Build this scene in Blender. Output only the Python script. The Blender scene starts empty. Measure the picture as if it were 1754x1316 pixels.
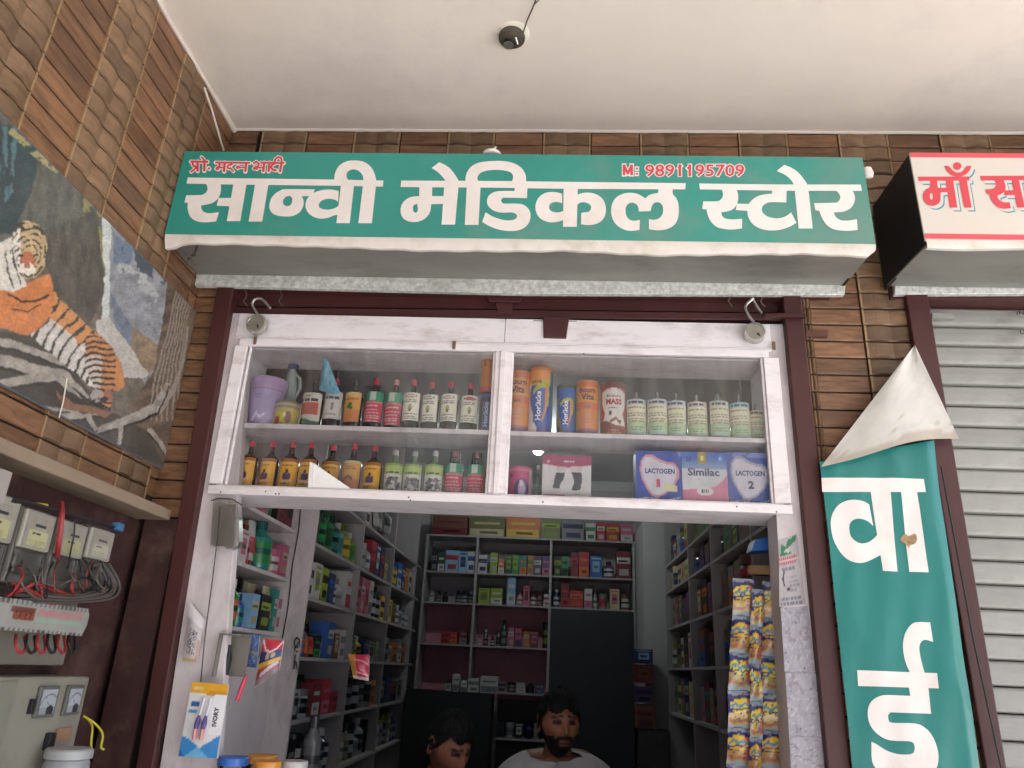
import bpy, bmesh, math, random
import numpy as np
from math import sin, cos, pi, radians, sqrt, exp, hypot, atan2
from mathutils import Vector, Matrix, geometry

random.seed(7); rng = np.random.RandomState(7)
S = bpy.context.scene
COL = S.collection

# ------------------------------------------------------------------ camera
FPX, CX, CY = 1284.5, 877.0, 658.0
CAM = np.array([0.0, -2.2, 1.5])
def cam_axes(y, p, r):
    f = np.array([sin(y)*cos(p), cos(y)*cos(p), sin(p)]); ri = np.array([cos(y), -sin(y), 0.0]); up = np.cross(ri, f)
    c, s = cos(r), sin(r)
    return np.array([c*ri+s*up, -s*ri+c*up, f])
AX = cam_axes(radians(-3.7513), radians(20.8706), radians(2.7946))
cd = bpy.data.cameras.new('camera'); camo = bpy.data.objects.new('camera', cd); COL.objects.link(camo)
m = Matrix.Identity(4)
for i in range(3):
    m[i][0] = AX[0][i]; m[i][1] = AX[1][i]; m[i][2] = -AX[2][i]; m[i][3] = CAM[i]
camo.matrix_world = m
cd.sensor_width = 36; cd.lens = FPX*36/1754; cd.clip_start = 0.05; cd.clip_end = 500
S.camera = camo

# ------------------------------------------------------------------ light
W = bpy.data.worlds.new('World'); S.world = W; W.use_nodes = True
nt = W.node_tree; bg = nt.nodes['Background']
sky = nt.nodes.new('ShaderNodeTexSky'); sky.sky_type = 'NISHITA'; sky.sun_disc = False
SUN_EL, SUN_AZ = radians(59), radians(164)      # azimuth clockwise from +Y: the sun stands behind the camera
sky.sun_elevation = SUN_EL; sky.sun_rotation = SUN_AZ; sky.air_density = 1.0; sky.dust_density = 1.5; sky.ozone_density = 1.0
nt.links.new(sky.outputs[0], bg.inputs[0]); bg.inputs[1].default_value = 0.08
sl = bpy.data.lights.new('sun', 'SUN'); sl.energy = 4.8; sl.angle = radians(0.6); sl.color = (1.0, 0.97, 0.93)
so = bpy.data.objects.new('sun', sl); COL.objects.link(so)
sdir = Vector((sin(SUN_AZ)*cos(SUN_EL), cos(SUN_AZ)*cos(SUN_EL), sin(SUN_EL)))
so.rotation_euler = sdir.to_track_quat('Z', 'Y').to_euler(); so.location = sdir*20
S.view_settings.view_transform = 'Standard'; S.view_settings.look = 'None'
S.view_settings.exposure = 2.8; S.view_settings.gamma = 1.0; S.view_settings.use_curve_mapping = False
S.render.engine = 'CYCLES'
S.cycles.use_denoising = True; S.cycles.max_bounces = 9; S.cycles.diffuse_bounces = 6; S.cycles.glossy_bounces = 4
S.cycles.transmission_bounces = 6; S.cycles.transparent_max_bounces = 12
S.cycles.sample_clamp_indirect = 6; S.cycles.caustics_reflective = False; S.cycles.caustics_refractive = False

# ------------------------------------------------------------------ geometry of the place
def ray(x, y): return AX.T @ np.array([(x-CX)/FPX, -(y-CY)/FPX, 1.0])
def PY(x, y, Y=0.0):
    d = ray(x, y); return Vector(CAM + d*((Y-CAM[1])/d[1]))
def PX(x, y, X):
    d = ray(x, y); return Vector(CAM + d*((X-CAM[0])/d[0]))
def PZ(x, y, Z):
    d = ray(x, y); return Vector(CAM + d*((Z-CAM[2])/d[2]))
def pix(p):
    q = AX @ (np.array(p)-CAM); return q[0]/q[2]*FPX+CX, CY-q[1]/q[2]*FPX
XL = -1.2228            # left side wall
ZC = 3.319              # porch ceiling
SHELF_Z, BOT_Z = 2.192, 1.985

def lin(c):
    if isinstance(c, str):
        c = [int(c[i:i+2], 16)/255 for i in (0, 2, 4)]
    return tuple(((v/12.92) if v <= .04045 else ((v+.055)/1.055)**2.4) for v in c[:3])

# ------------------------------------------------------------------ materials
MATS = {}
def new_mat(name):
    m = bpy.data.materials.new(name); m.use_nodes = True
    return m, m.node_tree.nodes, m.node_tree.links, m.node_tree.nodes['Principled BSDF']
def mat(name, col, rough=.6, metal=0.0, var=.12, scale=6.0, bump=0.0, bscale=60.0, dirt=None, dirt_amt=.5, dscale=3.0, stretch=(1, 1, 1), coat=0.0, spec=.5, emit=None, rnd=0.0, sub=0.0):
    """procedural surface: base colour with two scales of noise, optional dirt stains and bump"""
    if name in MATS: return MATS[name]
    m, N, L, B = new_mat(name); col = lin(col)
    tc = N.new('ShaderNodeTexCoord'); mp = N.new('ShaderNodeMapping'); mp.inputs['Scale'].default_value = stretch
    L.new(tc.outputs['Object'], mp.inputs[0])
    n1 = N.new('ShaderNodeTexNoise'); n1.inputs['Scale'].default_value = scale; n1.inputs['Detail'].default_value = 6; n1.inputs['Roughness'].default_value = .62
    L.new(mp.outputs[0], n1.inputs['Vector'])
    r1 = N.new('ShaderNodeMapRange'); r1.inputs['From Min'].default_value = .25; r1.inputs['From Max'].default_value = .75
    r1.inputs['To Min'].default_value = 1-var; r1.inputs['To Max'].default_value = 1+var
    L.new(n1.outputs[0], r1.inputs[0])
    vm = N.new('ShaderNodeVectorMath'); vm.operation = 'SCALE'; vm.inputs[0].default_value = col
    last = r1.outputs[0]
    if rnd:
        oi = N.new('ShaderNodeObjectInfo'); rr = N.new('ShaderNodeMapRange'); rr.inputs['To Min'].default_value = 1-rnd; rr.inputs['To Max'].default_value = 1+rnd
        L.new(oi.outputs['Random'], rr.inputs[0]); mm = N.new('ShaderNodeMath'); mm.operation = 'MULTIPLY'
        L.new(last, mm.inputs[0]); L.new(rr.outputs[0], mm.inputs[1]); last = mm.outputs[0]
    L.new(last, vm.inputs['Scale']); out = vm.outputs[0]
    if dirt:
        n2 = N.new('ShaderNodeTexNoise'); n2.inputs['Scale'].default_value = dscale; n2.inputs['Detail'].default_value = 9; n2.inputs['Roughness'].default_value = .7
        L.new(mp.outputs[0], n2.inputs['Vector'])
        cr = N.new('ShaderNodeMapRange'); cr.inputs['From Min'].default_value = .5; cr.inputs['From Max'].default_value = .72; cr.inputs['To Max'].default_value = dirt_amt
        L.new(n2.outputs[0], cr.inputs[0])
        mx = N.new('ShaderNodeMix'); mx.data_type = 'RGBA'; mx.inputs['B'].default_value = (*lin(dirt), 1)
        L.new(cr.outputs[0], mx.inputs['Factor']); L.new(out, mx.inputs['A']); out = mx.outputs['Result']
    L.new(out, B.inputs['Base Color'])
    B.inputs['Roughness'].default_value = rough; B.inputs['Metallic'].default_value = metal
    B.inputs['Specular IOR Level'].default_value = spec; B.inputs['Coat Weight'].default_value = coat
    if sub: B.inputs['Subsurface Weight'].default_value = sub; B.inputs['Subsurface Scale'].default_value = .02
    if bump:
        n3 = N.new('ShaderNodeTexNoise'); n3.inputs['Scale'].default_value = bscale; n3.inputs['Detail'].default_value = 4
        L.new(mp.outputs[0], n3.inputs['Vector'])
        bp = N.new('ShaderNodeBump'); bp.inputs['Strength'].default_value = bump; bp.inputs['Distance'].default_value = .004
        L.new(n3.outputs[0], bp.inputs['Height']); L.new(bp.outputs[0], B.inputs['Normal'])
    if emit:
        B.inputs['Emission Color'].default_value = (*lin(emit[0]), 1); B.inputs['Emission Strength'].default_value = emit[1]
    MATS[name] = m; return m
def vcmat(name, rough=.5, var=.10, coat=0.0, metal=0.0, scale=25, spec=.5, bump=0.0, alpha=1.0):
    """printed or painted surface: colour comes from the mesh's own colour layer, with fine wear"""
    if name in MATS: return MATS[name]
    m, N, L, B = new_mat(name)
    at = N.new('ShaderNodeVertexColor'); at.layer_name = 'Col'
    tc = N.new('ShaderNodeTexCoord'); n1 = N.new('ShaderNodeTexNoise'); n1.inputs['Scale'].default_value = scale; n1.inputs['Detail'].default_value = 5
    L.new(tc.outputs['Object'], n1.inputs['Vector'])
    r1 = N.new('ShaderNodeMapRange'); r1.inputs['From Min'].default_value = .25; r1.inputs['From Max'].default_value = .75
    r1.inputs['To Min'].default_value = 1-var; r1.inputs['To Max'].default_value = 1+var; L.new(n1.outputs[0], r1.inputs[0])
    vm = N.new('ShaderNodeVectorMath'); vm.operation = 'SCALE'; L.new(at.outputs[0], vm.inputs[0]); L.new(r1.outputs[0], vm.inputs['Scale'])
    L.new(vm.outputs[0], B.inputs['Base Color']); B.inputs['Roughness'].default_value = rough; B.inputs['Coat Weight'].default_value = coat
    B.inputs['Metallic'].default_value = metal; B.inputs['Specular IOR Level'].default_value = spec
    if bump:
        bp = N.new('ShaderNodeBump'); bp.inputs['Strength'].default_value = bump; bp.inputs['Distance'].default_value = .01
        n3 = N.new('ShaderNodeTexNoise'); n3.inputs['Scale'].default_value = 9; L.new(tc.outputs['Object'], n3.inputs['Vector'])
        L.new(n3.outputs[0], bp.inputs['Height']); L.new(bp.outputs[0], B.inputs['Normal'])
    MATS[name] = m; return m
def glassmat(name, tint=(1, 1, 1), rough=.02, refl=1.0, haze=0.0):
    """clear sheet: Fresnel mirror over a clear body, or one with dust haze drawn into streaks that imitate reflections"""
    if name in MATS: return MATS[name]
    m, N, L, B = new_mat(name); N.remove(B); out = N['Material Output']
    tr = N.new('ShaderNodeBsdfTransparent'); tr.inputs[0].default_value = (*tint, 1)
    gl = N.new('ShaderNodeBsdfGlossy'); gl.inputs['Roughness'].default_value = rough
    fr = N.new('ShaderNodeFresnel'); fr.inputs[0].default_value = 1.5
    mu = N.new('ShaderNodeMath'); mu.operation = 'MULTIPLY'; mu.inputs[1].default_value = refl; L.new(fr.outputs[0], mu.inputs[0])
    mx = N.new('ShaderNodeMixShader'); L.new(mu.outputs[0], mx.inputs[0]); L.new(gl.outputs[0], mx.inputs[2])
    if haze:
        df = N.new('ShaderNodeBsdfDiffuse'); df.inputs[0].default_value = (.5, .48, .45, 1)
        tc = N.new('ShaderNodeTexCoord'); n1 = N.new('ShaderNodeTexNoise'); n1.inputs['Scale'].default_value = 7; n1.inputs['Detail'].default_value = 8
        mq = N.new('ShaderNodeMapping'); mq.inputs['Rotation'].default_value = (0, radians(28), 0); mq.inputs['Scale'].default_value = (2.6, 1, .35)  # stretches the haze into diagonal streaks, painted reflections on the cabinet panes
        L.new(tc.outputs['Object'], mq.inputs[0]); L.new(mq.outputs[0], n1.inputs['Vector']); r1 = N.new('ShaderNodeMapRange'); r1.inputs['From Min'].default_value = .45; r1.inputs['From Max'].default_value = .75
        r1.inputs['To Min'].default_value = haze*.08; r1.inputs['To Max'].default_value = haze*1.6; L.new(n1.outputs[0], r1.inputs[0])
        m2 = N.new('ShaderNodeMixShader'); L.new(r1.outputs[0], m2.inputs[0]); L.new(tr.outputs[0], m2.inputs[1]); L.new(df.outputs[0], m2.inputs[2])
        L.new(m2.outputs[0], mx.inputs[1])
    else:
        L.new(tr.outputs[0], mx.inputs[1])
    L.new(mx.outputs[0], out.inputs[0]); MATS[name] = m; return m

M_PLASTER = mat('ceiling_plaster', 'dacfc4', .85, var=.07, scale=1.3, bump=.3, bscale=22, dirt='b3a3a8', dirt_amt=.45, dscale=1.1)
M_CONC = mat('concrete', 'a9a8a6', .9, var=.15, scale=2.5, bump=.4, bscale=25, dirt='7d766c', dirt_amt=.6, dscale=1.2)
M_ROAD = mat('lane_surface', 'b4b3b2', .95, var=.2, scale=1.5, bump=.5, bscale=20, dirt='8c8375', dirt_amt=.5)
M_GROUT = mat('tile_backing', '1f1915', .9, var=.2, scale=20)
M_MAROON = mat('maroon_paint', '431f1e', .5, var=.16, scale=7, bump=.12, bscale=40, dirt='553733', dirt_amt=.4, dscale=5, stretch=(1, 1, .25))
M_MAROON_WALL = mat('maroon_wall_paint', '3a201e', .7, var=.4, scale=8, bump=.5, bscale=30, dirt='6b5348', dirt_amt=.75, dscale=5)
M_WHITE = mat('white_painted_wood', 'e6dfe1', .5, var=.05, scale=5, bump=.25, bscale=35, dirt='8c7a70', dirt_amt=.5, dscale=11, stretch=(.5, 1, 1.6))
M_WHITE2 = mat('old_white_laminate', 'cbc1c3', .5, var=.09, scale=4, dirt='7c706c', dirt_amt=.6, dscale=6, stretch=(1, 1, .4))
M_SHOPW = mat('shop_wall_paint', 'b9b6b8', .7, var=.08, scale=3)
M_PINK = mat('pink_laminate', 'c88796', .5, var=.15, scale=3)
M_DARKDOOR = mat('dark_door_laminate', '2c2b30', .5, var=.12, scale=3)
M_GALV = mat('galvanised_steel', 'dadcd6', .38, metal=.3, var=.42, scale=70, bump=.1, bscale=80, dirt='8f8c78', dirt_amt=.45, dscale=6)
M_SOFFIT = mat('dull_grey_sheet', '88867f', .5, metal=.3, var=.16, scale=8, dirt='55524a', dirt_amt=.6, dscale=5, stretch=(.4, 1, 1))
M_SLAT = mat('grey_shutter_paint', '989792', .5, metal=.15, var=.14, scale=9, bump=.25, bscale=40, dirt='625a4c', dirt_amt=.7, dscale=6, stretch=(.5, 1, 1), rnd=.09)
M_BLACKBOX = mat('black_side_panel', '14100f', .7, var=.2)
M_DARK = mat('dark_rubber', '17151a', .55, var=.15)
M_STEEL = mat('bright_steel', 'c9c6c0', .3, metal=.9, var=.12, scale=20)
M_BRASSY = mat('old_bulb_holder', '4a4238', .5, var=.3, scale=40)
M_WIRE_W = mat('white_wire', 'd0c9bd', .6)
M_WIRE_G = mat('grey_wire', '544c47', .6, rnd=.3)
M_WIRE_R = mat('red_wire', '84292c', .5, rnd=.2)
M_WIRE_K = mat('black_wire', '1b181a', .5)
M_WIRE_Y = mat('yellow_wire', 'c8bd3a', .5)
M_TEAL = mat('green_flex_print', '2f8d81', .42, var=.10, scale=4.0, dirt='6a8a7e', dirt_amt=1.0, dscale=1.6, coat=.12, bump=.15, bscale=9)
M_FLEXW = mat('white_flex', 'ddd6cf', .5, var=.07, scale=10, dirt='a09166', dirt_amt=.5, dscale=7)
M_BANNER = mat('banner_flex_print', '1c7771', .38, var=.10, scale=3.0, dirt='37867c', dirt_amt=.6, dscale=3, coat=.2, bump=.35, bscale=5, stretch=(1.6, 1, .5))
M_LETW = mat('white_print', 'e6deda', .45, var=.05, scale=8, dirt='c9bba6', dirt_amt=.5, dscale=6)
M_RED = mat('red_print', 'cc4550', .45, var=.05)
M_REDLINE = mat('red_line_print', 'd1525c', .45, var=.05)
M_CREAM = mat('cream_flex', 'cfc7bf', .5, var=.06, scale=6, dirt='c0b08a', dirt_amt=.3)
M_TEALSH = mat('teal_shadow_print', '3e8fa5', .5)
M_LEDGE = mat('ledge_stone', '8d7b69', .75, var=.15, scale=7, bump=.3, dirt='5a4a3d', dirt_amt=.5)
M_GLASS = glassmat('cabinet_glass', refl=.72, haze=.07)
M_CLEAR = glassmat('clear_plastic', tint=(.92, .94, .92), rough=.12, haze=.12)
VC = vcmat('printed_paper', .5)
VCG = vcmat('glossy_print', .28, coat=.25)
VCS = vcmat('poster_print', .38, var=.06, coat=.3, bump=.12)
VCSKIN = vcmat('skin', .55, var=.05)

# tiles: baked-on wood and weave print, relief is geometry
def tile_mat(name, base, dark, sc):
    m, N, L, B = new_mat(name)
    tc = N.new('ShaderNodeTexCoord'); oi = N.new('ShaderNodeObjectInfo'); ad = N.new('ShaderNodeVectorMath'); ad.operation = 'MULTIPLY_ADD'
    L.new(oi.outputs['Location'], ad.inputs[0]); ad.inputs[1].default_value = (7.3, 5.1, 11.7); L.new(tc.outputs['Object'], ad.inputs[2])
    mp = N.new('ShaderNodeMapping'); mp.inputs['Scale'].default_value = sc; L.new(ad.outputs[0], mp.inputs[0])
    n1 = N.new('ShaderNodeTexNoise'); n1.inputs['Scale'].default_value = 1.0; n1.inputs['Detail'].default_value = 7; n1.inputs['Roughness'].default_value = .65
    n1.inputs['Distortion'].default_value = .6; L.new(mp.outputs[0], n1.inputs['Vector'])
    cr = N.new('ShaderNodeValToRGB'); cr.color_ramp.elements[0].position = .3; cr.color_ramp.elements[0].color = (*lin(dark), 1)
    cr.color_ramp.elements[1].position = .68; cr.color_ramp.elements[1].color = (*lin(base), 1); L.new(n1.outputs[0], cr.inputs[0])
    rr = N.new('ShaderNodeMapRange'); rr.inputs['To Min'].default_value = .72; rr.inputs['To Max'].default_value = 1.22; L.new(oi.outputs['Random'], rr.inputs[0])
    vm = N.new('ShaderNodeVectorMath'); vm.operation = 'SCALE'; L.new(cr.outputs[0], vm.inputs[0]); L.new(rr.outputs[0], vm.inputs['Scale'])
    L.new(vm.outputs[0], B.inputs['Base Color']); B.inputs['Roughness'].default_value = .42
    bp = N.new('ShaderNodeBump'); bp.inputs['Strength'].default_value = .25; bp.inputs['Distance'].default_value = .003
    L.new(n1.outputs[0], bp.inputs['Height']); L.new(bp.outputs[0], B.inputs['Normal'])
    MATS[name] = m; return m
M_TWOOD = tile_mat('wood_print_tile', '8d6649', '543b2b', (9, 9, 60))
M_TWEAVE = tile_mat('weave_print_tile', '84684f', '614b38', (7, 7, 34))
M_TEDGE = mat('tile_ridge_print', '95795a', .45, var=.2, scale=30)

# ------------------------------------------------------------------ mesh building
class MB:
    def __init__(s): s.v = []; s.f = []; s.m = []; s.c = []; s.cur = 0; s.col = None; s.sm = []; s.smooth = False
    def add(s, vs, fs, cols=None):
        b = len(s.v); s.v += [tuple(p) for p in vs]
        for i, f in enumerate(fs):
            s.f.append(tuple(b+k for k in f)); s.m.append(s.cur); s.sm.append(s.smooth)
        s.c += (cols if cols is not None else [s.col or (.5, .5, .5)]*len(vs))
        return b
    def box(s, x0, x1, y0, y1, z0, z1):
        s.hexa([(x0, y0, z0), (x1, y0, z0), (x1, y1, z0), (x0, y1, z0), (x0, y0, z1), (x1, y0, z1), (x1, y1, z1), (x0, y1, z1)])
    def hexa(s, p):
        s.add(p, [(0, 3, 2, 1), (4, 5, 6, 7), (0, 1, 5, 4), (1, 2, 6, 5), (2, 3, 7, 6), (3, 0, 4, 7)])
    def prism(s, front, off):
        """front: 3-D outline, off: vector to the back"""
        n = len(front); off = Vector(off); fr = [Vector(p) for p in front]
        s.add([*fr, *[p+off for p in fr]], [tuple(range(n)), tuple(range(2*n-1, n-1, -1))] + [(i, i+n, (i+1) % n+n, (i+1) % n) for i in range(n)])
    def quad(s, a, b, c, d): s.add([a, b, c, d], [(0, 1, 2, 3)])
    def tube(s, path, r, n=8, caps=True):
        path = [Vector(p) for p in path]; rings = []; up = Vector((0.123, .31, .94)).normalized(); rr = r if hasattr(r, '__len__') else [r]*len(path)
        vs = []; pn = None
        for i, p in enumerate(path):
            t = (path[min(i+1, len(path)-1)]-path[max(i-1, 0)])
            if t.length < 1e-9: t = Vector((0, 0, 1))
            t.normalize()
            if pn is None: pn = t.orthogonal().normalized()
            pn = (pn-t*pn.dot(t)); pn = pn.normalized() if pn.length > 1e-6 else t.orthogonal().normalized()
            bn = t.cross(pn)
            vs += [p+(pn*cos(2*pi*k/n)+bn*sin(2*pi*k/n))*rr[i] for k in range(n)]
        fs = [(i*n+k, i*n+(k+1) % n, (i+1)*n+(k+1) % n, (i+1)*n+k) for i in range(len(path)-1) for k in range(n)]
        if caps: fs += [tuple(range(n-1, -1, -1)), tuple((len(path)-1)*n+k for k in range(n))]
        o = s.smooth; s.smooth = True; s.add(vs, fs); s.smooth = o
    def lathe(s, prof, c=(0, 0, 0), n=20, axis='z', sx=1.0, sy=1.0):
        vs = []
        for r, h in prof:
            for k in range(n):
                a = 2*pi*k/n
                if axis == 'z': vs.append((c[0]+r*cos(a)*sx, c[1]+r*sin(a)*sy, c[2]+h))
                elif axis == 'y': vs.append((c[0]+r*cos(a), c[1]+h, c[2]+r*sin(a)))
                else: vs.append((c[0]+h, c[1]+r*cos(a), c[2]+r*sin(a)))
        m = len(prof)
        fl = axis == 'y'
        fs = [((i*n+k, i*n+(k+1) % n, (i+1)*n+(k+1) % n, (i+1)*n+k) if not fl else (i*n+k, (i+1)*n+k, (i+1)*n+(k+1) % n, i*n+(k+1) % n)) for i in range(m-1) for k in range(n)]
        if prof[0][0] > 1e-4: fs.append(tuple(range(n-1, -1, -1)))
        if prof[-1][0] > 1e-4: fs.append(tuple((m-1)*n+k for k in range(n)))
        o = s.smooth; s.smooth = True; s.add(vs, fs); s.smooth = o

def place(o, parent=None):
    COL.objects.link(o)
    if parent is not None: o.parent = parent
def tag(o, label=None, cat=None, group=None, kind=None):
    if label: o['label'] = label
    if cat: o['category'] = cat
    if group: o['group'] = group
    if kind: o['kind'] = kind
    return o
def emit(name, mb, mats, parent=None, label=None, cat=None, group=None, kind=None, local=False, bevel=0, sharp=40):
    """one mesh object; world coordinates unless local, moved so that its origin is its parent's or its own base"""
    me = bpy.data.meshes.new(name)
    vs = np.array(mb.v, dtype=float)
    if local: off = np.zeros(3)
    elif parent is not None: off = np.array(world_loc(parent))
    else:
        off = np.array([(vs[:, 0].min()+vs[:, 0].max())/2, (vs[:, 1].min()+vs[:, 1].max())/2, vs[:, 2].min()])
    me.from_pydata([tuple(p) for p in (vs-off)], [], mb.f)
    if not isinstance(mats, (list, tuple)): mats = [mats]
    for mm in mats: me.materials.append(mm)
    me.polygons.foreach_set('material_index', mb.m)
    me.polygons.foreach_set('use_smooth', mb.sm)
    ca = me.color_attributes.new('Col', 'FLOAT_COLOR', 'POINT')
    arr = np.ones((len(vs), 4)); arr[:, :3] = np.array(mb.c, dtype=float); ca.data.foreach_set('color', arr.ravel())
    me.update()
    if any(mb.sm): me.set_sharp_from_angle(angle=radians(sharp))
    o = bpy.data.objects.new(name, me)
    if parent is None and not local: o.location = off
    place(o, parent); tag(o, label, cat, group, kind)
    if bevel:
        bm = o.modifiers.new('bevel', 'BEVEL'); bm.width = bevel; bm.segments = 2; bm.limit_method = 'ANGLE'
    return o
def world_loc(o):
    l = Vector(o.location)
    while o.parent is not None: o = o.parent; l = l+Vector(o.location)
    return l
def thing(name, label, cat, loc=(0, 0, 0), rotz=0.0, group=None):
    o = bpy.data.objects.new(name, None); o.location = loc; o.rotation_euler = (0, 0, rotz); o.empty_display_size = .05
    COL.objects.link(o); tag(o, label, cat, group); return o
def clone(root, loc=None, rotz=None, label=None, scale=None):
    c = root.copy(); COL.objects.link(c)
    if loc is not None: c.location = loc
    if rotz is not None: c.rotation_euler = (0, 0, rotz)
    if scale is not None: c.scale = scale
    if label: c['label'] = label
    for ch in list(root.children):
        d = ch.copy(); COL.objects.link(d); d.parent = c
        for g in list(ch.children):
            e = g.copy(); COL.objects.link(e); e.parent = d
    return c

def smooth_poly(pts, corner=48, sub=3):
    """Catmull-Rom through traced points, keeping sharp corners"""
    n = len(pts); P = [Vector((p[0], p[1])) for p in pts]; cor = []
    for i in range(n):
        a = P[i]-P[i-1]; b = P[(i+1) % n]-P[i]
        cor.append(a.length < 1e-6 or b.length < 1e-6 or abs(math.degrees(a.angle_signed(b))) > corner)
    out = []
    for i in range(n):
        p1, p2 = P[i], P[(i+1) % n]
        p0 = P[i-1] if not cor[i] else p1-(p2-p1)*.5
        p3 = P[(i+2) % n] if not cor[(i+1) % n] else p2+(p2-p1)*.5
        out.append(p1)
        if cor[i] and cor[(i+1) % n]: continue
        for k in range(1, sub):
            t = k/sub
            out.append(.5*((2*p1)+(-p0+p2)*t+(2*p0-5*p1+4*p2-p3)*t*t+(-p0+3*p1-3*p2+p3)*t**3))
    return out
def pip(p, poly):
    x, y = p; c = False; j = len(poly)-1
    for i in range(len(poly)):
        xi, yi = poly[i]; xj, yj = poly[j]
        if (yi > y) != (yj > y) and x < (xj-xi)*(y-yi)/(yj-yi)+xi: c = not c
        j = i
    return c
def fill(solids, holes=()):
    """union of solids minus holes -> vertices, triangles"""
    vs = []; es = []
    for poly in list(solids)+list(holes):
        b = len(vs); vs += [Vector((p[0], p[1])) for p in poly]; es += [(b+i, b+(i+1) % len(poly)) for i in range(len(poly))]
    r = geometry.delaunay_2d_cdt(vs, es, [], 0, 1e-5)
    V, F = r[0], r[2]; out = []
    so = [[(p[0], p[1]) for p in q] for q in solids]; ho = [[(p[0], p[1]) for p in q] for q in holes]
    for f in F:
        c = sum((V[k] for k in f), Vector((0, 0)))/len(f)
        if any(pip(c, q) for q in so) and not any(pip(c, q) for q in ho): out.append(tuple(f))
    return V, out
def stroke(pts, w, cap=0.0):
    """thick polyline as quads + joints"""
    P = [Vector((p[0], p[1])) for p in pts]; out = []
    for i in range(len(P)-1):
        d = (P[i+1]-P[i]).normalized(); nn = Vector((-d.y, d.x))*w/2; a = P[i]-d*(w*.25+cap); b = P[i+1]+d*(w*.25+cap)
        out.append([a+nn, b+nn, b-nn, a-nn])
    return out
def flat(mb, V, F, fn, flip=True):
    vs = [fn(v[0], v[1]) for v in V]
    if not F: return
    f0 = F[0]; a, b, c = (Vector(vs[k]) for k in f0[:3])
    n = (b-a).cross(c-a)
    want = Vector(CAM)-a
    mb.add(vs, [f if n.dot(want) > 0 else tuple(reversed(f)) for f in F])

TXT = {}
def text_geo(s, bold=0.0):
    k = (s, bold)
    if k in TXT: return TXT[k]
    cu = bpy.data.curves.new('t', 'FONT'); cu.body = s; cu.size = 1.0; cu.offset = bold; cu.resolution_u = 2; cu.fill_mode = 'FRONT'
    o = bpy.data.objects.new('t', cu); me = bpy.data.meshes.new_from_object(o)
    v = np.array([list(p.co)[:2] for p in me.vertices]); f = [tuple(p.vertices) for p in me.polygons]
    bpy.data.objects.remove(o); bpy.data.curves.remove(cu); bpy.data.meshes.remove(me)
    if len(v): v -= v.min(0); h = v.max(0); v = v/h; asp = h[0]/h[1]
    else: asp = 1
    TXT[k] = (v, f, asp); return TXT[k]
def text_on(mb, s, fn, x, y, w, h, bold=0.0, rot=False, slant=0.0):
    """letters filling a w x h box whose lower left corner is (x, y); fn maps 2-D to 3-D"""
    v, f, asp = text_geo(s, bold)
    if not len(v): return
    if rot: q = [(x+w*(1-b), y+h*a) for a, b in v]
    else: q = [(x+w*a+slant*b*h, y+h*b) for a, b in v]
    mb.add([fn(*p) for p in q], f)

def fbm(x, y, sc, seed=0, oct=4):
    """smooth value noise on arrays"""
    x = np.asarray(x, float)*sc; y = np.asarray(y, float)*sc; r = np.zeros_like(x); a = .5
    for o in range(oct):
        tb = np.random.RandomState(seed+o).rand(256, 256); xi = np.floor(x).astype(int); yi = np.floor(y).astype(int); fx = x-xi; fy = y-yi
        fx = fx*fx*(3-2*fx); fy = fy*fy*(3-2*fy)
        g = lambda i, j: tb[(xi+i) % 256, (yi+j) % 256]
        r += a*((g(0, 0)*(1-fx)+g(1, 0)*fx)*(1-fy)+(g(0, 1)*(1-fx)+g(1, 1)*fx)*fy); x = x*2+17; y = y*2+5; a *= .5
    return r/(1-.5**oct)
def grid(mb, fn, nu, nv, paint):
    """painted sheet: fn(u,v)->3-D, paint(U,V)->(...,3) linear colours, u right v up"""
    u, v = np.meshgrid(np.linspace(0, 1, nu+1), np.linspace(0, 1, nv+1)); c = np.clip(paint(u, v), 0, 1).reshape(-1, 3)
    vs = [fn(a, b) for a, b in zip(u.ravel(), v.ravel())]
    fs = [(j*(nu+1)+i, j*(nu+1)+i+1, (j+1)*(nu+1)+i+1, (j+1)*(nu+1)+i) for j in range(nv) for i in range(nu)]
    mb.add(vs, fs, [tuple(q) for q in c])
def full(U, c): return np.ones(U.shape+(3,))*np.array(lin(c))
def put(img, mask, c):
    c = np.array(lin(c)) if isinstance(c, (str, tuple, list)) else c
    img[mask] = c if c.ndim == 1 else c[mask]
def inpoly(X, Y, poly):
    r = np.zeros(X.shape, bool); j = len(poly)-1
    for i in range(len(poly)):
        xi, yi = poly[i]; xj, yj = poly[j]
        with np.errstate(divide='ignore', invalid='ignore'):
            r ^= ((yi > Y) != (yj > Y)) & (X < (xj-xi)*(Y-yi)/((yj-yi) if yj != yi else 1e-9)+xi)
        j = i
    return r
def near(X, Y, pts, w):
    """mask of points within w (may vary along the line) of a polyline"""
    r = np.zeros(X.shape, bool)
    for i in range(len(pts)-1):
        x0, y0 = pts[i]; x1, y1 = pts[i+1]; dx, dy = x1-x0, y1-y0; L2 = dx*dx+dy*dy+1e-9
        t = np.clip(((X-x0)*dx+(Y-y0)*dy)/L2, 0, 1); ww = w if not hasattr(w, '__len__') else w[i]+(w[i+1]-w[i])*t
        r |= (X-x0-t*dx)**2+(Y-y0-t*dy)**2 < np.square(ww)
    return r
ORD = ['first', 'second', 'third', 'fourth', 'fifth', 'sixth', 'seventh', 'eighth', 'ninth', 'tenth', 'eleventh', 'twelfth', 'thirteenth', 'fourteenth', 'fifteenth', 'sixteenth', 'seventeenth', 'eighteenth', 'nineteenth', 'twentieth']

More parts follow.
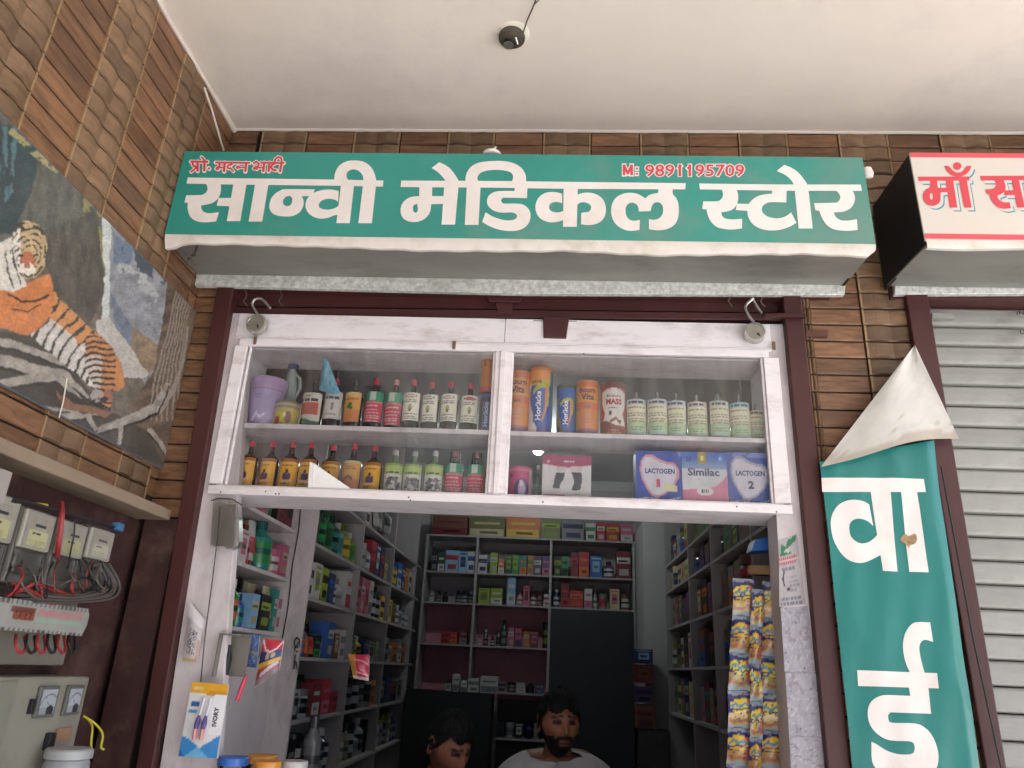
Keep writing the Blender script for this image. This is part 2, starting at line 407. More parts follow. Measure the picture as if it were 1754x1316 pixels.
# ================================================================== SETTING
def struct(name, mb, mm, **k): return emit(name, mb, mm, kind='structure', **k)
g = MB(); g.box(-30, 30, -40, 12, -.3, 0); struct('ground', g, M_ROAD)
g = MB(); g.box(XL, 4.0, -3.9, -.02, .004, .12); struct('porch_floor', g, M_CONC)
g = MB(); g.box(-1.6, 4.2, -3.7, .2, ZC, ZC+.16); struct('ceiling', g, M_PLASTER)

def slab(mb, L, R, Y, z0, z1, dep):
    """board in the plane Y whose left and right edges pass through photographed points"""
    def ex(E, z):
        a, b = PY(*E[0], Y), PY(*E[1], Y); t = (z-a.z)/(b.z-a.z); return a.x+(b.x-a.x)*t
    mb.prism([(ex(L, z0), Y, z0), (ex(R, z0), Y, z0), (ex(R, z1), Y, z1), (ex(L, z1), Y, z1)], (0, dep, 0))
def px_prism(mb, pts, Y, dep): mb.prism([PY(x, y, Y) for x, y in reversed(pts)], (0, dep, 0))

# left side wall with its tiles
g = MB(); g.box(XL-.25, XL-.007, -3.7, .2, 1.90, ZC); LW = struct('left_wall', g, M_GROUT)
g = MB(); g.box(XL-.25, XL-.03, -3.7, .2, 0, 1.88); LWL = struct('lower_left_wall', g, M_MAROON_WALL)
g = MB(); g.box(XL-.25, XL+.07, -3.7, -.001, 1.873, 1.905)
tag(emit('ledge', g, M_LEDGE, bevel=.004), 'narrow brown stone ledge jutting from the left wall under the tiger poster', 'ledge')
TH, TP, CW = .0522, .0572, .172
def tile_mesh(kind):
    b = MB(); w = CW/2-.0015; h = TH
    if kind == 'wood':
        b.hexa([(-w, 0, 0), (w, 0, 0), (w, .006, 0), (-w, .006, 0), (-w, 0, h), (w, 0, h), (w, .006, h), (-w, .006, h)])
        b2 = [(-w+.002, -.0016, .003), (w-.002, -.0016, .003), (w-.002, -.0016, h-.003), (-w+.002, -.0016, h-.003)]
        b.add(b2+[(-w, 0, 0), (w, 0, 0), (w, 0, h), (-w, 0, h)], [(0, 1, 2, 3), (4, 5, 1, 0), (5, 6, 2, 1), (6, 7, 3, 2), (7, 4, 0, 3)])
        ms = [M_TWOOD]
    else:
        n = 12; b.smooth = True
        xs = [-w+2*w*i/n for i in range(n+1)]
        ys = [-.0015-.0085*abs(sin(2*pi*(x+w)/(2*w))) for x in xs]
        for i in range(n):
            for (za, zb, pa, pb) in ((0, .004, .35, 1), (.004, h-.004, 1, 1), (h-.004, h, 1, .35)):
                b.add([(xs[i], ys[i]*pa, za), (xs[i+1], ys[i+1]*pa, za), (xs[i+1], ys[i+1]*pb, zb), (xs[i], ys[i]*pb, zb)], [(0, 1, 2, 3)])
        b.smooth = False; b.hexa([(-w, -.0004, 0), (w, -.0004, 0), (w, .006, 0), (-w, .006, 0), (-w, -.0004, h), (w, -.0004, h), (w, .006, h), (-w, .006, h)])
        b.cur = 1
        for sx in (-1, 1):
            x0, x1 = sorted((sx*w, sx*(w-.006))); b.hexa([(x0, -.006, 0), (x1, -.006, 0), (x1, .0, 0), (x0, .0, 0), (x0, -.006, h), (x1, -.006, h), (x1, .0, h), (x0, .0, h)])
        ms = [M_TWEAVE, M_TEDGE]
    o = emit('tile', b, ms, local=True); me = o.data; bpy.data.objects.remove(o); return me
TM = {'wood': tile_mesh('wood'), 'weave': tile_mesh('weave')}
def put_tile(kind, parent, x, y, z, rz, sx=1.0):
    o = bpy.data.objects.new('tile', TM[kind]); place(o, parent)
    o.location = Vector((x, y, z))-world_loc(parent)
    o.rotation_euler = (random.gauss(0, .004), 0, rz+random.gauss(0, .006)); o.scale = (sx, 1, 1)
zt0 = ZC-.004
g = MB(); g.box(XL-.0055, -1.125, -.004, .0065, .12, 1.878); struct('corner_wall', g, M_MAROON_WALL)
for r in range(6): pass
LY = [-.048-.168*k for k in range(-1, 12)]
for k in range(0, 9):                                       # left wall: columns from the corner outward
    y = -.135-.1685*(k-.0)+.0
    kind = 'wood' if k % 2 == 0 else 'weave'
    for r in range(14):
        z = zt0-TP*(r+1)
        if z > 2.50: put_tile(kind, LW, XL, y, z, pi/2)
    for r in range(3):
        z = 2.0225-TP*r
        if z > 1.9: put_tile('weave' if k % 2 == 0 else 'wood', LW, XL, y, z, pi/2)
for r in range(24):
    z = zt0-TP*(r+1)
    put_tile('wood', LW, XL, -.0255, z, pi/2, .28)
# front wall with its tiles
POSTL = ((365, 528), (319, 800)), ((392, 540), (355, 760))
POST1 = ((1346, 560), (1418, 1316)), ((1378, 560), (1458, 1316))
POST2 = ((1561, 560), (1690, 1316)), ((1599, 560), (1725, 1316))
g = MB(); g.box(XL-.006, 4.0, .007, .2, 2.70, ZC); g.box(XL-.006, -1.13, .007, .2, 0.0, 2.6995); g.box(.77, 1.17, .007, .2, 0, 2.6995); g.box(3.2, 4.0, .007, .2, 0, 2.6995)
FW = struct('front_wall', g, M_GROUT)
for j in range(-1, 16):
    x = .0962+.172*(j-6)-.086
    kind = 'weave' if (j % 2 == 0) else 'wood'
    if j == -1: continue
    for r in range(6):
        if x-.086 < XL: continue
        put_tile(kind, FW, x, 0, zt0-TP*(r+1), 0)
for x, kind, sx in ((.785, 'weave', .14), (.8765, 'wood', .92), (1.0425, 'weave', 1.0)):
    for r in range(6, 36): put_tile(kind, FW, x, 0, zt0-TP*(r+1), 0, sx)
for r in range(10, 25): put_tile('wood', FW, XL+.0495, 0, zt0-TP*(r+1), 0, .58)
for r in range(6): put_tile('wood', FW, XL+.0495, 0, zt0-TP*(r+1), 0, .58)

# plaster bead where ceiling and left wall meet, peeling in places
g = MB(); g.smooth = True
pth = [(XL+.004+.006*abs(sin(i*.7))+(.012 if 14 < i < 22 else 0)*random.random(), -4.5+i*.1, ZC-.004-.006*random.random()) for i in range(46)]
g.tube(pth, [.006+.006*random.random() for _ in pth], 6); g.tube([(XL+i*.1, -.006, ZC-.003-.002*random.random()) for i in range(52)], .006, 6)
struct('plaster_bead', g, M_PLASTER)

# shop room
g = MB(); g.box(-1.30, 1.18, .201, 4.0, 0, .15); struct('shop_floor', g, M_CONC)
g = MB(); g.box(-1.45, -1.30, .201, 4.0, 0, 3.1); struct('shop_left_wall', g, M_SHOPW)
g = MB(); g.box(1.18, 1.33, .201, 4.0, 0, 3.1); struct('shop_right_wall', g, M_SHOPW)
g = MB(); g.box(-1.2995, 1.1795, 3.86, 4.0, .15, 2.98); struct('shop_back_wall', g, M_SHOPW)
g = MB(); g.box(-1.45, 1.33, .201, 4.0, 2.98, 3.1); struct('shop_ceiling', g, M_SHOPW)

# ================================================================== ROLLING SHUTTERS
R1 = thing('rolling_shutter', 'raised rolling shutter of the medical shop, maroon guide posts and galvanised hood edge', 'shutter', (-.2, .03, 1.4), group='rolling shutters of the two shops')
for L in (POSTL, POST1):
    g = MB(); slab(g, L[0], L[1], -.025, .12, 2.66, .09); g.cur = 0
    emit('guide_post', g, M_MAROON, R1, bevel=.004)
g = MB(); px_prism(g, [(336.5, 469.8), (900, 478.6), (1449, 482), (1447, 505), (900, 503), (333, 489)], -.035, .02)
emit('hood_edge', g, M_GALV, R1, bevel=.002)
g = MB(); g.box(-1.20, .86, -.012, .05, 2.655, 2.70); emit('hood_plate', g, M_MAROON, R1)
g = MB(); px_prism(g, [(385, 497), (900, 503), (1350, 505), (1350, 536), (900, 530), (385, 524)], .03, .03); emit('shutter_curtain', g, M_MAROON, R1)
g = MB(); px_prism(g, [(385, 526), (900, 531), (1350, 537), (1350, 549), (900, 545), (385, 540)], .012, .05); emit('bottom_bar', g, M_MAROON, R1, bevel=.003)
g = MB(); px_prism(g, [(930, 541), (975, 543), (970, 579), (931, 578)], -.012, .02); px_prism(g, [(912, 547), (990, 549), (990, 553), (912, 552)], -.004, .02); emit('lock_tab', g, M_MAROON, R1, bevel=.003)
g = MB(); px_prism(g, [(832, 506), (895, 508), (890, 518), (838, 517)], .005, .03); px_prism(g, [(848, 519), (880, 519), (876, 536), (852, 536)], .008, .02); emit('latch_plate', g, M_MAROON, R1, bevel=.002)
for cx in (420, 480, 1250, 1305):
    g = MB(); g.tube([PY(cx, 497, -.01), PY(cx+3, 507, -.015), PY(cx-3, 516, -.02), PY(cx+5, 526, -.015)], .0022, 6); emit('hook_wire', g, M_WIRE_G, R1)
g = MB(); px_prism(g, [(1310, 537), (1380, 537), (1380, 543), (1310, 543)], -.045, .012); emit('slide_bolt', g, M_MAROON, R1)
g = MB(); px_prism(g, [(1381, 566), (1418, 566), (1418, 577), (1381, 577)], -.012, .01); emit('side_bracket', g, mat('rusty_bracket', '5d3a2c', .6), R1)

R2 = thing('rolling_shutter', 'closed grey slatted rolling shutter at the right edge beside the green banner', 'shutter', (2.2, .05, 0), group='rolling shutters of the two shops')
g = MB(); slab(g, POST2[0], POST2[1], -.03, .12, 2.675, .10); emit('guide_post', g, M_MAROON, R2, bevel=.004)
zt = 2.66+.0675
n = 0
b = MB(); b.smooth = True; H = .0645
prof = [(.010, 0), (.001, .0035), (-.0015, .012), (-.0025, .034), (-.001, .056), (.003, .0615), (.010, H)]
for i in range(len(prof)-1):
    (ya, za), (yb, zb) = prof[i], prof[i+1]
    b.add([(0, ya, za), (2.0, ya, za), (2.0, yb, zb), (0, yb, zb)], [(0, 1, 2, 3)])
b.smooth = False; b.hexa([(0, .012, 0), (2.0, .012, 0), (2.0, .016, 0), (0, .016, 0), (0, .012, H), (2.0, .012, H), (2.0, .016, H), (0, .016, H)])
so_ = emit('slat', b, M_SLAT, local=True); sm_ = so_.data; bpy.data.objects.remove(so_)
for k in range(38):
    o = bpy.data.objects.new('slat', sm_); place(o, R2); o.rotation_euler = (random.gauss(0, .02), 0, random.gauss(0, .0008)); o.location = Vector((1.145, .045, 2.5952+.0675-(k)*.0672))-R2.location
g = MB(); g.box(1.145, 3.2, .075, .085, .1, 2.72); emit('backing_sheet', g, M_DARK, R2)
g = MB(); px_prism(g, [(1533, 481), (1760, 482), (1900, 483), (1900, 504), (1760, 503), (1533, 504)], -.035, .02); emit('hood_edge', g, M_GALV, R2, bevel=.002)
g = MB(); g.box(1.05, 3.2, -.012, .05, 2.66, 2.70); emit('hood_plate', g, M_MAROON, R2)
g = MB(); px_prism(g, [(1597, 536), (1634, 537), (1634, 545), (1597, 545)], -.005, .02); emit('latch_bar', g, M_SLAT, R2, bevel=.001)
g = MB()
for s, x, y, w, h in (('Da', 1738, 509, 12, 7), ('(N', 1741, 541, 13, 8), ('U', 1747, 573, 8, 8)):
    text_on(g, s, lambda a, b: PY(a, b, .032), x, y, w, -h, .02)
emit('painted_marks', g, M_DARK, R2)

# ================================================================== GREEN SIGNBOARD
SY = -.28
SG = thing('signboard', 'long green box signboard with white Hindi lettering over the shop opening', 'sign', (-.15, -.15, 2.66))
tl, tr, br, bl = PY(313.6, 259.4, SY), PY(1477, 270, SY), PY(1500, 418, SY), PY(282, 401, SY)
tl.x = max(tl.x, XL+.012); bl.x = max(bl.x, XL+.006)
def sag(u): return .0025*sin(u*pi)+.0012*sin(u*23)
g = MB(); g.col = (1, 1, 1)
def sgf(a, b, dy):
    p = PY(a, b, SY); u = (p.x-bl.x)/(br.x-bl.x); v = (p.z-bl.z)/(tl.z-bl.z); p.y = SY+sag(u)*sin(max(0, min(1, v))*pi)+dy; return p
def sface(u, v):
    a = bl.lerp(br, u); b2 = tl.lerp(tr, u); p = a.lerp(b2, v); p.y = SY+sag(u)*sin(v*pi); return p
grid(g, sface, 90, 14, lambda U, V: full(U, 'ffffff')); g.sm = [True]*len(g.f)
emit('sign_face', g, M_TEAL, SG)
g = MB(); top = [(282, 401), (600, 405.5), (900, 409.5), (1200, 413.5), (1500, 418)]
tp = [(282, 401.2), (386, 402.8), (591, 405.6), (722, 407.4), (900, 409.8), (968, 410.8), (1120, 412.9), (1375, 416.4), (1500, 418.2)]
bt = [(291, 427), (312, 419), (386, 418.5), (591, 424.5), (722, 430), (900, 431), (968, 430), (1120, 438), (1375, 435.5), (1493, 441), (1500, 430)]
def interp(L, x):
    for i in range(len(L)-1):
        if L[i][0] <= x <= L[i+1][0]:
            t = (x-L[i][0])/(L[i+1][0]-L[i][0]); return L[i][1]+(L[i+1][1]-L[i][1])*t
    return L[0][1] if x < L[0][0] else L[-1][1]
xs = np.linspace(283, 1499.5, 90); vs = []
for x in xs:
    a = PY(x, interp(tp, x), SY-.001); b2 = PY(x, interp(bt, x)-1.5+.8*sin(x*.09), SY-.004)
    for P_ in (a, b2): P_.x = max(P_.x, XL+.005)
    mid = a.lerp(b2, .5); mid.y -= .004; c = b2.copy(); c.y += .012; c.z += .001
    vs += [a, mid, b2, c]
g.smooth = True; g.add(vs, [(4*i+k, 4*i+4+k, 4*i+5+k, 4*i+1+k)[::-1] for i in range(len(xs)-1) for k in range(3)])
emit('white_fold', g, M_FLEXW, SG)
g = MB(); g.prism([(bl.x+.003, SY+.003, 2.682), (br.x-.002, SY+.003, 2.682), (br.x, -.037, 2.692), (XL+.004, -.037, 2.692)], (0, 0, .006)); emit('underside', g, M_SOFFIT, SG)
g = MB(); g.prism([(br.x-.001, SY+.006, 2.69), (br.x-.001, -.012, 2.69), (br.x-.001, -.012, 2.98), (tr.x-.001, SY+.006, 2.98)], (-.008, 0, 0)); emit('end_panel', g, M_BLACKBOX, SG)
g = MB(); g.prism([(XL+.003, SY+.008, 2.99), (tr.x-.005, SY+.008, 2.99), (tr.x-.005, -.012, 2.99), (XL+.003, -.012, 2.99)], (0, 0, .006)); emit('top_panel', g, M_BLACKBOX, SG)
g = MB(); g.tube([PY(338, 420, -.27), PY(333, 436, -.2), PY(322, 444, -.18), PY(330, 448, -.16)], .0035, 6); g.tube([PY(300, 428, -.24), PY(325, 440, -.2), PY(335, 438, -.18)], .0025, 6); emit('hanging_hook', g, M_WIRE_G, SG)
g = MB(); c = PY(1487, 296, SY+.02); g.lathe([(.001, -.02), (.012, -.018), (.017, 0), (.012, .018), (.001, .022)], c, 10, sy=.5); emit('knob', g, M_FLEXW, SG)
tpnt = PY(842, 264, SY+.02); g = MB(); g.lathe([(.028, -.008), (.030, 0), (.020, .009), (.006, .013), (.0, .014)], (tpnt.x, SY+.03, tpnt.z+.006), 16); g.tube([(tpnt.x-.003, SY+.03, tpnt.z+.018), (tpnt.x+.012, SY+.03, tpnt.z+.035)], .003, 6); emit('rose_cap', g, M_FLEXW, SG)

K = 5.48125
def gl(off, *polys):
    """traced outlines -> photo pixel coordinates"""
    return [[(off[0]+u/K, off[1]+v/K) for u, v in p] for p in polys]
A, B_, C_, D_, E_ = (300, 250), (480, 260), (680, 260), (900, 260), (1180, 260)
SM = lambda p, c=48: [(q.x, q.y) for q in smooth_poly(p, c)]
words = []
w1 = gl(A, SM([(285,345),(302,385),(302,415),(290,438),(265,454),(235,462),(105,465),(88,533),(122,535),(117,570),(120,605),(132,645),(155,680),(190,703),(240,717),(310,718),(385,710),(412,622),(340,632),(295,630),(264,616),(248,592),(243,560),(300,550),(345,537),(385,510),(412,475),(427,430),(430,385),(425,345)]),
        [(407,488),(560,488),(540,568),(390,562)], [(548,345),(672,345),(612,708),(485,708)], [(753,345),(878,345),(818,712),(690,712)],
        SM([(1312,410),(1040,408),(990,420),(945,445),(905,490),(887,540),(885,575),(895,610),(920,640),(965,657),(1020,664),(1080,664),(1130,650),(1175,620),(1200,575),(1208,535),(1202,500),(1188,474),(1290,474)]),
        SM([(1535,425),(1480,412),(1420,412),(1365,420),(1310,440),(1265,470),(1235,510),(1225,560),(1232,600),(1255,635),(1290,662),(1335,680),(1385,685),(1440,675),(1490,655),(1532,642),(1560,600),(1545,558),(1510,580),(1470,595),(1420,600),(1375,592),(1352,575),(1350,550),(1365,525),(1400,505),(1450,498),(1500,507),(1530,525)]))
w1 += gl(B_, [(572,300),(694,300),(652,672),(528,672)], SM([(510,290),(509,240),(520,190),(545,145),(585,110),(640,88),(710,83),(770,92),(820,115),(860,155),(885,205),(897,250),(901,290),(783,290),(777,235),(762,205),(735,180),(700,167),(665,170),(635,188),(622,215),(628,250),(655,290)]), [(778,300),(899,300),(860,672),(733,672)])
w1.append([(321.9,304.4),(489,306.9),(656.4,308.9),(655.7,319.3),(489,317.6),(319.7,314.8)])
h1 = gl(A, SM([(1030,490),(1050,475),(1080,472),(1098,490),(1100,520),(1090,550),(1070,565),(1040,565),(1018,550),(1012,525),(1018,505)]))
w2 = gl(C_, SM([(210,325),(208,413),(165,416),(115,427),(72,455),(43,495),(33,545),(40,592),(62,628),(105,652),(155,660),(205,654),(252,633),(290,598),(312,553),(320,490),(445,488),(450,415),(328,413),(330,325)]),
        [(443,320),(577,320),(545,685),(418,685)], SM([(325,153),(395,100),(440,118),(490,150),(530,195),(560,240),(578,275),(574,335),(446,335),(462,285),(440,250),(405,210),(370,180)]),
        [(655,320),(785,320),(765,688),(637,688)], SM([(641,330),(643,260),(650,212),(672,170),(705,135),(760,107),(820,95),(880,90),(960,88),(1040,95),(1110,115),(1165,150),(1200,200),(1212,250),(1207,300),(1060,300),(1086,262),(1088,220),(1065,195),(1020,180),(960,172),(890,173),(830,182),(785,200),(762,225),(755,255),(775,300)]),
        SM([(1105,325),(1105,368),(960,370),(900,385),(860,415),(845,455),(850,495),(870,525),(905,552),(950,568),(1000,573),(1070,570),(1110,580),(1128,602),(1120,625),(1085,642),(1030,645),(970,635),(900,610),(850,580),(832,570),(800,660),(850,690),(910,718),(980,738),(1060,747),(1130,742),(1190,718),(1230,680),(1252,625),(1250,570),(1225,525),(1180,495),(1120,487),(1010,487),(985,475),(977,455),(990,437),(1020,432),(1220,435),(1225,325)]))
w2 += gl(D_, SM([(345,392),(285,377),(215,378),(157,400),(115,443),(95,500),(98,555),(120,605),(160,640),(215,660),(270,662),(320,652),(356,638),(362,552),(320,565),(275,566),(237,552),(222,525),(227,497),(247,478),(285,469),(320,473),(345,482)]),
         [(360,320),(492,320),(482,705),(352,705)], SM([(485,402),(530,385),(590,380),(650,390),(705,420),(740,465),(755,520),(752,580),(730,630),(690,665),(640,683),(580,688),(522,680),(525,572),(560,565),(595,560),(615,535),(615,505),(595,485),(560,472),(525,472),(500,483),(480,503)]),
         SM([(1075,640),(1070,735),(1020,743),(960,742),(900,720),(850,680),(815,620),(805,555),(812,495),(840,440),(885,405),(950,385),(1010,385),(1070,402),(1125,438),(1155,412),(1190,397),(1245,387),(1252,340),(1382,340),(1385,400),(1415,435),(1435,490),(1440,560),(1430,630),(1400,685),(1350,720),(1290,737),(1220,738),(1160,728),(1160,632),(1200,640),(1245,632),(1280,600),(1293,555),(1288,510),(1265,482),(1235,475),(1205,485),(1185,515),(1175,558),(1065,560),(1060,520),(1040,490),(1005,477),(970,485),(945,515),(940,560),(950,605),(980,638),(1020,648)], 60))
w2.append([(687.3,308.9),(900,310.6),(1174.6,314.2),(1173.7,324.8),(900,322.4),(686,319.8)])
h2 = gl(C_, SM([(188,485),(195,530),(190,560),(175,572),(155,560),(148,530),(152,505),(168,492)]))
w3 = gl(E_, [(97,300),(800,306),(1610,312),(1622,372),(800,364),(103,355)],
        SM([(300,345),(318,380),(320,410),(308,440),(285,460),(250,467),(135,468),(125,540),(165,543),(175,590),(195,640),(225,680),(270,712),(330,727),(400,733),(498,722),(500,630),(440,635),(380,635),(335,625),(310,600),(303,570),(350,563),(395,550),(430,525),(452,490),(463,440),(460,395),(445,345)]),
        [(452,488),(570,490),(560,556),(440,548)],
        SM([(780,345),(782,392),(720,398),(660,412),(610,440),(570,480),(552,530),(552,590),(570,640),(605,685),(660,718),(730,738),(810,740),(880,728),(950,702),(1010,668),(960,568),(920,600),(870,620),(810,625),(750,612),(705,585),(685,550),(690,515),(720,488),(770,472),(915,475),(920,345)]),
        [(990,310),(1118,310),(1162,722),(1030,722)], SM([(825,180),(895,125),(960,150),(1020,190),(1070,245),(1110,305),(1118,335),(985,335),(980,295),(945,250),(900,215),(855,195)]),
        SM([(1368,350),(1400,385),(1418,415),(1418,445),(1400,470),(1370,480),(1175,483),(1188,550),(1225,555),(1240,600),(1265,650),(1305,700),(1360,730),(1430,743),(1510,745),(1583,737),(1575,637),(1500,648),(1440,648),(1395,630),(1370,600),(1360,570),(1430,568),(1480,555),(1525,525),(1550,480),(1557,430),(1545,390),(1520,350)]))
for so_, ho_ in ((w1, h1), (w2, h2), (w3, [])):
    g = MB(); V, F = fill(so_, ho_); flat(g, V, F, lambda a, b: sgf(a, b, -.0011)); emit('lettering', g, M_LETW, SG)
# owner's name: red strokes on a white outline
sm = [([(150,150),(305,152)], 22), ([(168,150),(166,180),(180,196),(208,196)], 20), ([(212,150),(212,238)], 24), ([(152,246),(200,208)], 18), ([(278,150),(274,235)], 24), ([(250,108),(262,118),(280,145)], 18), ([(316,212),(320,216)], 24),
      ([(382,158),(700,162)], 20), ([(420,160),(415,196),(392,208),(388,216),(405,220)], 22), ([(466,160),(460,240)], 24), ([(410,206),(460,206)], 16), ([(532,162),(532,178),(506,181),(490,197),(501,214),(522,211),(546,240)], 17), ([(606,202),(590,190),(576,202),(590,214),(606,202)], 15), ([(606,204),(660,204)], 15), ([(668,162),(660,240)], 24),
      ([(738,166),(762,152),(788,170),(776,196),(748,204),(738,214),(770,220)], 20), ([(776,206),(830,206)], 16), ([(838,158),(828,240)], 24), ([(804,160),(1022,164)], 20), ([(888,160),(878,240)], 24), ([(944,164),(912,180),(902,204),(918,226),(950,232)], 21), ([(1000,162),(986,244)], 24), ([(934,158),(944,124),(970,108),(996,118),(1004,158)], 20)]
for extra, mm, dy, nm in ((16, M_LETW, -.0011, 'name_outline'), (0, M_RED, -.0016, 'name_lettering')):
    polys = []
    for pts, w in sm:
        for q in stroke(pts, (w+extra)*.95): polys.append([(A[0]+p.x/K, A[1]+p.y/K) for p in q])
        if extra:
            for p in pts: polys.append([(A[0]+(p[0]+(w+extra)*.55*cos(t*pi/4))/K, A[1]+(p[1]+(w+extra)*.55*sin(t*pi/4))/K) for t in range(8)])
    V, F = fill(polys); g = MB(); flat(g, V, F, lambda a, b: sgf(a, b, dy)); emit(nm, g, mm, SG)
for bold, mm, dy, nm in ((.062, M_LETW, -.0011, 'phone_outline'), (.018, M_RED, -.0016, 'phone_lettering')):
    g = MB(); e = 1.7 if bold > .05 else 0
    w_ = 3.2 if e else 0
    mp_ = [q_ for pts, w in (([(1069, 283.5), (1069, 299)], 4.6), ([(1082, 283.5), (1082, 299)], 4.6), ([(1069.5, 284), (1075.5, 297.5)], 4.0), ([(1081.5, 284), (1075.5, 297.5)], 4.0), ([(1091, 288.5), (1091, 289.5)], 4.2), ([(1091, 297.5), (1091, 298.5)], 4.2), ([(1166.5, 284.6), (1162.4, 288.6)], 3.4), ([(1182, 284.8), (1177.9, 288.8)], 3.4)) for q_ in stroke(pts, w+w_, w_*.45)]
    flat(g, *fill(mp_), lambda a, b: sgf(a, b, dy))
    text_on(g, '9891195709', lambda a, b: sgf(a, b, dy), 1105-e, 303.0+e, 170+2*e, -(21.0+2*e), bold)
    emit(nm, g, mm, SG)

# ================================================================== SECOND SIGNBOARD
TY = -.29
S2 = thing('signboard', 'white box signboard with red Hindi lettering and red border lines at the right edge', 'sign', (2.0, -.15, 2.66))
a0, a1 = PY(1558, 262, TY), PY(1585, 412, TY); X2 = 3.15
g = MB(); g.prism([(a1.x, TY, a1.z), (X2, TY, a1.z), (X2, TY, a0.z), (a0.x, TY, a0.z)], (0, .006, 0)); emit('sign_face', g, M_CREAM, S2)
g = MB(); xs = np.linspace(a1.x+.001, X2, 40); vs = []
for i, x in enumerate(xs):
    s = .025+.003*sin(i*.9); vs += [(x, TY-.0015, a1.z+.001), (x, TY-.004, a1.z-s*.5), (x, TY-.002, a1.z-s), (x, TY+.01, a1.z-s)]
g.smooth = True; g.add(vs, [(4*i+k, 4*i+1+k, 4*i+5+k, 4*i+4+k) for i in range(39) for k in range(3)]); emit('white_fold', g, M_FLEXW, S2)
g = MB(); g.prism([(a1.x, TY+.007, 2.683), (X2, TY+.007, 2.683), (X2, -.037, 2.692), (a1.x-.004, -.037, 2.692)], (0, 0, .006)); emit('underside', g, M_SOFFIT, S2)
g = MB(); g.prism([(a0.x, TY+.0065, a0.z-.001), (a1.x, TY+.0065, 2.69), (a1.x-.003, -.012, 2.69), (a0.x, -.012, a0.z-.001)], (.006, 0, 0)); emit('end_panel', g, M_BLACKBOX, S2)
g = MB(); g.prism([(a0.x+.003, TY+.008, a0.z-.012), (X2, TY+.008, a0.z-.012), (X2, -.012, a0.z-.012), (a0.x+.003, -.012, a0.z-.012)], (0, 0, .006)); emit('top_panel', g, M_BLACKBOX, S2)
zz = [(PY(1700, y, TY).z) for y in (263, 270.5, 402, 410.5)]
for za, zb in ((zz[0], zz[1]), (zz[2], zz[3])):
    g = MB(); g.prism([(a1.x+(a0.x-a1.x)*(1 if za > 2.9 else 0)+.001, TY-.0015, zb), (X2, TY-.0015, zb), (X2, TY-.0015, za), (a1.x+(a0.x-a1.x)*(1 if za > 2.9 else 0)+.001, TY-.0015, za)], (0, .001, 0)); emit('border_line', g, M_REDLINE, S2)
K2 = 6.58; q2 = lambda *ps: [[(1540+u/K2, 240+v/K2) for u, v in p] for p in ps]
ms = [[(215,413),(790,411),(795,458),(222,462)], SM([(345,440),(352,500),(345,538),(305,556),(274,600),(270,650),(290,700),(330,735),(390,742),(440,720),(466,680),(468,600),(490,588),(600,592),(600,540),(440,540),(430,500),(430,440)]),
      [(520,440),(608,440),(658,762),(573,762)], [(672,440),(762,440),(818,762),(735,762)], SM([(508,292),(560,295),(610,348),(660,368),(712,352),(762,292),(817,290),(790,352),(740,396),(672,414),(600,402),(545,358)]),
      [(655+48*cos(t*pi/6), 294+44*sin(t*pi/6)) for t in range(12)],
      [(915,405),(1500,402),(1500,450),(925,458)], SM([(1055,440),(1090,485),(1090,525),(1060,548),(972,558),(985,605),(1018,610),(1035,665),(1070,720),(1130,765),(1190,777),(1262,768),(1245,700),(1190,703),(1145,688),(1115,652),(1110,622),(1150,610),(1190,580),(1202,540),(1195,495),(1175,440)]),
      [(1190,568),(1300,565),(1300,622),(1180,622)], [(1265,440),(1348,440),(1420,762),(1330,762)], [(1400,440),(1480,440),(1560,762),(1470,762)]]
mh = [SM([(352,602),(372,600),(380,640),(376,670),(360,672),(348,645)])]
for dx, dy, mm, off, nm in ((46, 44, M_TEALSH, -.0006, 'letter_shadow'), (32, 31, M_CREAM, -.0010, 'letter_outline'), (0, 0, M_RED, -.0014, 'lettering')):
    V, F = fill(q2(*[[(x+dx, y+dy) for x, y in p] for p in ms]), q2(*[[(x+dx, y+dy) for x, y in p] for p in mh]))
    g = MB(); flat(g, V, F, lambda a, b: PY(a, b, TY+off)); emit(nm, g, mm, S2)

# ================================================================== GREEN BANNER
BN = thing('banner', 'hanging green flex banner with white Hindi letters and its top corner folded over', 'banner', (1.0, -.06, .95))
BY = -.045
def bedge(y):
    l = 1407+(y-802)*(1461-1407)/(1316-802); r = 1604+(y-780)*(1682-1604)/(1316-780); return l, r
def bwob(u, v): return .002*sin(u*9+v*3)*(1-v)+.0009*sin(v*30+u*5)+.0009*sin(u*23-v*17)+.0018*abs(sin(v*9+u*6))+.010*(u > .93)*(u-.93)*14
def bfn(u, v):
    y = 1500+(772-1500)*v; l, r = bedge(y); x = l+(r-l)*u
    if v > .9: y += (u-.5)*-38*(v-.9)*10
    p = PY(x, y, BY); p.y = BY+bwob(u, v); return p
def blet(x, y, dy):
    l, r = bedge(y); p = PY(x, y, BY); p.y = BY+bwob((x-l)/(r-l), (y-1500)/(772-1500))+dy; return p
g = MB(); grid(g, bfn, 50, 110, lambda U, V: full(U, 'ffffff')); g.sm = [True]*len(g.f); emit('sheet', g, M_BANNER, BN)
g = MB(); Apx, Bpx, Cpx = (1567, 591), (1643, 752), (1406, 800)
def ffn(u, v):
    mid = (Cpx[0]+(Bpx[0]-Cpx[0])*u, Cpx[1]+(Bpx[1]-Cpx[1])*u-9*sin(pi*u)*(1 if u > 0 else 0)+4*sin(2*pi*u))
    x = mid[0]+(Apx[0]-mid[0])*v; y = mid[1]+(Apx[1]-mid[1])*v; q = PY(x, y, BY-.018-.022*(1-v)*sin(pi*min(1, u+.1))+.006*sin(u*7+v*5)); return q
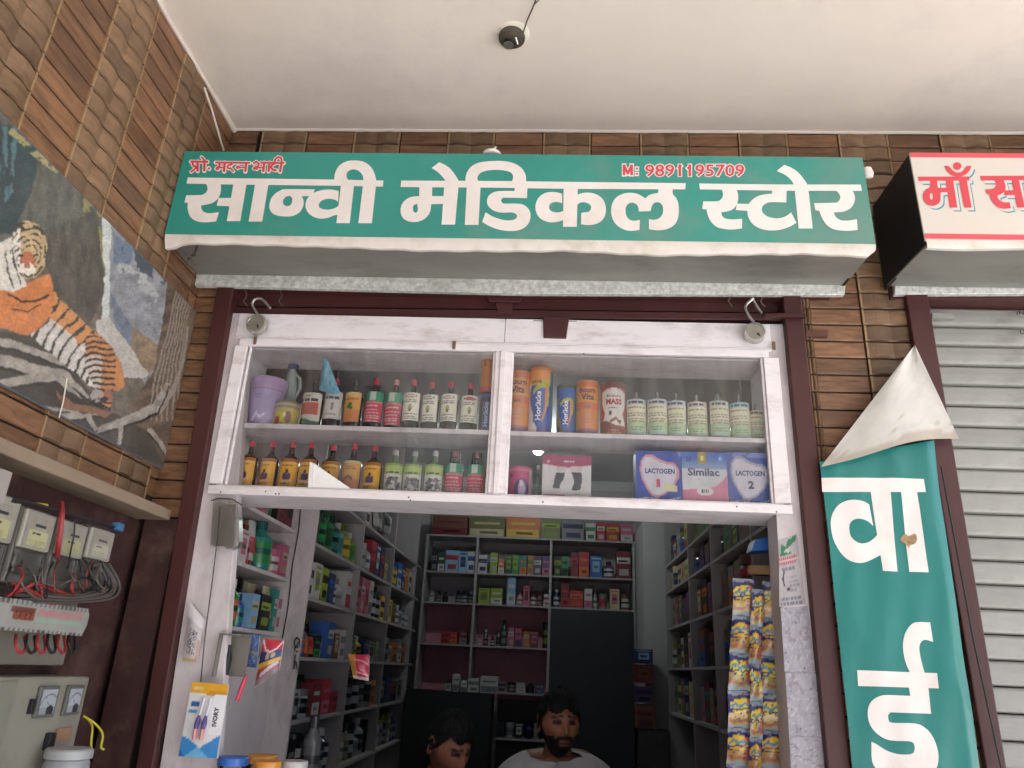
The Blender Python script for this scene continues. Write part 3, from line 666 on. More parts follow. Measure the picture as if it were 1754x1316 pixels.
def fpaint(U, V):
    n = fbm(U*4, V*4, 3, 5); c = full(U, 'c8c5bf')*(.9+.2*n[..., None]); put(c, (V < .06+.05*n) | (fbm(U, V, 30, 8) > .80), 'b0a69a'); return c
grid(g, ffn, 24, 24, fpaint); g.sm = [True]*len(g.f)
emit('folded_corner', g, vcmat('flex_back', .5, var=.08, scale=14), BN)
k7 = 5.0615; q7 = lambda *ps: [[(1390+u/k7, 780+v/k7) for u, v in p] for p in ps]
k8 = 4.767; q8 = lambda *ps: [[(1430+u/k8, 1040+v/k8) for u, v in p] for p in ps]
L1 = q7([(88,195),(700,196),(975,205),(990,320),(95,318)], SM([(500,425),(450,400),(390,387),(320,390),(250,420),(200,475),(170,550),(170,640),(190,730),(230,810),(285,880),(350,922),(430,935),(500,915),(560,885),(612,858),(590,675),(572,690),(540,722),(490,755),(430,765),(380,745),(340,700),(328,640),(335,590),(365,560),(410,550),(460,560),(500,580),(537,612)]),
        [(512,310),(685,310),(745,1010),(618,1003)], [(775,310),(912,310),(1018,1015),(850,1010)])
L2 = q8([(185,515),(835,540),(850,665),(195,645)], SM([(780,125),(805,285),(745,268),(710,280),(692,320),(695,380),(710,450),(735,540),(612,535),(580,460),(562,380),(558,300),(575,220),(610,160),(660,125)]),
        SM([(600,640),(615,725),(430,718),(360,730),(305,765),(275,820),(270,890),(285,955),(320,1010),(380,1060),(460,1090),(600,1095),(640,1110),(650,1150),(640,1190),(600,1203),(510,1200),(420,1170),(340,1120),(298,1100),(305,1260),(360,1340),(480,1420),(620,1450),(740,1420),(820,1330),(845,1230),(830,1130),(790,1040),(730,980),(650,950),(470,945),(440,925),(435,885),(455,860),(790,872),(765,640)]))
def densify(V, F, mx=14):
    V = list(V); F = list(F)
    for _ in range(5):
        mid = {}; out = []
        def gm(i, j):
            k = (min(i, j), max(i, j))
            if (V[i]-V[j]).length < mx: return None
            if k not in mid: V.append((V[i]+V[j])/2); mid[k] = len(V)-1
            return mid[k]
        for f in F:
            a, b, c = f[:3]; ab, bc, ca = gm(a, b), gm(b, c), gm(c, a)
            poly = [a]+([ab] if ab is not None else [])+[b]+([bc] if bc is not None else [])+[c]+([ca] if ca is not None else [])
            if len(poly) == 3: out.append((a, b, c)); continue
            if len(poly) == 6: out += [(a, ab, ca), (ab, b, bc), (ca, bc, c), (ab, bc, ca)]
            else:
                s0 = ab if ab is not None else (bc if bc is not None else ca); k0 = poly.index(s0); pl = poly[k0:]+poly[:k0]
                out += [(pl[0], pl[i], pl[i+1]) for i in range(1, len(pl)-1)]
        if len(out) == len(F): break
        F = out
    return V, F
for L in (L1, L2):
    V, F = fill(L); g = MB(); flat(g, *densify(V, F), lambda a, b: blet(a, b, -.0011)); emit('lettering', g, M_LETW, BN)
g = MB(); V, F = fill([SM([(1545,920),(1550,915),(1558,918),(1567,914),(1571,922),(1568,931),(1560,934),(1557,940),(1554,934),(1549,930),(1543,926)], 90)]); flat(g, V, F, lambda a, b: blet(a, b, -.0017)); emit('rust_stain', g, mat('rust_stain', 'a08562', .8, var=.5, scale=90), BN)
g = MB(); g.tube([PY(1612, 800, -.06), PY(1640, 950, -.058), PY(1668, 1100, -.056), PY(1715, 1316, -.055)], .0022, 6)
tag(emit('wire', g, M_WIRE_K), 'thin dark cable running down the maroon post right of the green banner', 'wire')

# ================================================================== TIGER POSTER
SMP = lambda p: [(q.x, q.y) for q in smooth_poly(p, 100)]
def tiger(Xp, Yp):
    n1 = fbm(Xp, Yp, .02, 1); n2 = fbm(Xp, Yp, .09, 2); n3 = fbm(Xp*1.0, Yp*.25, .12, 3); n4 = fbm(Xp*.3+Yp*.9, Yp*.2-Xp*.1, .1, 11)
    img = full(Xp, '5f564a')*(.35+1.3*n2[..., None])
    # rocks with streaks, darker and greener to the upper left
    put(img, (Yp < 420) & (Xp < 175), (full(Xp, '4c4a42')*(.3+1.4*n3[..., None])))
    put(img, inpoly(Xp, Yp, [(-300, 100), (70, 235), (55, 330), (20, 400), (-300, 420)]), (full(Xp, '1f2e33')*(.4+1.2*n1[..., None])))
    put(img, inpoly(Xp, Yp, [(0, 215), (30, 220), (20, 330), (-20, 380)]) & (n3 > .45), '3f5f66')
    put(img, near(Xp, Yp, [(20, 225), (60, 262), (110, 300)], 6) & (n2 > .4), '8a8456')
    put(img, inpoly(Xp, Yp, [(140, 330), (178, 375), (182, 470), (150, 540), (135, 470)]) & (n2 > .42), '7a7440')
    put(img, inpoly(Xp, Yp, [(60, 400), (165, 360), (178, 500), (150, 560), (95, 500)]), (full(Xp, '453f37')*(.3+1.5*n3[..., None])))
    # waterfall and pool
    put(img, inpoly(Xp, Yp, [(172, 372), (200, 385), (206, 480), (185, 545), (172, 545), (178, 470)]), (full(Xp, 'b4b8b6')*(.8+.4*n2[..., None])))
    put(img, inpoly(Xp, Yp, [(190, 385), (340, 545), (340, 800), (185, 560)]), (full(Xp, '7e8086')*(.55+.95*n2[..., None])))
    put(img, inpoly(Xp, Yp, [(193, 400), (232, 425), (215, 470), (195, 450)]), '5c6c80')
    put(img, inpoly(Xp, Yp, [(205, 400), (290, 465), (280, 490), (215, 450)]) & (n3 > .5), '3a4450')
    put(img, near(Xp, Yp, [(210, 460), (245, 480), (262, 510)], 9) & (n2 > .45), '9a9c9e')
    put(img, inpoly(Xp, Yp, [(188, 500), (225, 560), (232, 600), (200, 580)]), (full(Xp, '5e6a7a')*(.7+.6*n2[..., None])))
    put(img, inpoly(Xp, Yp, [(225, 560), (270, 590), (275, 630), (250, 640), (222, 600)]), (full(Xp, '7d6a52')*(.5+1.0*n2[..., None])))
    put(img, inpoly(Xp, Yp, [(163, 548), (185, 543), (215, 585), (255, 640), (250, 650), (205, 645), (170, 590)]), (full(Xp, 'a8a29b')*(.85+.3*n2[..., None])))
    # big trunk and aerial roots at the right
    put(img, inpoly(Xp, Yp, [(285, 480), (345, 530), (345, 830), (250, 800), (225, 690), (262, 640), (275, 560)]), (full(Xp, '5b4a3c')*(.35+1.4*n4[..., None])))
    for k in range(7):
        put(img, near(Xp, Yp, [(300+k*5, 500), (285+k*5, 570), (268+k*6, 640), (250+k*9, 720)], 1.4), '85786a')
    put(img, near(Xp, Yp, [(322, 560), (312, 620), (295, 670), (275, 705)], [2, 3, 4, 5]), '8b7f74')
    put(img, near(Xp, Yp, [(340, 560), (325, 700), (300, 790)], [6, 10, 8]), '1c1815')
    # roots on the ground
    put(img, inpoly(Xp, Yp, [(-300, 560), (60, 570), (130, 640), (180, 700), (250, 740), (300, 830), (-300, 640)]), (full(Xp, '38322c')*(.4+1.2*n1[..., None])))
    for pts, w in (([(-60, 575), (20, 590), (80, 610), (130, 632)], [5, 6, 6, 3]), ([(-60, 600), (10, 618), (60, 635), (110, 640), (150, 680)], [8, 10, 9, 6, 3]), ([(0, 660), (40, 650), (95, 645), (120, 665), (150, 700)], [9, 8, 7, 5, 3]),
                   ([(60, 700), (120, 702), (170, 712)], [4, 3, 2]), ([(165, 738), (215, 722), (265, 700), (285, 660)], [5, 7, 8, 4]), ([(205, 735), (204, 760)], [4, 3]), ([(255, 738), (275, 760), (290, 790)], [4, 4, 2]), ([(100, 715), (150, 710), (162, 735)], [6, 7, 3])):
        put(img, near(Xp, Yp, [(a_, b_+3) for a_, b_ in pts], [k_*1.25 for k_ in w]), '1e1a17'); put(img, near(Xp, Yp, pts, w), (full(Xp, '8f877e')*(.5+1.0*n2[..., None])))
    put(img, near(Xp, Yp, [(85, 665), (115, 680), (145, 700)], 11) & (n2 > .35), '2a2320')
    put(img, inpoly(Xp, Yp, [(95, 668), (125, 690), (190, 705), (180, 715), (110, 700)]), '77513a')
    # tiger: body
    body = inpoly(Xp, Yp, SMP([(52, 573), (60, 540), (90, 500), (100, 508), (115, 525), (150, 558), (186, 590), (206, 625), (211, 650), (205, 665), (165, 668), (132, 640), (108, 623), (80, 600)]))
    s = (Xp*.80+Yp*.60)+9*(n1-.5)*2; t = (-Xp*.60+Yp*.80)
    put(img, body, (full(Xp, 'b9b2ac')*(.8+.4*n2[..., None])))
    put(img, body & (t < 370+30*n2), 'b97a3a')
    wv = np.sin(s*.36+3.2*np.sin(t*.02)+2.5*n1)
    put(img, body & (wv > .35+.5*np.abs(np.sin(t*.055+n2*3))), '2b2322')
    hind = inpoly(Xp, Yp, SMP([(148, 572), (165, 575), (188, 592), (205, 625), (212, 655), (205, 668), (188, 668), (190, 690), (183, 700), (172, 690), (165, 668), (150, 640), (145, 605)]))
    put(img, hind, (full(Xp, 'b0723a')*(.75+.5*n2[..., None])))
    put(img, hind & (Xp < 172) & (Yp > 610), 'b0a296')
    put(img, hind & (np.sin(Yp*.62+Xp*.12+np.sin(Xp*.09)*2.5) > .15+.25*n2) & (Xp < 196), '281f1c')
    put(img, (Xp-166)**2/110+(Yp-679)**2/120 < 1, '8f8680'); put(img, (Xp-184)**2/70+(Yp-676)**2/90 < 1, '8a5540')
    put(img, near(Xp, Yp, [(178, 683), (160, 690), (185, 700)], 4) & (n2 > .4), '221a1a')
    # chest and shoulder
    ch = inpoly(Xp, Yp, SMP([(-70, 500), (0, 492), (20, 496), (60, 478), (85, 470), (92, 505), (85, 540), (58, 570), (30, 572), (0, 560), (-70, 560)]))
    put(img, ch, (full(Xp, 'b96c30')*(.7+.55*n2[..., None])))
    put(img, near(Xp, Yp, [(10, 504), (35, 515), (60, 517), (82, 506)], 2) | near(Xp, Yp, [(20, 530), (45, 534), (70, 522)], 1.4), '33211a')
    # head
    hd = ((Xp-48)/32)**2+((Yp-428)/50)**2 < 1
    put(img, inpoly(Xp, Yp, [(-10, 420), (20, 405), (30, 440), (45, 490), (20, 500), (-10, 495)]), (full(Xp, 'c5bdb2')*(.8+.35*n2[..., None])))
    put(img, hd, (full(Xp, 'ae9468')*(.7+.5*n2[..., None])))
    put(img, ((Xp-46)/14)**2+((Yp-452)/22)**2 < 1, 'a9603a')
    put(img, hd & (Xp < 34), 'c9c0b4')
    rr = np.hypot((Xp-46)*1.25, Yp-440); aa = np.arctan2(Yp-440, Xp-46)
    put(img, hd & (np.sin(rr*.62+3.0*np.sin(aa*2)+5*n1) > .45) & (rr > 15) & (np.abs(np.sin(aa*3.5+rr*.12+n2*2)) > .45), '2c2622'); put(img, ((Xp-47)/15)**2+((Yp-462)/11)**2 < 1, 'cdc4b6'); put(img, ((Xp-47)/6)**2+((Yp-455)/5)**2 < 1, 'a0604a')
    put(img, near(Xp, Yp, [(24, 395), (32, 385), (40, 392)], 3) | near(Xp, Yp, [(58, 388), (68, 392), (72, 402)], 3), '3a2c22')
    put(img, near(Xp, Yp, [(33, 436), (40, 438)], 1.8) | near(Xp, Yp, [(56, 438), (63, 436)], 1.8), '16120f')
    put(img, near(Xp, Yp, [(40, 470), (48, 474), (56, 470)], 1.6), '1d1512')
    put(img, near(Xp, Yp, [(8, 430), (12, 465), (20, 492)], 1.4) | near(Xp, Yp, [(20, 425), (26, 460), (34, 486)], 1.2), '2c2622')
    return img*.95
PST = thing('poster', 'glossy poster of a tiger lying on tree roots beside a waterfall on the left wall', 'poster', (XL+.012, -.65, 2.03))
PZ0, PZ1, PY0, PY1 = 2.032, 2.567, -1.25, -.004
g = MB()
def pfn(u, v): return Vector((XL+.0145+.0012*sin(u*17+v*6), PY0+(PY1-PY0)*u, PZ0+(PZ1-PZ0)*v))
def ppaint(U, V):
    yy = PY0+(PY1-PY0)*U; zz = PZ0+(PZ1-PZ0)*V; q = np.stack([np.full(U.shape, XL+.013)-CAM[0], yy-CAM[1], zz-CAM[2]], -1) @ AX.T
    xx, yy_ = q[..., 0]/q[..., 2]*FPX+CX, CY-q[..., 1]/q[..., 2]*FPX
    wx = 7*(fbm(xx, yy_, .05, 31)-.5)+3*(fbm(xx, yy_, .3, 32)-.5); wy = 7*(fbm(xx, yy_, .05, 41)-.5)+3*(fbm(xx, yy_, .3, 42)-.5)
    im = tiger(xx+wx, yy_+wy); pd = np.pad(im, ((1, 1), (1, 1), (0, 0)), 'edge'); sm_ = im*.5+sum(pd[a:a+im.shape[0], b:b+im.shape[1]] for a in range(3) for b in range(3))/18
    gr = sm_.mean(-1, keepdims=True); sm_ = gr+(sm_-gr)*.92; return (np.clip(sm_, 0, 1)*1.15+.028)*(.7+.6*fbm(xx, yy_, .4, 51)[..., None])
grid(g, pfn, 460, 250, ppaint); g.sm = [True]*len(g.f); emit('print', g, VCS, PST)
g = MB(); g.prism([(XL+.010, PY0-.004, PZ0-.004), (XL+.010, PY1+.002, PZ0-.004), (XL+.010, PY1+.002, PZ1+.004), (XL+.010, PY0-.004, PZ1+.004)], (.0028, 0, 0)); emit('backing_board', g, mat('poster_edge', '5b5f66', .5), PST)
g = MB(); g.tube([PX(115, 648, XL+.02), PX(108, 690, XL+.022), PX(101, 716, XL+.02)], .0016, 6); emit('hanging_string', g, M_WIRE_W, PST)

# ================================================================== DOORWAY FRAME AND GLASS CABINET
DF = thing('door_frame', 'white painted door jambs with peeling edges on both sides of the shop opening', 'door frame', (-.15, .05, .12))
g = MB(); slab(g, ((392.5, 541), (273, 1316)), ((430, 541), (372, 1316)), .002, .12, 2.57, .035); emit('jamb', g, M_WHITE2, DF, bevel=.003)
g = MB(); slab(g, ((1310, 541), (1354.5, 1316)), ((1345.5, 541), (1417, 1316)), .002, .12, 2.57, .10); emit('jamb', g, M_WHITE2, DF, bevel=.003)
g = MB(); L_ = [PY(1346+.0952*(y-560)+1.5*sin(y*.3), y, -.002) for y in range(610, 1316, 14)]; g.tube(L_, [.0025+.003*random.random() for _ in L_], 5); emit('peeling_edge', g, M_WHITE, DF)
g = MB(); g.tube([PY(357-.155*(y-760)-2+1.2*sin(y*.11), y, -.0) for y in range(560, 1316, 18)], .0028, 5); emit('gap_line', g, M_DARK, DF)
CB = thing('wall_cabinet', 'white wooden glass fronted cabinet across the top of the shop opening', 'cabinet', (-.17, .085, 1.958))
CX0, CX1, CM0, CM1, CD = -1.05, .685, -.200, -.150, .19
def cpart(name, x0, x1, y0, y1, z0, z1, mm=None, bev=.002):
    g = MB(); g.box(x0, x1, y0, y1, z0, z1); return emit(name, g, mm or M_WHITE, CB, bevel=bev)
cpart('bottom_rail', CX0, CX1, -.014, .012, 1.957, 1.983)
cpart('rail_bead', CX0+.02, CX1-.02, -.008, .012, 1.9835, 1.988)
cpart('top_rail', CX0+.01, .655, -.012, .012, 2.447, 2.472)
cpart('stile', -1.052, -1.012, -.013, .0125, 1.9885, 2.4465)
cpart('stile', .637, .684, -.013, .0125, 1.9885, 2.4465)
cpart('centre_stile', CM0, CM1, -.013, .0125, 1.9885, 2.4465)
cpart('centre_bead', CM0+.016, CM1-.016, -.020, -.0135, 1.985, 2.445)
for x in (-1.006, CM0-.0085, CM1, .629): cpart('glazing_bead', x, x+.008, -.005, .0115, 1.9885, 2.4465)
cpart('header_panel', -1.062, CM0+.024, -.004, .02, 2.4725, 2.566)
cpart('header_panel', CM0+.0255, .668, -.004, .02, 2.4725, 2.566)
cpart('header_molding', CX0+.012, .655, -.009, -.0045, 2.4725, 2.479)
cpart('bottom_board', CX0+.004, CX1-.004, .0125, CD, 1.958, 1.9835)
cpart('top_board', -1.03, .66, .0205, CD, 2.447, 2.462)
cpart('side_board', -1.035, -1.018, .0127, CD, 1.984, 2.4465)
cpart('side_board', .645, .662, .0127, CD, 1.984, 2.4465)
cpart('divider', CM0+.018, CM1-.018, .0127, CD, 1.984, 2.4465)
cpart('shelf', -1.0175, CM0+.0175, .0135, CD-.004, 2.176, SHELF_Z)
cpart('shelf', CM1-.0175, .6445, .0135, CD-.004, 2.176, SHELF_Z-.001)
for x0, x1 in ((-1.0115, CM0-.001), (CM1+.001, .636)):
    g = MB(); g.box(x0, x1, -.001, .003, 1.989, 2.446); emit('glass_pane', g, M_GLASS, CB)
for x, y in ((778, 591), (438, 583), (1325, 592)):
    p = PY(x, y, -.012); g = MB(); g.box(p.x-.005, p.x+.005, -.018, -.0121, p.z-.016, p.z+.012); emit('turn_button', g, mat('rusty_metal', '7a5f50', .6, metal=.3), CB, bevel=.002)
for i, (x, y) in enumerate(((472, 846), (478, 846), (378, 843), (700, 852), (703, 857), (1262, 868), (1330, 877), (455, 842), (1000, 606), (930, 860))):
    p = PY(x, y, -.0145); g = MB(); g.lathe([(.0026, 0), (.002, -.001), (.0, -.0015)], p, 8, 'y'); emit('nail_head', g, M_DARK, CB)

# padlocks hanging on the shutter hooks
def padlock(name, cx, cy, sh1, sh2, label):
    Yp = -.030; c = PY(cx, cy, Yp); t = thing(name, label, 'padlock', (c.x, c.y, c.z-.034), group='steel padlocks over the cabinet')
    g = MB(); R = .0335; g.lathe([(.0, -.0115), (R*.80, -.0115), (R*.84, -.0135), (R*.97, -.0125), (R, -.009), (R, .009), (R*.95, .012), (0, .012)][::-1], c, 36, 'y')
    emit('body', g, M_STEEL, t, sharp=30)
    g = MB(); g.lathe([(0, .0116), (R*.78, .0116), (R*.78, .0122), (0, .0122)], (c.x, c.y-.0240, c.z), 30, 'y'); emit('face_plate', g, mat('worn_steel', '9b948a', .45, metal=.6, var=.2, scale=40), t)
    g = MB(); g.hexa([(c.x+a, c.y-.0135-b, c.z+d) for b, q in ((0, 0), (.001, 0)) for a, d in ((.004, -.006), (.010, -.016), (.014, -.014), (.008, -.004))]); emit('keyhole', g, M_DARK, t)
    g = MB(); g.tube([PY(*p, Yp-.004*i/len(sh1)) for i, p in enumerate(sh1)], .0042, 10)
    if sh2: g.tube([PY(*p, Yp) for p in sh2], .0042, 10)
    emit('shackle', g, M_STEEL, t); return t
padlock('padlock', 440.5, 557, [(443, 540), (438, 533), (433.5, 527), (432, 520), (435, 514), (441, 511.5), (448, 512), (454, 517), (459, 524), (463, 528)], None, 'round steel padlock hanging open at the upper left of the cabinet')
padlock('padlock', 1292.5, 571, [(1291, 552), (1283, 541), (1278, 533), (1276.5, 526), (1280, 520), (1286, 515), (1290, 511)], [(1289, 512), (1294, 521), (1299, 529), (1305, 537)], 'round steel padlock hanging open at the upper right of the cabinet')

# ================================================================== GOODS IN THE CABINET
M_AMBER = mat('amber_glass', '2c1a12', .12, var=.2, spec=.7)
M_AMBERG = mat('dark_green_glass', '1e2b20', .12, var=.2, spec=.7)
M_GREENG = mat('green_glass', '5c7a4c', .12, var=.15, spec=.7)
M_GREYG = mat('cloudy_clear_bottle', '7e8583', .15, var=.15, spec=.7)
M_CAPR = mat('pink_red_cap', 'c8435a', .35); M_CAPK = mat('black_cap', '1c1a1c', .35); M_CAPS = mat('silver_cap', 'c4c8c8', .3, metal=.7); M_CAPW = mat('white_cap', 'dcd6d8', .35); M_CAPP = mat('pink_clear_cap', 'cf8a94', .3)
def T(U, V, c='ffffff'): return full(U, c)
def lines(img, U, V, y0, y1, n, x0, x1, c, fr=.45, seed=0):
    for k in range(n):
        ya = y0+(y1-y0)*k/n; w = np.random.RandomState(seed*50+k).rand(); put(img, (V > ya) & (V < ya+(y1-y0)/n*fr) & (U > x0+.06*w) & (U < x1-.18*w) & (np.sin(U*90+k*3)+np.sin(U*41+k) > -.9), c)
def lab_yellow(U, V, s=0):
    i = full(U, 'eab040'); i *= (.93+.14*fbm(U, V, 5, s+3)[..., None]); put(i, V > .88, 'b3662e'); put(i, (V < .10), '93a03c')
    put(i, (V > .84) & (V < .87), 'e8cf8a'); lines(i, U, V, .70, .82, 2, .2, .8, '7a3a20', seed=s)
    for cx, cy, rx, ry in ((.50, .56, .05, .07), (.42, .40, .09, .12), (.60, .40, .09, .12), (.50, .36, .05, .16)): put(i, ((U-cx)/rx)**2+((V-cy)/ry)**2 < 1, '4a2f52')
    put(i, ((U-.50)/.05)**2+((V-.60)/.05)**2 < 1, '2a1a1a'); put(i, (V > .22) & (V < .27) & (abs(U-.5) < .3), 'e8b9a0'); lines(i, U, V, .12, .2, 2, .25, .75, '5a7a2a', seed=s+9); return i
def lab_orange(U, V, s=0):
    i = full(U, 'e8a752'); put(i, V < .42, 'dd8d55'); put(i, V > .84, 'e5c189'); put(i, (V > .76) & (V < .80) & (abs(U-.5) < .35), 'b0552c')
    for cx, cy in ((.42, .50), (.55, .47), (.5, .58)): put(i, ((U-cx)/.09)**2+((V-cy)/.06)**2 < 1, '3a7a35')
    lines(i, U, V, .1, .3, 3, .2, .8, 'a8503a', seed=s); return i
def lab_orange2(U, V, s=0):
    i = full(U, 'dba860'); put(i, V < .4, 'cf8a62'); put(i, V > .9, 'd6c49a'); put(i, near(U, V, [(.35, .42), (.45, .48), (.6, .40)], .05), '8a5a44'); lines(i, U, V, .7, .85, 2, .2, .8, '9a5c30', seed=s); return i
def lab_green(U, V, s=0):
    i = full(U, 'e2e2d6'); put(i, V > .58, 'b9cc7a'); put(i, V > .9, '93ad5c'); lines(i, U, V, .62, .7, 1, .15, .85, '2f4a2a', fr=.8, seed=s)
    put(i, inpoly(U, V, [(.15, .08), (.3, .5), (.5, .42), (.62, .5), (.85, .1)]), '7f807e'); put(i, inpoly(U, V, [(.3, .08), (.45, .35), (.6, .3), (.62, .08)]), 'dcdad8')
    put(i, (fbm(U*2, V*2, 5, s+1) > .58) & (V < .5) & (abs(U-.5) < .38), '3b3a42'); return i
def lab_rg(U, V, s=0):
    i = full(U, 'd8506a'); put(i, V > .68, '3f9a78'); put(i, (V > .72) & (abs(U-.45) < .14), 'c9d8cc'); put(i, (V > .62) & (V < .68), 'd98a8f')
    lines(i, U, V, .02, .46, 5, .02, .9, 'e3d2d0', fr=.35, seed=s); lines(i, U, V, .50, .6, 1, .1, .9, 'f0e2e2', fr=.5, seed=s+4)
    if s % 2: put(i, U > .85, 'cf7a3a')
    return i
def lab_white(U, V, s=0):
    i = full(U, 'eeeedd'); put(i, (abs(U-.5) > .46), 'c9b6b0'); put(i, (((U-.5)/.3)**2+((V-.88)/.06)**2 < 1), ['b98a6a', '6f6558', 'b8808e', '9a4048'][s % 4]); put(i, (((U-.5)/.24)**2+((V-.88)/.035)**2 < 1), 'e4ddd2' if s % 4 != 3 else 'c87a7c')
    lines(i, U, V, .66, .78, 2, .12, .88, '6d6a70', seed=s); put(i, ((U-.5)/.09)**2+((V-.45)/.13)**2 < 1, 'b5b576'); put(i, ((U-.5)/.04)**2+((V-.38)/.07)**2 < 1, '4c4f3a')
    lines(i, U, V, .06, .28, 4, .1, .9, '7f7d78', seed=s+5); return i
def lab_brown(U, V, s=0):
    i = full(U, 'd9d4c8'); put(i, (V < .68) & (V > .27), 'c2473f'); put(i, (V > .27) & (V < .68) & (U > .86), 'd8d0c4'); lines(i, U, V, .34, .62, 4, .1, .8, '8f5a3a', seed=s)
    put(i, V < .12+.05*np.sin(U*6), '1f6a4a'); lines(i, U, V, .72, .84, 1, .08, .92, '2c2730', fr=.9, seed=s); lines(i, U, V, .88, .95, 1, .3, .7, '6a6464', seed=s); return i
def lab_plain(U, V, s=0):
    i = full(U, 'd5d3cf'); lines(i, U, V, .72, .84, 1, .1, .9, '5a585e', fr=.8, seed=s); lines(i, U, V, .10, .26, 3, .15, .85, '6c6a68', seed=s+3); put(i, ((U-.5)/.07)**2+((V-.45)/.14)**2 < 1, '8c8c86'); return i
def lab_form(U, V, s=0):
    i = full(U, 'e0dec2'); i *= (.94+.12*fbm(U, V, 4, s+3)[..., None]); put(i, (V < .34), 'b7cfa8'); put(i, V < .10, 'a8c2bc'); put(i, V > .86, ['c2c8cf', 'c9d2de', 'c2d0dc', 'cfc8bd', 'cfd6c4', '9fd0d8', 'c8c4a0'][s % 7])
    lines(i, U, V, .88, .97, 1, .08, .9, '3f4a5c', fr=.7, seed=s); lines(i, U, V, .36, .82, 8, .05, .95, '8f8d78', fr=.3, seed=s+2); lines(i, U, V, .74, .82, 1, .1, .5, 'c0653c', fr=.6, seed=s); lines(i, U, V, .13, .3, 3, .2, .8, '6f9a72', fr=.3, seed=s+7); return i
def arc(R, a0, a1, z0, z1, cy=0.0, ell=1.0):
    def f(u, v):
        a = a0+(a1-a0)*u; return (R*sin(a), cy-R*cos(a)*ell, z0+(z1-z0)*v)
    return f
def bottle(label, H, R, lab, glass, cap, capw=.31, z=(.06, .58), tall=0, clearcap=False, group=None, cat='bottle', mini=False, name='syrup_bottle'):
    t = thing(name, label, cat, (0, 0, 0), group=group)
    nk = .74; g = MB()
    g.lathe([(R*.9, 0), (R, .004), (R, H*.60), (R*.93, H*.645), (R*.6, H*.70), (R*.36, H*.74), (R*.30, H*.78), (R*.26, H*.89), (0, H*.89)], (0, 0, 0), 22, sy=.82); emit('body', g, glass, t, local=True)
    g = MB(); rc = R*capw
    g.lathe([(rc, H*.885), (rc, H*.98), (rc*.8, H), (0, H)], (0, 0, 0), 16); emit('cap', g, cap, t, local=True)
    if clearcap:
        g = MB(); g.lathe([(rc*1.5, H*.76), (rc*1.35, H*.90), (rc*1.2, H*1.0)], (0, 0, 0), 16); emit('measuring_cup', g, M_CLEAR, t, local=True)
    g = MB(); grid(g, arc(R*1.012, -1.25, 1.25, H*z[0], H*z[1], 0, .83), 26, 30, lab); g.sm = [True]*len(g.f); emit('label', g, VC, t, local=True)
    return t
def spot(xc, ytop, zb, Yc, ybase=None):
    """base point on a shelf under a photographed top point"""
    top = PY(xc, ytop, Yc); H = top.z-zb; yb = pix((top.x, Yc, zb))[1]; return Vector((PY(xc, ytop*.4+yb*.6, Yc).x, Yc, zb)), H
ZS, ZB = SHELF_Z+.0005, 1.984
GA = 'bottles on the upper left cabinet shelf'; GB = 'yellow labelled bottles on the lower left cabinet shelf'
def put_bottle(xc, ytop, zb, Yc, label, R, lab, glass, cap, **k):
    p, H = spot(xc, ytop, zb, Yc); t = bottle(label, H*random.uniform(.985, 1.01), R, lab, glass, cap, **k); t.location = p+Vector((random.uniform(-.0015, .0015), random.uniform(-.006, .008), 0)); t.rotation_euler = (0, 0, radians(random.uniform(-14, 12))); return t
put_bottle(534, 653, ZS, .075, 'dark bottle with black cap, its label white above a red block and green base', .035, lab_brown, M_AMBER, M_CAPK, z=(.10, .72), group=GA)
put_bottle(570, 648, ZS, .080, 'bottle with plain white label between the red block label and the orange leaf label', .029, lab_plain, M_AMBER, M_CAPR, z=(.20, .72), group=GA)
put_bottle(605, 652, ZS, .090, 'bottle with orange label showing a green leaf on the upper left shelf', .030, lab_orange, M_AMBER, M_CAPK, z=(.16, .72), group=GA)
put_bottle(640, 650, ZS, .085, 'red and green labelled bottle next to the orange leaf bottle on the upper shelf', .0295, lambda u, v: lab_rg(u, v, 0), M_AMBER, M_CAPR, z=(.16, .72), group=GA)
put_bottle(673, 650, ZS, .085, 'red and green labelled bottle next to the row of white labels on the upper shelf', .0295, lambda u, v: lab_rg(u, v, 2), M_AMBER, M_CAPP, z=(.12, .72), group=GA)
for k, (x, yt) in enumerate(((705, 652), (737, 654), (769, 655), (803, 657))):
    put_bottle(x, yt, ZS, .075, ['first white labelled red capped bottle right of the red and green bottles', 'second white labelled red capped bottle right of the red and green bottles', 'third white labelled red capped bottle, second from the stacked jars', 'last white labelled red capped bottle, next to the stacked orange pack'][k], .0285, lambda u, v, k=k: lab_white(u, v, k), M_AMBERG, M_CAPR, z=(.20, .72), group='white labelled bottles on the upper left shelf')
for k, (x, yt) in enumerate(((425, 755), (459, 757), (494, 758), (529, 759), (565, 761), (602, 762), (637, 764))):
    lb = lab_yellow if k != 5 else lab_orange2
    put_bottle(x, yt, ZB, .07+.004*(k % 2), f'{"yellow" if k != 5 else "pale orange"} labelled bottle with pink cap, {ORD[k]} from the left on the lower shelf', .0295, lambda u, v, k=k, lb=lb: lb(u, v, k), M_AMBER, M_CAPR, z=(.06, .64), group=GB)
for k, (x, yt) in enumerate(((673, 772), (707, 772.5), (742, 774))):
    put_bottle(x, yt, ZB, .07, f'{["left", "middle", "right"][k]} one of three green bottles with silver caps on the lower shelf', .029, lambda u, v, k=k: lab_green(u, v, k), M_GREENG, M_CAPS, z=(.12, .68), group='green bottles with silver caps')
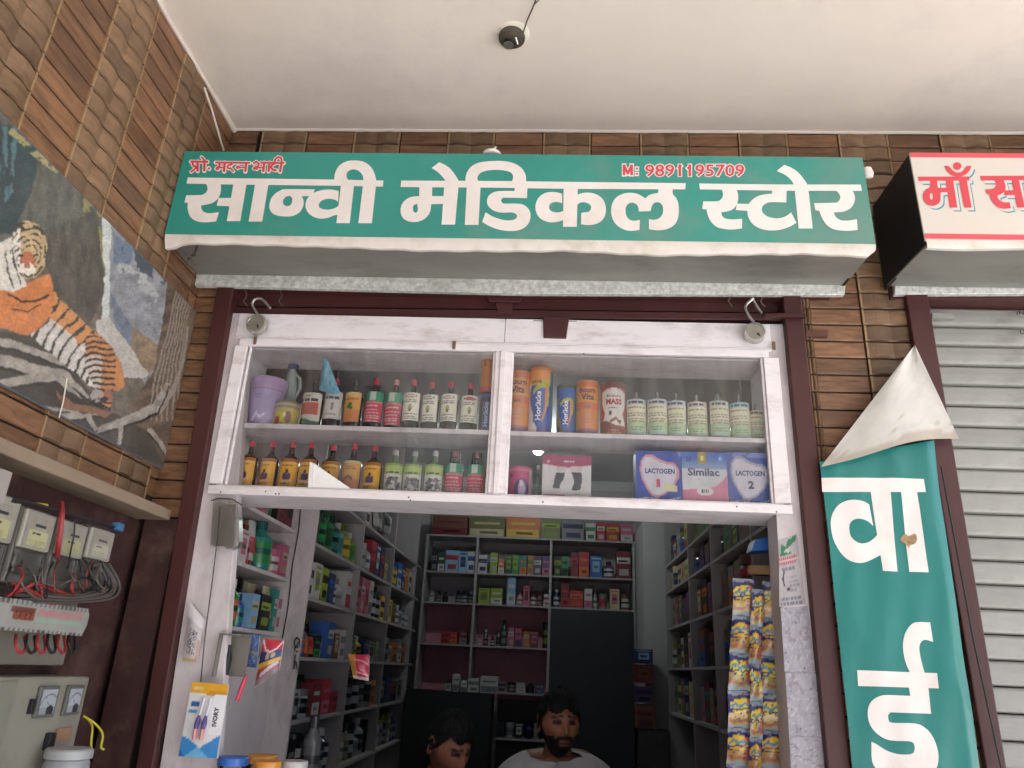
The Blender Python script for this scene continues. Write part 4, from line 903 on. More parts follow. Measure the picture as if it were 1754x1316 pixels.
for k, (x, yt) in enumerate(((777, 773), (814, 776))):
    put_bottle(x, yt, ZB, .075, ['red and green labelled bottle with cupped pink cap beside the green bottles', 'red and green labelled bottle with cupped pink cap beside the centre stile'][k], .029, lambda u, v, k=k: lab_rg(u, v, k), M_AMBERG, M_CAPP, capw=.42, clearcap=True, z=(.08, .72), group='red and green bottles with cupped caps')
for k, (x, yt) in enumerate(((1090, 672), (1126, 673), (1160, 674), (1196, 675), (1232, 676), (1268, 678), (1297, 692))):
    R = .031 if k < 6 else .024
    put_bottle(x, yt, ZS-.001, .055 if k < 6 else .075, f'clear drip bottle with pale green printed label, {ORD[k]} from the left of seven' if k < 6 else 'smaller clear drip bottle against the right side of the cabinet', R, lambda u, v, k=k: lab_form(u, v, k), M_GREYG, M_GREYG, capw=.16, z=(.05, .80), group='clear drip bottles on the upper right shelf', name='drip_bottle')

def can(name, label, cat, x0, x1, ytop, zb, Yc, paint, lid=None, taper=1.0, texts=(), shape=None, nu=40, nv=44, matl=None, liph=.08, group=None):
    c, H = spot((x0+x1)/2, ytop, zb, Yc); R = (PY(x1, ytop, Yc).x-PY(x0, ytop, Yc).x)/2
    t = thing(name, label, cat, c, group=group)
    pr = shape or (lambda v: 1.0+(taper-1)*(1-v))
    g = MB(); g.lathe([(R*.96*pr(0), 0)]+[(R*pr(k/14)*.985, H*(.0+ (1-liph)*k/14)) for k in range(15)]+[(R*.97, H*(1-liph)+.0005)], (0, 0, 0), 28); emit('body', g, M_GREYG if lid is None else lid, t, local=True)
    g = MB(); g.lathe([(R*.99, H*(1-liph)), (R, H*(1-liph*.8)), (R, H*.985), (R*.95, H), (0, H)], (0, 0, 0), 28); emit('lid', g, lid or M_CAPW, t, local=True)
    def f(u, v, e=0.0):
        a = -1.4+2.8*u; r = R*pr(v*(1-liph))*1.004+e; return (r*sin(a), -r*cos(a), H*(1-liph)*v)
    g = MB(); grid(g, f, nu, nv, paint); g.sm = [True]*len(g.f); emit('wrapper', g, matl or VCG, t, local=True)
    for (s, u, v, w, h, col, bold, rot) in texts:
        g = MB(); text_on(g, s, lambda a, b: f(a, b, .0008), u, v, w, h, bold, rot); emit('lettering', g, mat('print_'+col, col, .4, var=.03), t, local=True)
    return t
def p_lilac(U, V):
    i = full(U, 'b3a2cc'); i *= (.95+.1*fbm(U, V, 4, 2)[..., None]); put(i, V > .86, 'b39ac0'); put(i, (V > .84) & (V < .86), '94809f'); put(i, (fbm(U*3, V*3, 3, 9) > .6) & (V < .5) & (U < .45) & (U > .2), 'b67ab8')
    put(i, near(U, V, [(.38, .12), (.46, .3), (.55, .2), (.62, .28)], .025), 'd9d6ec'); lines(i, U, V, .62, .75, 2, .35, .65, '9183ad', seed=3); return i
can('tub', 'lilac plastic tub at the left end of the upper cabinet shelf', 'tub', 424, 484, 653, ZS, .095, p_lilac, mat('lilac_plastic', 'b9a0c8', .4), taper=.86, liph=.12)
def p_tin(U, V):
    i = full(U, 'c8b86a'); put(i, V > .75, 'b9a890'); put(i, (V > .8) & (V < .9), '9a8e6a'); put(i, ((U-.42)/.12)**2+((V-.42)/.22)**2 < 1, 'd6cf3c'); put(i, ((U-.35)/.09)**2+((V-.25)/.2)**2 < 1, 'a2503c'); put(i, ((U-.65)/.1)**2+((V-.4)/.25)**2 < 1, '97705a'); put(i, ((U-.55)/.05)**2+((V-.5)/.1)**2 < 1, 'e6e0c8'); return i
can('tin', 'short yellow printed tin beside the lilac tub', 'tin', 469, 512, 692, ZS, .085, p_tin, mat('gold_tin', '8c8868', .35, metal=.5), liph=.10)
# handled detergent bottle at the back
t = thing('detergent_bottle', 'white handled bottle with navy cap standing behind the yellow tin', 'bottle', (0, 0, 0)); p, H = spot(492, 616, ZS, .150); t.location = p
g = MB(); g.lathe([(.024, 0), (.026, .01), (.026, H*.55), (.022, H*.7), (.014, H*.82), (.012, H*.86), (0, H*.86)], (0, 0, 0), 18, sx=1.0, sy=.7); g.tube([(.012, -.002, H*.8), (.032, -.002, H*.74), (.036, -.002, H*.6), (.024, -.002, H*.5)], .006, 8); emit('body', g, mat('pale_green_plastic', 'a9b5ae', .4), t, local=True)
g = MB(); g.lathe([(.017, H*.86), (.017, H*.97), (.013, H), (0, H)], (0, 0, 0), 14); emit('cap', g, mat('navy_cap', '2a2f6a', .4), t, local=True)
def p_bourn(U, V):
    i = full(U, 'd98a3c'); i *= (.93+.14*fbm(U, V, 3, 4)[..., None]); put(i, V > .93, 'c8622e'); put(i, (V > .48) & (V < .62), 'd9704a'); put(i, (V < .56) & (V > .50) & (abs(U-.5) < .1), '7a5a4a'); put(i, V < .12, 'a06078'); put(i, V < .07, '6a4a80')
    lines(i, U, V, .14, .44, 5, .3, .7, 'd98f9a', fr=.4, seed=2); put(i, (abs(U-.5) < .34) & (V > .62) & (V < .66), 'e0a040'); return i
for k, (a, b, yt) in enumerate(((866, 907, 641), (986, 1025, 657))):
    can('malt_drink_jar', ['orange malt drink jar beside the centre stile of the cabinet', 'orange malt drink jar between the small blue jar and the white and red jar'][k], 'jar', a, b, yt, ZS-.001, .075, p_bourn, mat('orange_jar_lid', 'c8702e', .4), liph=.05, group='orange malt drink jars',
        texts=[('Bourn', .24, .80, .52, .10, '3a1c48', .03, False), ('Vita', .30, .66, .40, .12, '3a1c48', .03, False)])
def p_horl(big):
    def f(U, V):
        i = full(U, '2c5cae'); i *= (.9+.2*fbm(U, V, 3, 6)[..., None])
        if big: put(i, V > .80, 'e09040'); put(i, (V > .76) & (V < .86), 'd8a63c'); put(i, (V > .76) & (V < .80) & (U > .5), 'a8b23c')
        put(i, (U < .30) & (V < .78) & (V > .12) & (U < .22+.08*np.sin(V*8)), 'd6d6dc' if big else '9a8f5a'); put(i, (V < .30-.8*(U-.15)) & (V < .2), 'e4e2de' if big else '5a5a3a')
        put(i, near(U, V, [(.30, .66), (.42, .73), (.58, .75), (.70, .73)], .035), 'b2c23c'); put(i, near(U, V, [(.68, .73), (.70, .6), (.66, .4), (.56, .18)], [.05, .05, .035, .012]), 'e08a3c')
        put(i, near(U, V, [(.74, .74), (.76, .6), (.73, .45)], .02), 'a8c23c'); put(i, (V < .10) & (U > .4), '4a3f8a'); put(i, (U > .82), '2f6a8a'); put(i, ((U-.60)/.3)**2+((V-.73)/.05)**2 < 0, 'ffffff'); return i
    return f
can('malt_drink_jar', 'tall blue malt drink jar with orange top and white lower edge', 'jar', 905, 946, 635, ZS-.001, .07, p_horl(True), mat('orange_jar_lid', 'c8702e', .4), liph=.06,
    texts=[('Horlicks', .36, .20, .16, .46, 'f2f2f6', .035, True), ('SAVE', .22, .79, .30, .05, '3a2a20', .03, False)])
can('malt_drink_jar', 'small blue malt drink jar between the tall blue jar and the orange jar', 'jar', 953, 986, 663, ZS-.001, .075, p_horl(False), mat('olive_lid', '4c5a40', .4), liph=.08,
    texts=[('Horlicks', .38, .22, .18, .50, 'f2f2f6', .035, True)])
def p_mass(U, V):
    i = full(U, 'a85048'); s = np.abs(U-.5) < .36-.09*np.exp(-((V-.45)/.14)**2); put(i, s & (V > .22) & (V < .92), 'e2dcd8'); put(i, ((U-.5)/.3)**2+((V-.9)/.08)**2 < 1, 'dcd6d2')
    put(i, (V < .30-.35*(U-.3)) & (V < .3), '7c3a34'); put(i, ((U-.40)/.05)**2+((V-.46)/.05)**2 < 1, '3c3f48'); put(i, near(U, V, [(.42, .30), (.56, .36), (.66, .26)], .03), 'a8483c'); put(i, (((U-.66)/.05)**2+((V-.30)/.04)**2 < 1), '5a6a34'); lines(i, U, V, .55, .60, 1, .3, .7, '6a6468', seed=2); lines(i, U, V, .05, .14, 2, .3, .75, 'd09080', seed=5); return i
can('nutrition_jar', 'white and red nutrition jar left of the clear drip bottles', 'jar', 1028, 1072, 660, ZS-.001, .075, p_mass, mat('dark_red_lid', '6a3236', .4), liph=.12,
    texts=[('MASS', .28, .64, .44, .12, 'b03038', .05, False), ('Endura', .30, .79, .40, .06, '9a3a40', .02, False)])
def p_hd(U, V):
    i = full(U, '3a3238'); put(i, V > .93, '2f5aa0'); put(i, (V < .80) & (V > .1) & (abs(U-.52) < .2), '5a6a9a'); lines(i, U, V, .02, .12, 1, .1, .9, '7a7074', seed=3); return i
can('malt_drink_jar', 'dark purple jar at the right end of the left shelf under an orange pack', 'jar', 820, 845, 675, ZS, .075, p_hd, M_CAPK, liph=.05, texts=[('Horlicks', .40, .16, .2, .62, 'c4cce8', .03, True)])
jar_top = PY(833, 675, .075).z
def p_op(U, V):
    i = full(U, 'c87844'); put(i, U < .2, '7aa06a'); put(i, V > .93, '8a4a3c'); lines(i, U, V, .68, .88, 3, .3, .55, '5a4a1c', fr=.6, seed=1); put(i, (U > .72), 'cf9a80'); put(i, V < .12, 'c05a5c'); return i
can('orange_pack', 'slim orange pack stacked on the dark jar beside the centre stile', 'pack', 822, 847, 609, jar_top+.001, .078, p_op, mat('orange_plastic', 'b9683c', .4), liph=.03)
def p_pink(U, V):
    i = full(U, 'c24878'); put(i, V > .9, 'cf6a92'); put(i, U > .8, 'c8b8bc'); put(i, ((U-.58)/.22)**2+((V-.36)/.32)**2 < 1, '5a3468'); put(i, ((U-.58)/.10)**2+((V-.34)/.26)**2 < 1, 'b8a2c4'); put(i, ((U-.56)/.06)**2+((V-.52)/.1)**2 < 1, 'd4c8d4'); put(i, ((U-.26)/.05)**2+((V-.76)/.06)**2 < 1, '5a2440'); put(i, V < .06, 'a89490'); return i
can('tin', 'pink tin at the left end of the lower right cabinet shelf', 'tin', 868, 911, 803, ZB, .085, p_pink, mat('pink_lid', 'b85a80', .35), liph=.07)
t = put_bottle(921, 797, ZB, .11, 'small clear bottle with white tip between the pink tin and the knee support box', .014, lambda u, v: full(u, '9ab0a2'), M_GREYG, M_CAPW, capw=.4, z=(.05, .5))

def carton(name, label, x0, x1, ytop, zb, Yc, D, paint, side, texts=(), group=None, nu=56, nv=60, cat='box', rz=0.0):
    a, b = PY(x0, ytop, Yc), PY(x1, ytop, Yc); w = b.x-a.x; H = a.lerp(b, .5).z-zb; yb_ = pix(((a.x+b.x)/2, Yc, zb))[1]; t = thing(name, label, cat, (PY((x0+x1)/2, (ytop+yb_)/2, Yc).x, Yc, zb), rz, group=group)
    g = MB(); g.box(-w/2, w/2, 0, D, 0, H); emit('box_body', g, side, t, local=True, bevel=.0008)
    f = lambda u, v, e=.0006: (-w/2+w*u, -e, H*v)
    g = MB(); grid(g, f, nu, nv, paint); emit('front_print', g, VCG, t, local=True)
    for (s, u, v, ww, h, col, bold, rot) in texts:
        g = MB(); text_on(g, s, lambda p, q: f(p, q, .0012), u, v, ww, h, bold, rot); emit('lettering', g, mat('print_'+col, col, .4, var=.03), t, local=True)
    return t
def heart(U, V, cx, cy, s):
    x = (U-cx)/s; y = (V-cy)/s*.95; return (x*x+y*y-.36)**3-.9*x*x*y**3*.5 < 0
def p_lac(edge, n):
    def f(U, V):
        i = full(U, '3a4fa8'); i *= (.88+.24*fbm(U, V, 3, 3+n)[..., None]); put(i, (V > .9) & (fbm(U, V, 4, n) > .5), '7a88d0')
        A1 = inpoly(U, V, [(.08, .62), (.10, .80), (.20, .92), (.36, .93), (.52, .84), (.66, .80), (.84, .78), (.93, .66), (.93, .5), (.84, .34), (.66, .2), (.48, .11), (.34, .12), (.22, .28), (.12, .45)])
        B1 = inpoly(U, V, [(.12, .62), (.14, .78), (.22, .88), (.35, .88), (.50, .79), (.66, .75), (.82, .73), (.88, .64), (.87, .5), (.80, .36), (.64, .23), (.47, .15), (.36, .17), (.26, .30), (.16, .46)])
        put(i, A1, edge); put(i, B1, 'd9d4e0'); put(i, near(U, V, [(.06, .08), (.3, .1), (.6, .05), (.95, .12)], .012), 'b8c4ea')
        if n == 0: put(i, inpoly(U, V, [(.62, .40), (.88, .34), (.88, .22), (.60, .24)]), 'ddd8a8')
        lines(i, U, V, .05, .13, 3, .06, .3, 'aab4de', fr=.4, seed=n); return i
    return f
carton('formula_box', 'blue formula box with pink edged heart, left one of the two heart boxes', 1090, 1168, 773, ZB, .03, .075, p_lac('d898a8', 0), mat('blue_card', '34479a', .45),
       [('LACTOGEN', .20, .56, .64, .10, '35377a', .035, False), ('1', .44, .30, .075, .16, 'cf4a6c', .0, False)], 'blue formula boxes with hearts')
def p_sim(U, V):
    i = full(U, 'dcdce0'); put(i, V > .68, full(U, '3f78c0')*(.6+.4*np.clip((V-.66)/.2, 0, 1)[..., None])+full(U, 'dcdce0')*(.4-.4*np.clip((V-.66)/.2, 0, 1)[..., None]))
    put(i, V > .86, '3a6ac4'); put(i, inpoly(U, V, [(0, 0), (0, .28), (.5, .29), (.75, .36), (.9, .46), (1, .6), (1, 0)]), 'dd7fa0'); put(i, ((U-.50)/.18)**2+((V-.25)/.08)**2 < 1, 'e8dfe2')
    put(i, (abs(U-.46) < .09) & (V > .78), 'b89a3c'); lines(i, U, V, .47, .5, 1, .3, .6, '8a8a98', seed=4); put(i, ((U-.86)/.04)**2+((V-.88)/.04)**2 < 1, '9ac4f0'); put(i, (abs(U-.16) < .07) & (abs(V-.86) < .05), '2a4a98'); put(i, (abs(U-.54) < .06) & (abs(V-.26) < .03) & (np.sin(U*200) > 0), '5a5a6a'); return i
carton('formula_box', 'white, blue and pink formula box between the two blue heart boxes', 1168.5, 1245.5, 775, ZB, .03, .075, p_sim, mat('pink_card', 'd2708c', .45),
       [('Similac', .13, .54, .70, .15, '33406e', .03, False), ('1', .43, .83, .06, .10, 'f0e890', .06, False), ('1', .42, .22, .04, .07, '3a3a50', .04, False)])
carton('formula_box', 'blue formula box with grey edged heart at the right end of the shelf', 1246, 1322, 776, ZB, .03, .075, p_lac('a9a8bc', 1), mat('blue_card', '34479a', .45),
       [('LACTOGEN', .20, .56, .64, .10, '35377a', .035, False), ('2', .46, .32, .13, .15, '3f3f55', .05, False)], 'blue formula boxes with hearts')
def p_knee(U, V):
    i = full(U, 'dcd8d8'); put(i, V > .76+.03*np.cos(U*6), 'a8486a'); put(i, V < .11+.02*np.sin(U*6), 'a8486a'); put(i, (V > .74+.03*np.cos(U*6)) & (V < .76+.03*np.cos(U*6)), 'e6b8c4')
    put(i, inpoly(U, V, [(.28, .60), (.46, .62), (.44, .46), (.38, .38), (.36, .26), (.22, .26), (.25, .45)]), '42424a'); put(i, inpoly(U, V, [(.60, .62), (.80, .62), (.82, .48), (.78, .24), (.60, .22), (.66, .42)]), '47424a')
    put(i, inpoly(U, V, [(.30, .62), (.46, .64), (.50, .74), (.28, .74)]) | inpoly(U, V, [(.58, .63), (.80, .64), (.84, .76), (.58, .76)]), 'd6c4c2'); lines(i, U, V, .84, .89, 1, .38, .82, 'e8dce2', fr=.6, seed=3); put(i, ((U-.12)/.035)**2+((V-.85)/.03)**2 < 1, 'e0b8c6'); return i
carton('knee_support_box', 'white and maroon box printed with two dark knee supports', 929, 1012, 780, ZB, .04, .06, p_knee, mat('white_card', 'cfc9ca', .5))

# pale blue triangle behind the glass, added to imitate a reflection
g = MB(); g.smooth = False
g.add([PY(554, 612, .045), PY(562, 618, .042), PY(583, 674, .038), (PY(570, 676, .040)), (PY(547, 668, .045)), PY(556, 645, .034)], [(0, 5, 1), (1, 5, 2), (2, 5, 3), (3, 5, 4), (4, 5, 0)])
tag(emit('blue_reflection', g, mat('blue_reflection_sheet', '78b4cc', .22, var=.5, scale=45, coat=.5, dirt='c8dce4', dirt_amt=.8, dscale=20, stretch=(1, 1, .4))), 'pale blue triangle imitating a reflection in the glass by the white labelled bottle', 'glass_reflection')
g = MB()  # white triangle put on the pane in place of a bright reflection
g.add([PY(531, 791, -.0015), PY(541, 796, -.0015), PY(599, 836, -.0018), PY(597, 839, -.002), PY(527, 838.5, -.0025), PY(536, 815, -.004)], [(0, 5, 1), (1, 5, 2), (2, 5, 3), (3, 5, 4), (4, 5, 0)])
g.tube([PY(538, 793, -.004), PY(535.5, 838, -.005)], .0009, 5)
tag(emit('white_reflection', g, mat('white_reflection_sheet', 'f2f0ee', .5)), 'white triangle imitating a bright reflection on the glass before the yellow labelled bottles', 'paper')

# ================================================================== ELECTRICITY METERS ON THE LEFT WALL
XM = XL+.08
M_METER = mat('meter_face', '9c988c', .4, var=.12, coat=.2, dirt='6a6152', dirt_amt=.7, dscale=14); M_METERB = mat('meter_clear_base', '5f5a55', .3, var=.15, coat=.3); M_GREYP = mat('grey_mounting_board', '7d776c', .7, var=.15, dirt='4a443c', dirt_amt=.5)
def p_meter(U, V, s=0):
    i = full(U, '948f84'); put(i, (V < .5) & (abs(U-.5) < .36), ['a8a47e', 'aeaa84', 'a39f78', 'a8a596'][s % 4]); put(i, (abs(U-.52) < .2) & (abs(V-.64) < .035), '3a3a38'); lines(i, U, V, .72, .92, 4, .12, .85, '807d76', fr=.35, seed=s)
    lines(i, U, V, .08, .28, 4, .15, .85, '8a8868', fr=.3, seed=s+3); lines(i, U, V, .38, .44, 1, .25, .65, '2f3038', fr=.8, seed=s+5); put(i, (U < .05) | (U > .95) | (V > .96) | (V < .03), '8b8a84'); return i
def meter(y0, y1, z0, z1, label, s):
    t = thing('electricity_meter', label, 'meter', (XL, (y0+y1)/2, z0-.06), group='electricity meters under the ledge')
    g = MB(); g.box(XL-.03, XM-.012, y0-.003, y1+.003, z0-.075, z1+.006); emit('meter_base', g, M_METERB, t, bevel=.006)
    g = MB(); g.box(XM-.0125, XM, y0, y1, z0, z1); emit('meter_case', g, M_METER, t, bevel=.004)
    g = MB(); grid(g, lambda u, v: (XM+.001, y0+.004+(y1-y0-.008)*u, z0+.004+(z1-z0-.008)*v), 30, 36, lambda U, V: p_meter(U, V, s)); emit('dial_print', g, VCG, t)
    g = MB(); g.box(XM-.0125, XM-.003, y0+.004, y1-.004, z0-.055, z0-.004); emit('terminal_cover', g, M_CLEAR, t, bevel=.003)
    return t
for i, (y0, y1, z0, z1) in enumerate(((-.762, -.655, 1.700, 1.792), (-.630, -.528, 1.700, 1.782), (-.500, -.402, 1.703, 1.781), (-.385, -.283, 1.712, 1.786))):
    meter(y0, y1, z0, z1, ['electricity meter at the far left, partly cut by the picture edge', 'electricity meter just left of the red wire', 'electricity meter with a dark wire across its face', 'rightmost electricity meter under the ledge'][i], i)
g = MB(); g.box(XL-.03, XL+.012, -.80, -.262, 1.46, 1.70); tag(emit('mounting_board', g, M_GREYP, bevel=.003), 'grey board behind the tangled wires under the electricity meters', 'board')
def wire(mm, pts, r, label, name='wire', wob=.006, group='tangled wires around the electricity meters', cat='wire'):
    P = [Vector(p) for p in pts]; out = []
    for i in range(len(P)-1):
        p0 = P[max(i-1, 0)]; p3 = P[min(i+2, len(P)-1)]
        for k in range(6):
            t = k/6; out.append(.5*((2*P[i])+(-p0+P[i+1])*t+(2*p0-5*P[i]+4*P[i+1]-p3)*t*t+(-p0+3*P[i]-3*P[i+1]+p3)*t**3))
    out.append(P[-1]); g = MB(); g.tube(out, r, 6); return tag(emit(name, g, mm), label, cat, group)
q = lambda x, y, d=.0: PX(x, y, XM-.02+d)
wire(M_WIRE_R, [q(105, 862), q(106, 880, .03), q(104, 905, .035), q(100, 935, .03), q(97, 962)], .0065, 'thick red wire passing between the middle electricity meters')
wire(M_WIRE_K, [q(128, 890, .03), q(127, 915, .034), q(121, 945, .034), q(116, 975, .02)], .002, 'thin dark wire crossing the face of an electricity meter')
wire(M_WIRE_R, [q(18, 995), q(35, 1012, .02), q(60, 1000, .03), q(90, 1010, .02), q(112, 1018, .02), q(135, 1030, .01)], .0045, 'red wire looping above the breaker strip')
wire(M_WIRE_R, [q(22, 1020), q(40, 1008, .03), q(70, 1020, .03), q(66, 995, .02), q(64, 1022, .02)], .004, 'red wire knot at the left above the breaker strip')
wire(M_WIRE_R, [q(45, 1028, .01), q(90, 1034, .02), q(125, 1026, .02), q(145, 1018)], .0035, 'red wire lying along the top of the breaker strip')
wire(M_WIRE_R, [q(122, 1000, .0), q(126, 985, .02), q(123, 1010, .03), q(135, 1025)], .0035, 'short red wire beside the rightmost meters')
for k in range(9):
    x0 = 165+k*5; wire([M_WIRE_G, M_WIRE_K, M_WIRE_G][k % 3], [q(x0-18, 965), q(x0+8-k, 985+k*2, .02), q(x0+5-k*2, 1008+k*2, .03), q(x0-35-k*5, 1020+k*1.5, .03), q(x0-90-k*7, 1016+k*2, .02), q(max(5, x0-140-k*6), 1012+k*3)], .0026, f'grey cable loop below the meters, {ORD[k]} of nine counting outward')
rw = random.Random(5)
for k in range(16):
    x0 = rw.uniform(15, 175); x1 = x0+rw.uniform(-60, 70); x1 = min(max(x1, 8), 196)
    wire([M_WIRE_G, M_WIRE_K, M_WIRE_G, M_WIRE_K, M_WIRE_R][k % 5], [q(x0, rw.uniform(955, 975), .01), q(x0+rw.uniform(-14, 14), rw.uniform(978, 1000), .03+.01*rw.random()), q((x0+x1)/2, rw.uniform(995, 1025), .025+.01*rw.random()), q(x1, rw.uniform(1000, 1028), .015)], .0014+.0012*rw.random(), f'thin tangled cable under the meters, {ORD[k]} of sixteen')
for k in range(6):
    wire([M_WIRE_R, M_WIRE_K][k % 2], [q(28+k*18, 1088, .01), q(27+k*18, 1104, .03), q(34+k*18, 1118, .035), q(44+k*17, 1112, .03), q(42+k*17, 1090, .01)], .0038, f'{["red", "black"][k % 2]} loop hanging under the breaker strip, {ORD[k]} from the left')
g = MB(); px_ = [q(15, 858), q(50, 862, .02), q(80, 866)]; wire(M_WIRE_Y, px_, .004, 'yellow wire end above the left electricity meters')
wire(M_WIRE_K, [q(-20, 868), q(30, 858, .02), q(90, 874, .02), q(140, 888, .02), q(200, 905)], .006, 'black cable along the top of the electricity meters')
p = q(203, 903, .01); g = MB(); g.box(p.x-.012, p.x+.008, p.y-.014, p.y+.014, p.z-.010, p.z+.010); tag(emit('connector', g, mat('blue_plastic', '3f6f98', .4), bevel=.002), 'small blue connector at the right end of the meters', 'connector')
# breaker strip
t = thing('breaker_strip', 'grey strip of circuit breakers with red jumper lines under the meters', 'breaker', (XL, -.46, 1.52))
y0, y1, z0, z1 = -.70, -.325, 1.530, 1.594
g = MB(); g.prism([(XM-.02, y0, z0), (XM-.02, y1, z0), (XM-.02, y1+.012, (z0+z1)/2-.006), (XM-.02, y1+.012, (z0+z1)/2+.018), (XM-.02, y1, z1), (XM-.02, y0, z1)], (.02, 0, 0)); emit('breaker_case', g, mat('breaker_grey', '8b8a86', .45, var=.08), t, bevel=.002)
def p_brk(U, V):
    i = full(U, '94938e'); put(i, (V > .86) & (np.sin(U*150) > .2), '54534f'); put(i, (V < .10) & (np.sin(U*140) > .3), '3c3b3a'); put(i, (V > .55) & (V < .78) & (U > .50) & (U < .95) & (fbm(U*6, V*6, 6, 3) > .35), 'a87c7a'); put(i, (V > .36) & (V < .5) & (U > .48) & (U < .93), '8aa290'); put(i, (V > .57) & (V < .80) & (U > .27) & (U < .48), '6f4034'); return i
g = MB(); grid(g, lambda u, v: (XM+.0008, y0+(y1-y0)*u, z0+(z1-z0)*v), 70, 16, p_brk); emit('breaker_print', g, VC, t)
for k in range(4):
    yy = y0+(.30+.045*k)*(y1-y0); g = MB(); g.prism([(XM+.001, yy-.004, z0+.026), (XM+.001, yy+.004, z0+.026), (XM+.001, yy+.005, z0+.040), (XM+.001, yy-.003, z0+.040)], (.008, 0, -.003)); emit('switch_lever', g, mat('orange_brown_lever', '7e4838', .4), t)
# distribution box with two dials
t = thing('switch_box', 'pale grey steel electrical box with two analogue dials and a yellow earth wire', 'electrical box', (XL, -.42, 1.2))
g = MB(); g.box(XL-.03, XM-.004, -.80, -.242, 1.16, 1.438); emit('box_case', g, mat('pale_grey_enamel', '868378', .4, var=.12, dirt='5a5344', dirt_amt=.7), t, bevel=.006)
g = MB(); g.box(XM-.0038, XM+.001, -.795, -.515, 1.17, 1.43); emit('left_door', g, mat('pale_grey_enamel2', '7c7c70', .4, var=.12, dirt='5a5344', dirt_amt=.7), t, bevel=.003)
for k, (a, b) in enumerate((((-.438), (-.368)), ((-.334), (-.270)))):
    g = MB(); g.box(XM-.003, XM+.005, a, b, 1.352, 1.418); emit('dial_frame', g, mat('dial_frame_grey', '5a5c58', .4), t, bevel=.002)
    def p_dial(U, V):
        i = full(U, '9aa0a8'); put(i, V < .3, '878c90'); put(i, (np.hypot(U-.7, V-.12) < .24), '2c2c30'); put(i, near(U, V, [(.7, .2), (.3, .7)], .015), '3a3030'); put(i, (abs(np.hypot(U-.6, V-.2)-.6) < .02), '4a4a50'); return i
    g = MB(); grid(g, lambda u, v, a=a, b=b: (XM+.0058, a+.007+(b-a-.014)*u, 1.359+.052*v), 20, 20, p_dial); emit('dial', g, VCG, t)
g = MB(); g.box(XM-.003, XM+.012, -.372, -.350, 1.282, 1.318); emit('switch', g, M_DARK, t, bevel=.002)
g = MB(); g.box(XM-.003, XM+.006, -.458, -.446, 1.362, 1.392); g.box(XM+.001, XM+.004, -.585, -.560, 1.25, 1.29); emit('latch', g, M_DARK, t, bevel=.001)
g = MB(); g.box(XM-.003, XM+.0005, -.335, -.275, 1.295, 1.325); emit('orange_sticker', g, mat('faded_orange_sticker', '97755a', .5), t)
wire(M_WIRE_Y, [q(143, 1227), q(158, 1236, .02), q(172, 1250, .03), q(176, 1262, .03), q(173, 1280, .03), q(178, 1284, .03)], .0028, 'yellow wire tail curling out of the electrical box')
wire(M_WIRE_Y, [q(150, 1231), q(158, 1245, .01), q(156, 1270, .02), q(157, 1288, .02)], .0028, 'straight yellow wire tail hanging beside the electrical box')
# white plastic box at the picture's left edge above the meters
g = MB(); a = PX(0, 812, XL+.12); g.box(XL+.02, XL+.12, a.y-.12, a.y+.035, a.z-.055, a.z+.012); tag(emit('junction_box', g, mat('off_white_plastic', '9a908e', .5), bevel=.003), 'off white plastic junction box under the ledge at the left picture edge', 'box')
# thin rod from the ceiling down the left wall corner
g = MB(); g.tube([PX(350, 150, XL+.02), PX(362, 185, XL+.03), PX(383, 258, XL+.03)], .0035, 6); tag(emit('wire', g, M_WIRE_W), 'white cord running from the ceiling down behind the green signboard', 'wire')
# ceiling bulb holder
c = PZ(877, 60, ZC)
t = thing('bulb_holder', 'empty black bulb holder and wires on the white ceiling', 'lamp holder', (c.x, c.y, ZC-.045))
g = MB(); g.lathe([(.037, 0), (.041, -.008), (.040, -.016), (.030, -.022), (0, -.022)][::-1], (c.x, c.y, ZC-.0005), 26); emit('base_plate', g, M_BRASSY, t)
g = MB(); g.lathe([(.0, -.020), (.014, -.020), (.015, -.036), (.012, -.036), (.011, -.024), (.0, -.024)], (c.x-.010, c.y+.004, ZC), 18); emit('socket', g, M_DARK, t)
g = MB(); g.lathe([(.011, -.0362), (.0155, -.0362), (.0155, -.038), (.011, -.038)], (c.x-.010, c.y+.004, ZC), 18); g.tube([(c.x+.012, c.y-.012, ZC-.022), (c.x+.018, c.y+.005, ZC-.030), (c.x+.006, c.y+.018, ZC-.024)], .003, 6); emit('socket_rim', g, M_STEEL, t)
g = MB(); g.lathe([(.050, 0), (.046, -.002), (.0, -.003)], (c.x+.006, c.y-.004, ZC+.0002), 20); emit('plaster_patch', g, mat('fresh_plaster', 'e6dfcf', .8), t)
g = MB(); g.tube([(c.x+.03, c.y, ZC-.01), tuple(PZ(903, 35, ZC-.012)), tuple(PZ(912, 15, ZC-.01)), tuple(PZ(922, -10, ZC-.006))], .0022, 6); g.tube([tuple(PZ(915, 8, ZC-.01)), tuple(PZ(928, -4, ZC-.012)), tuple(PZ(940, -20, ZC-.006))], .0016, 6); emit('wire_tail', g, M_WIRE_G, t)

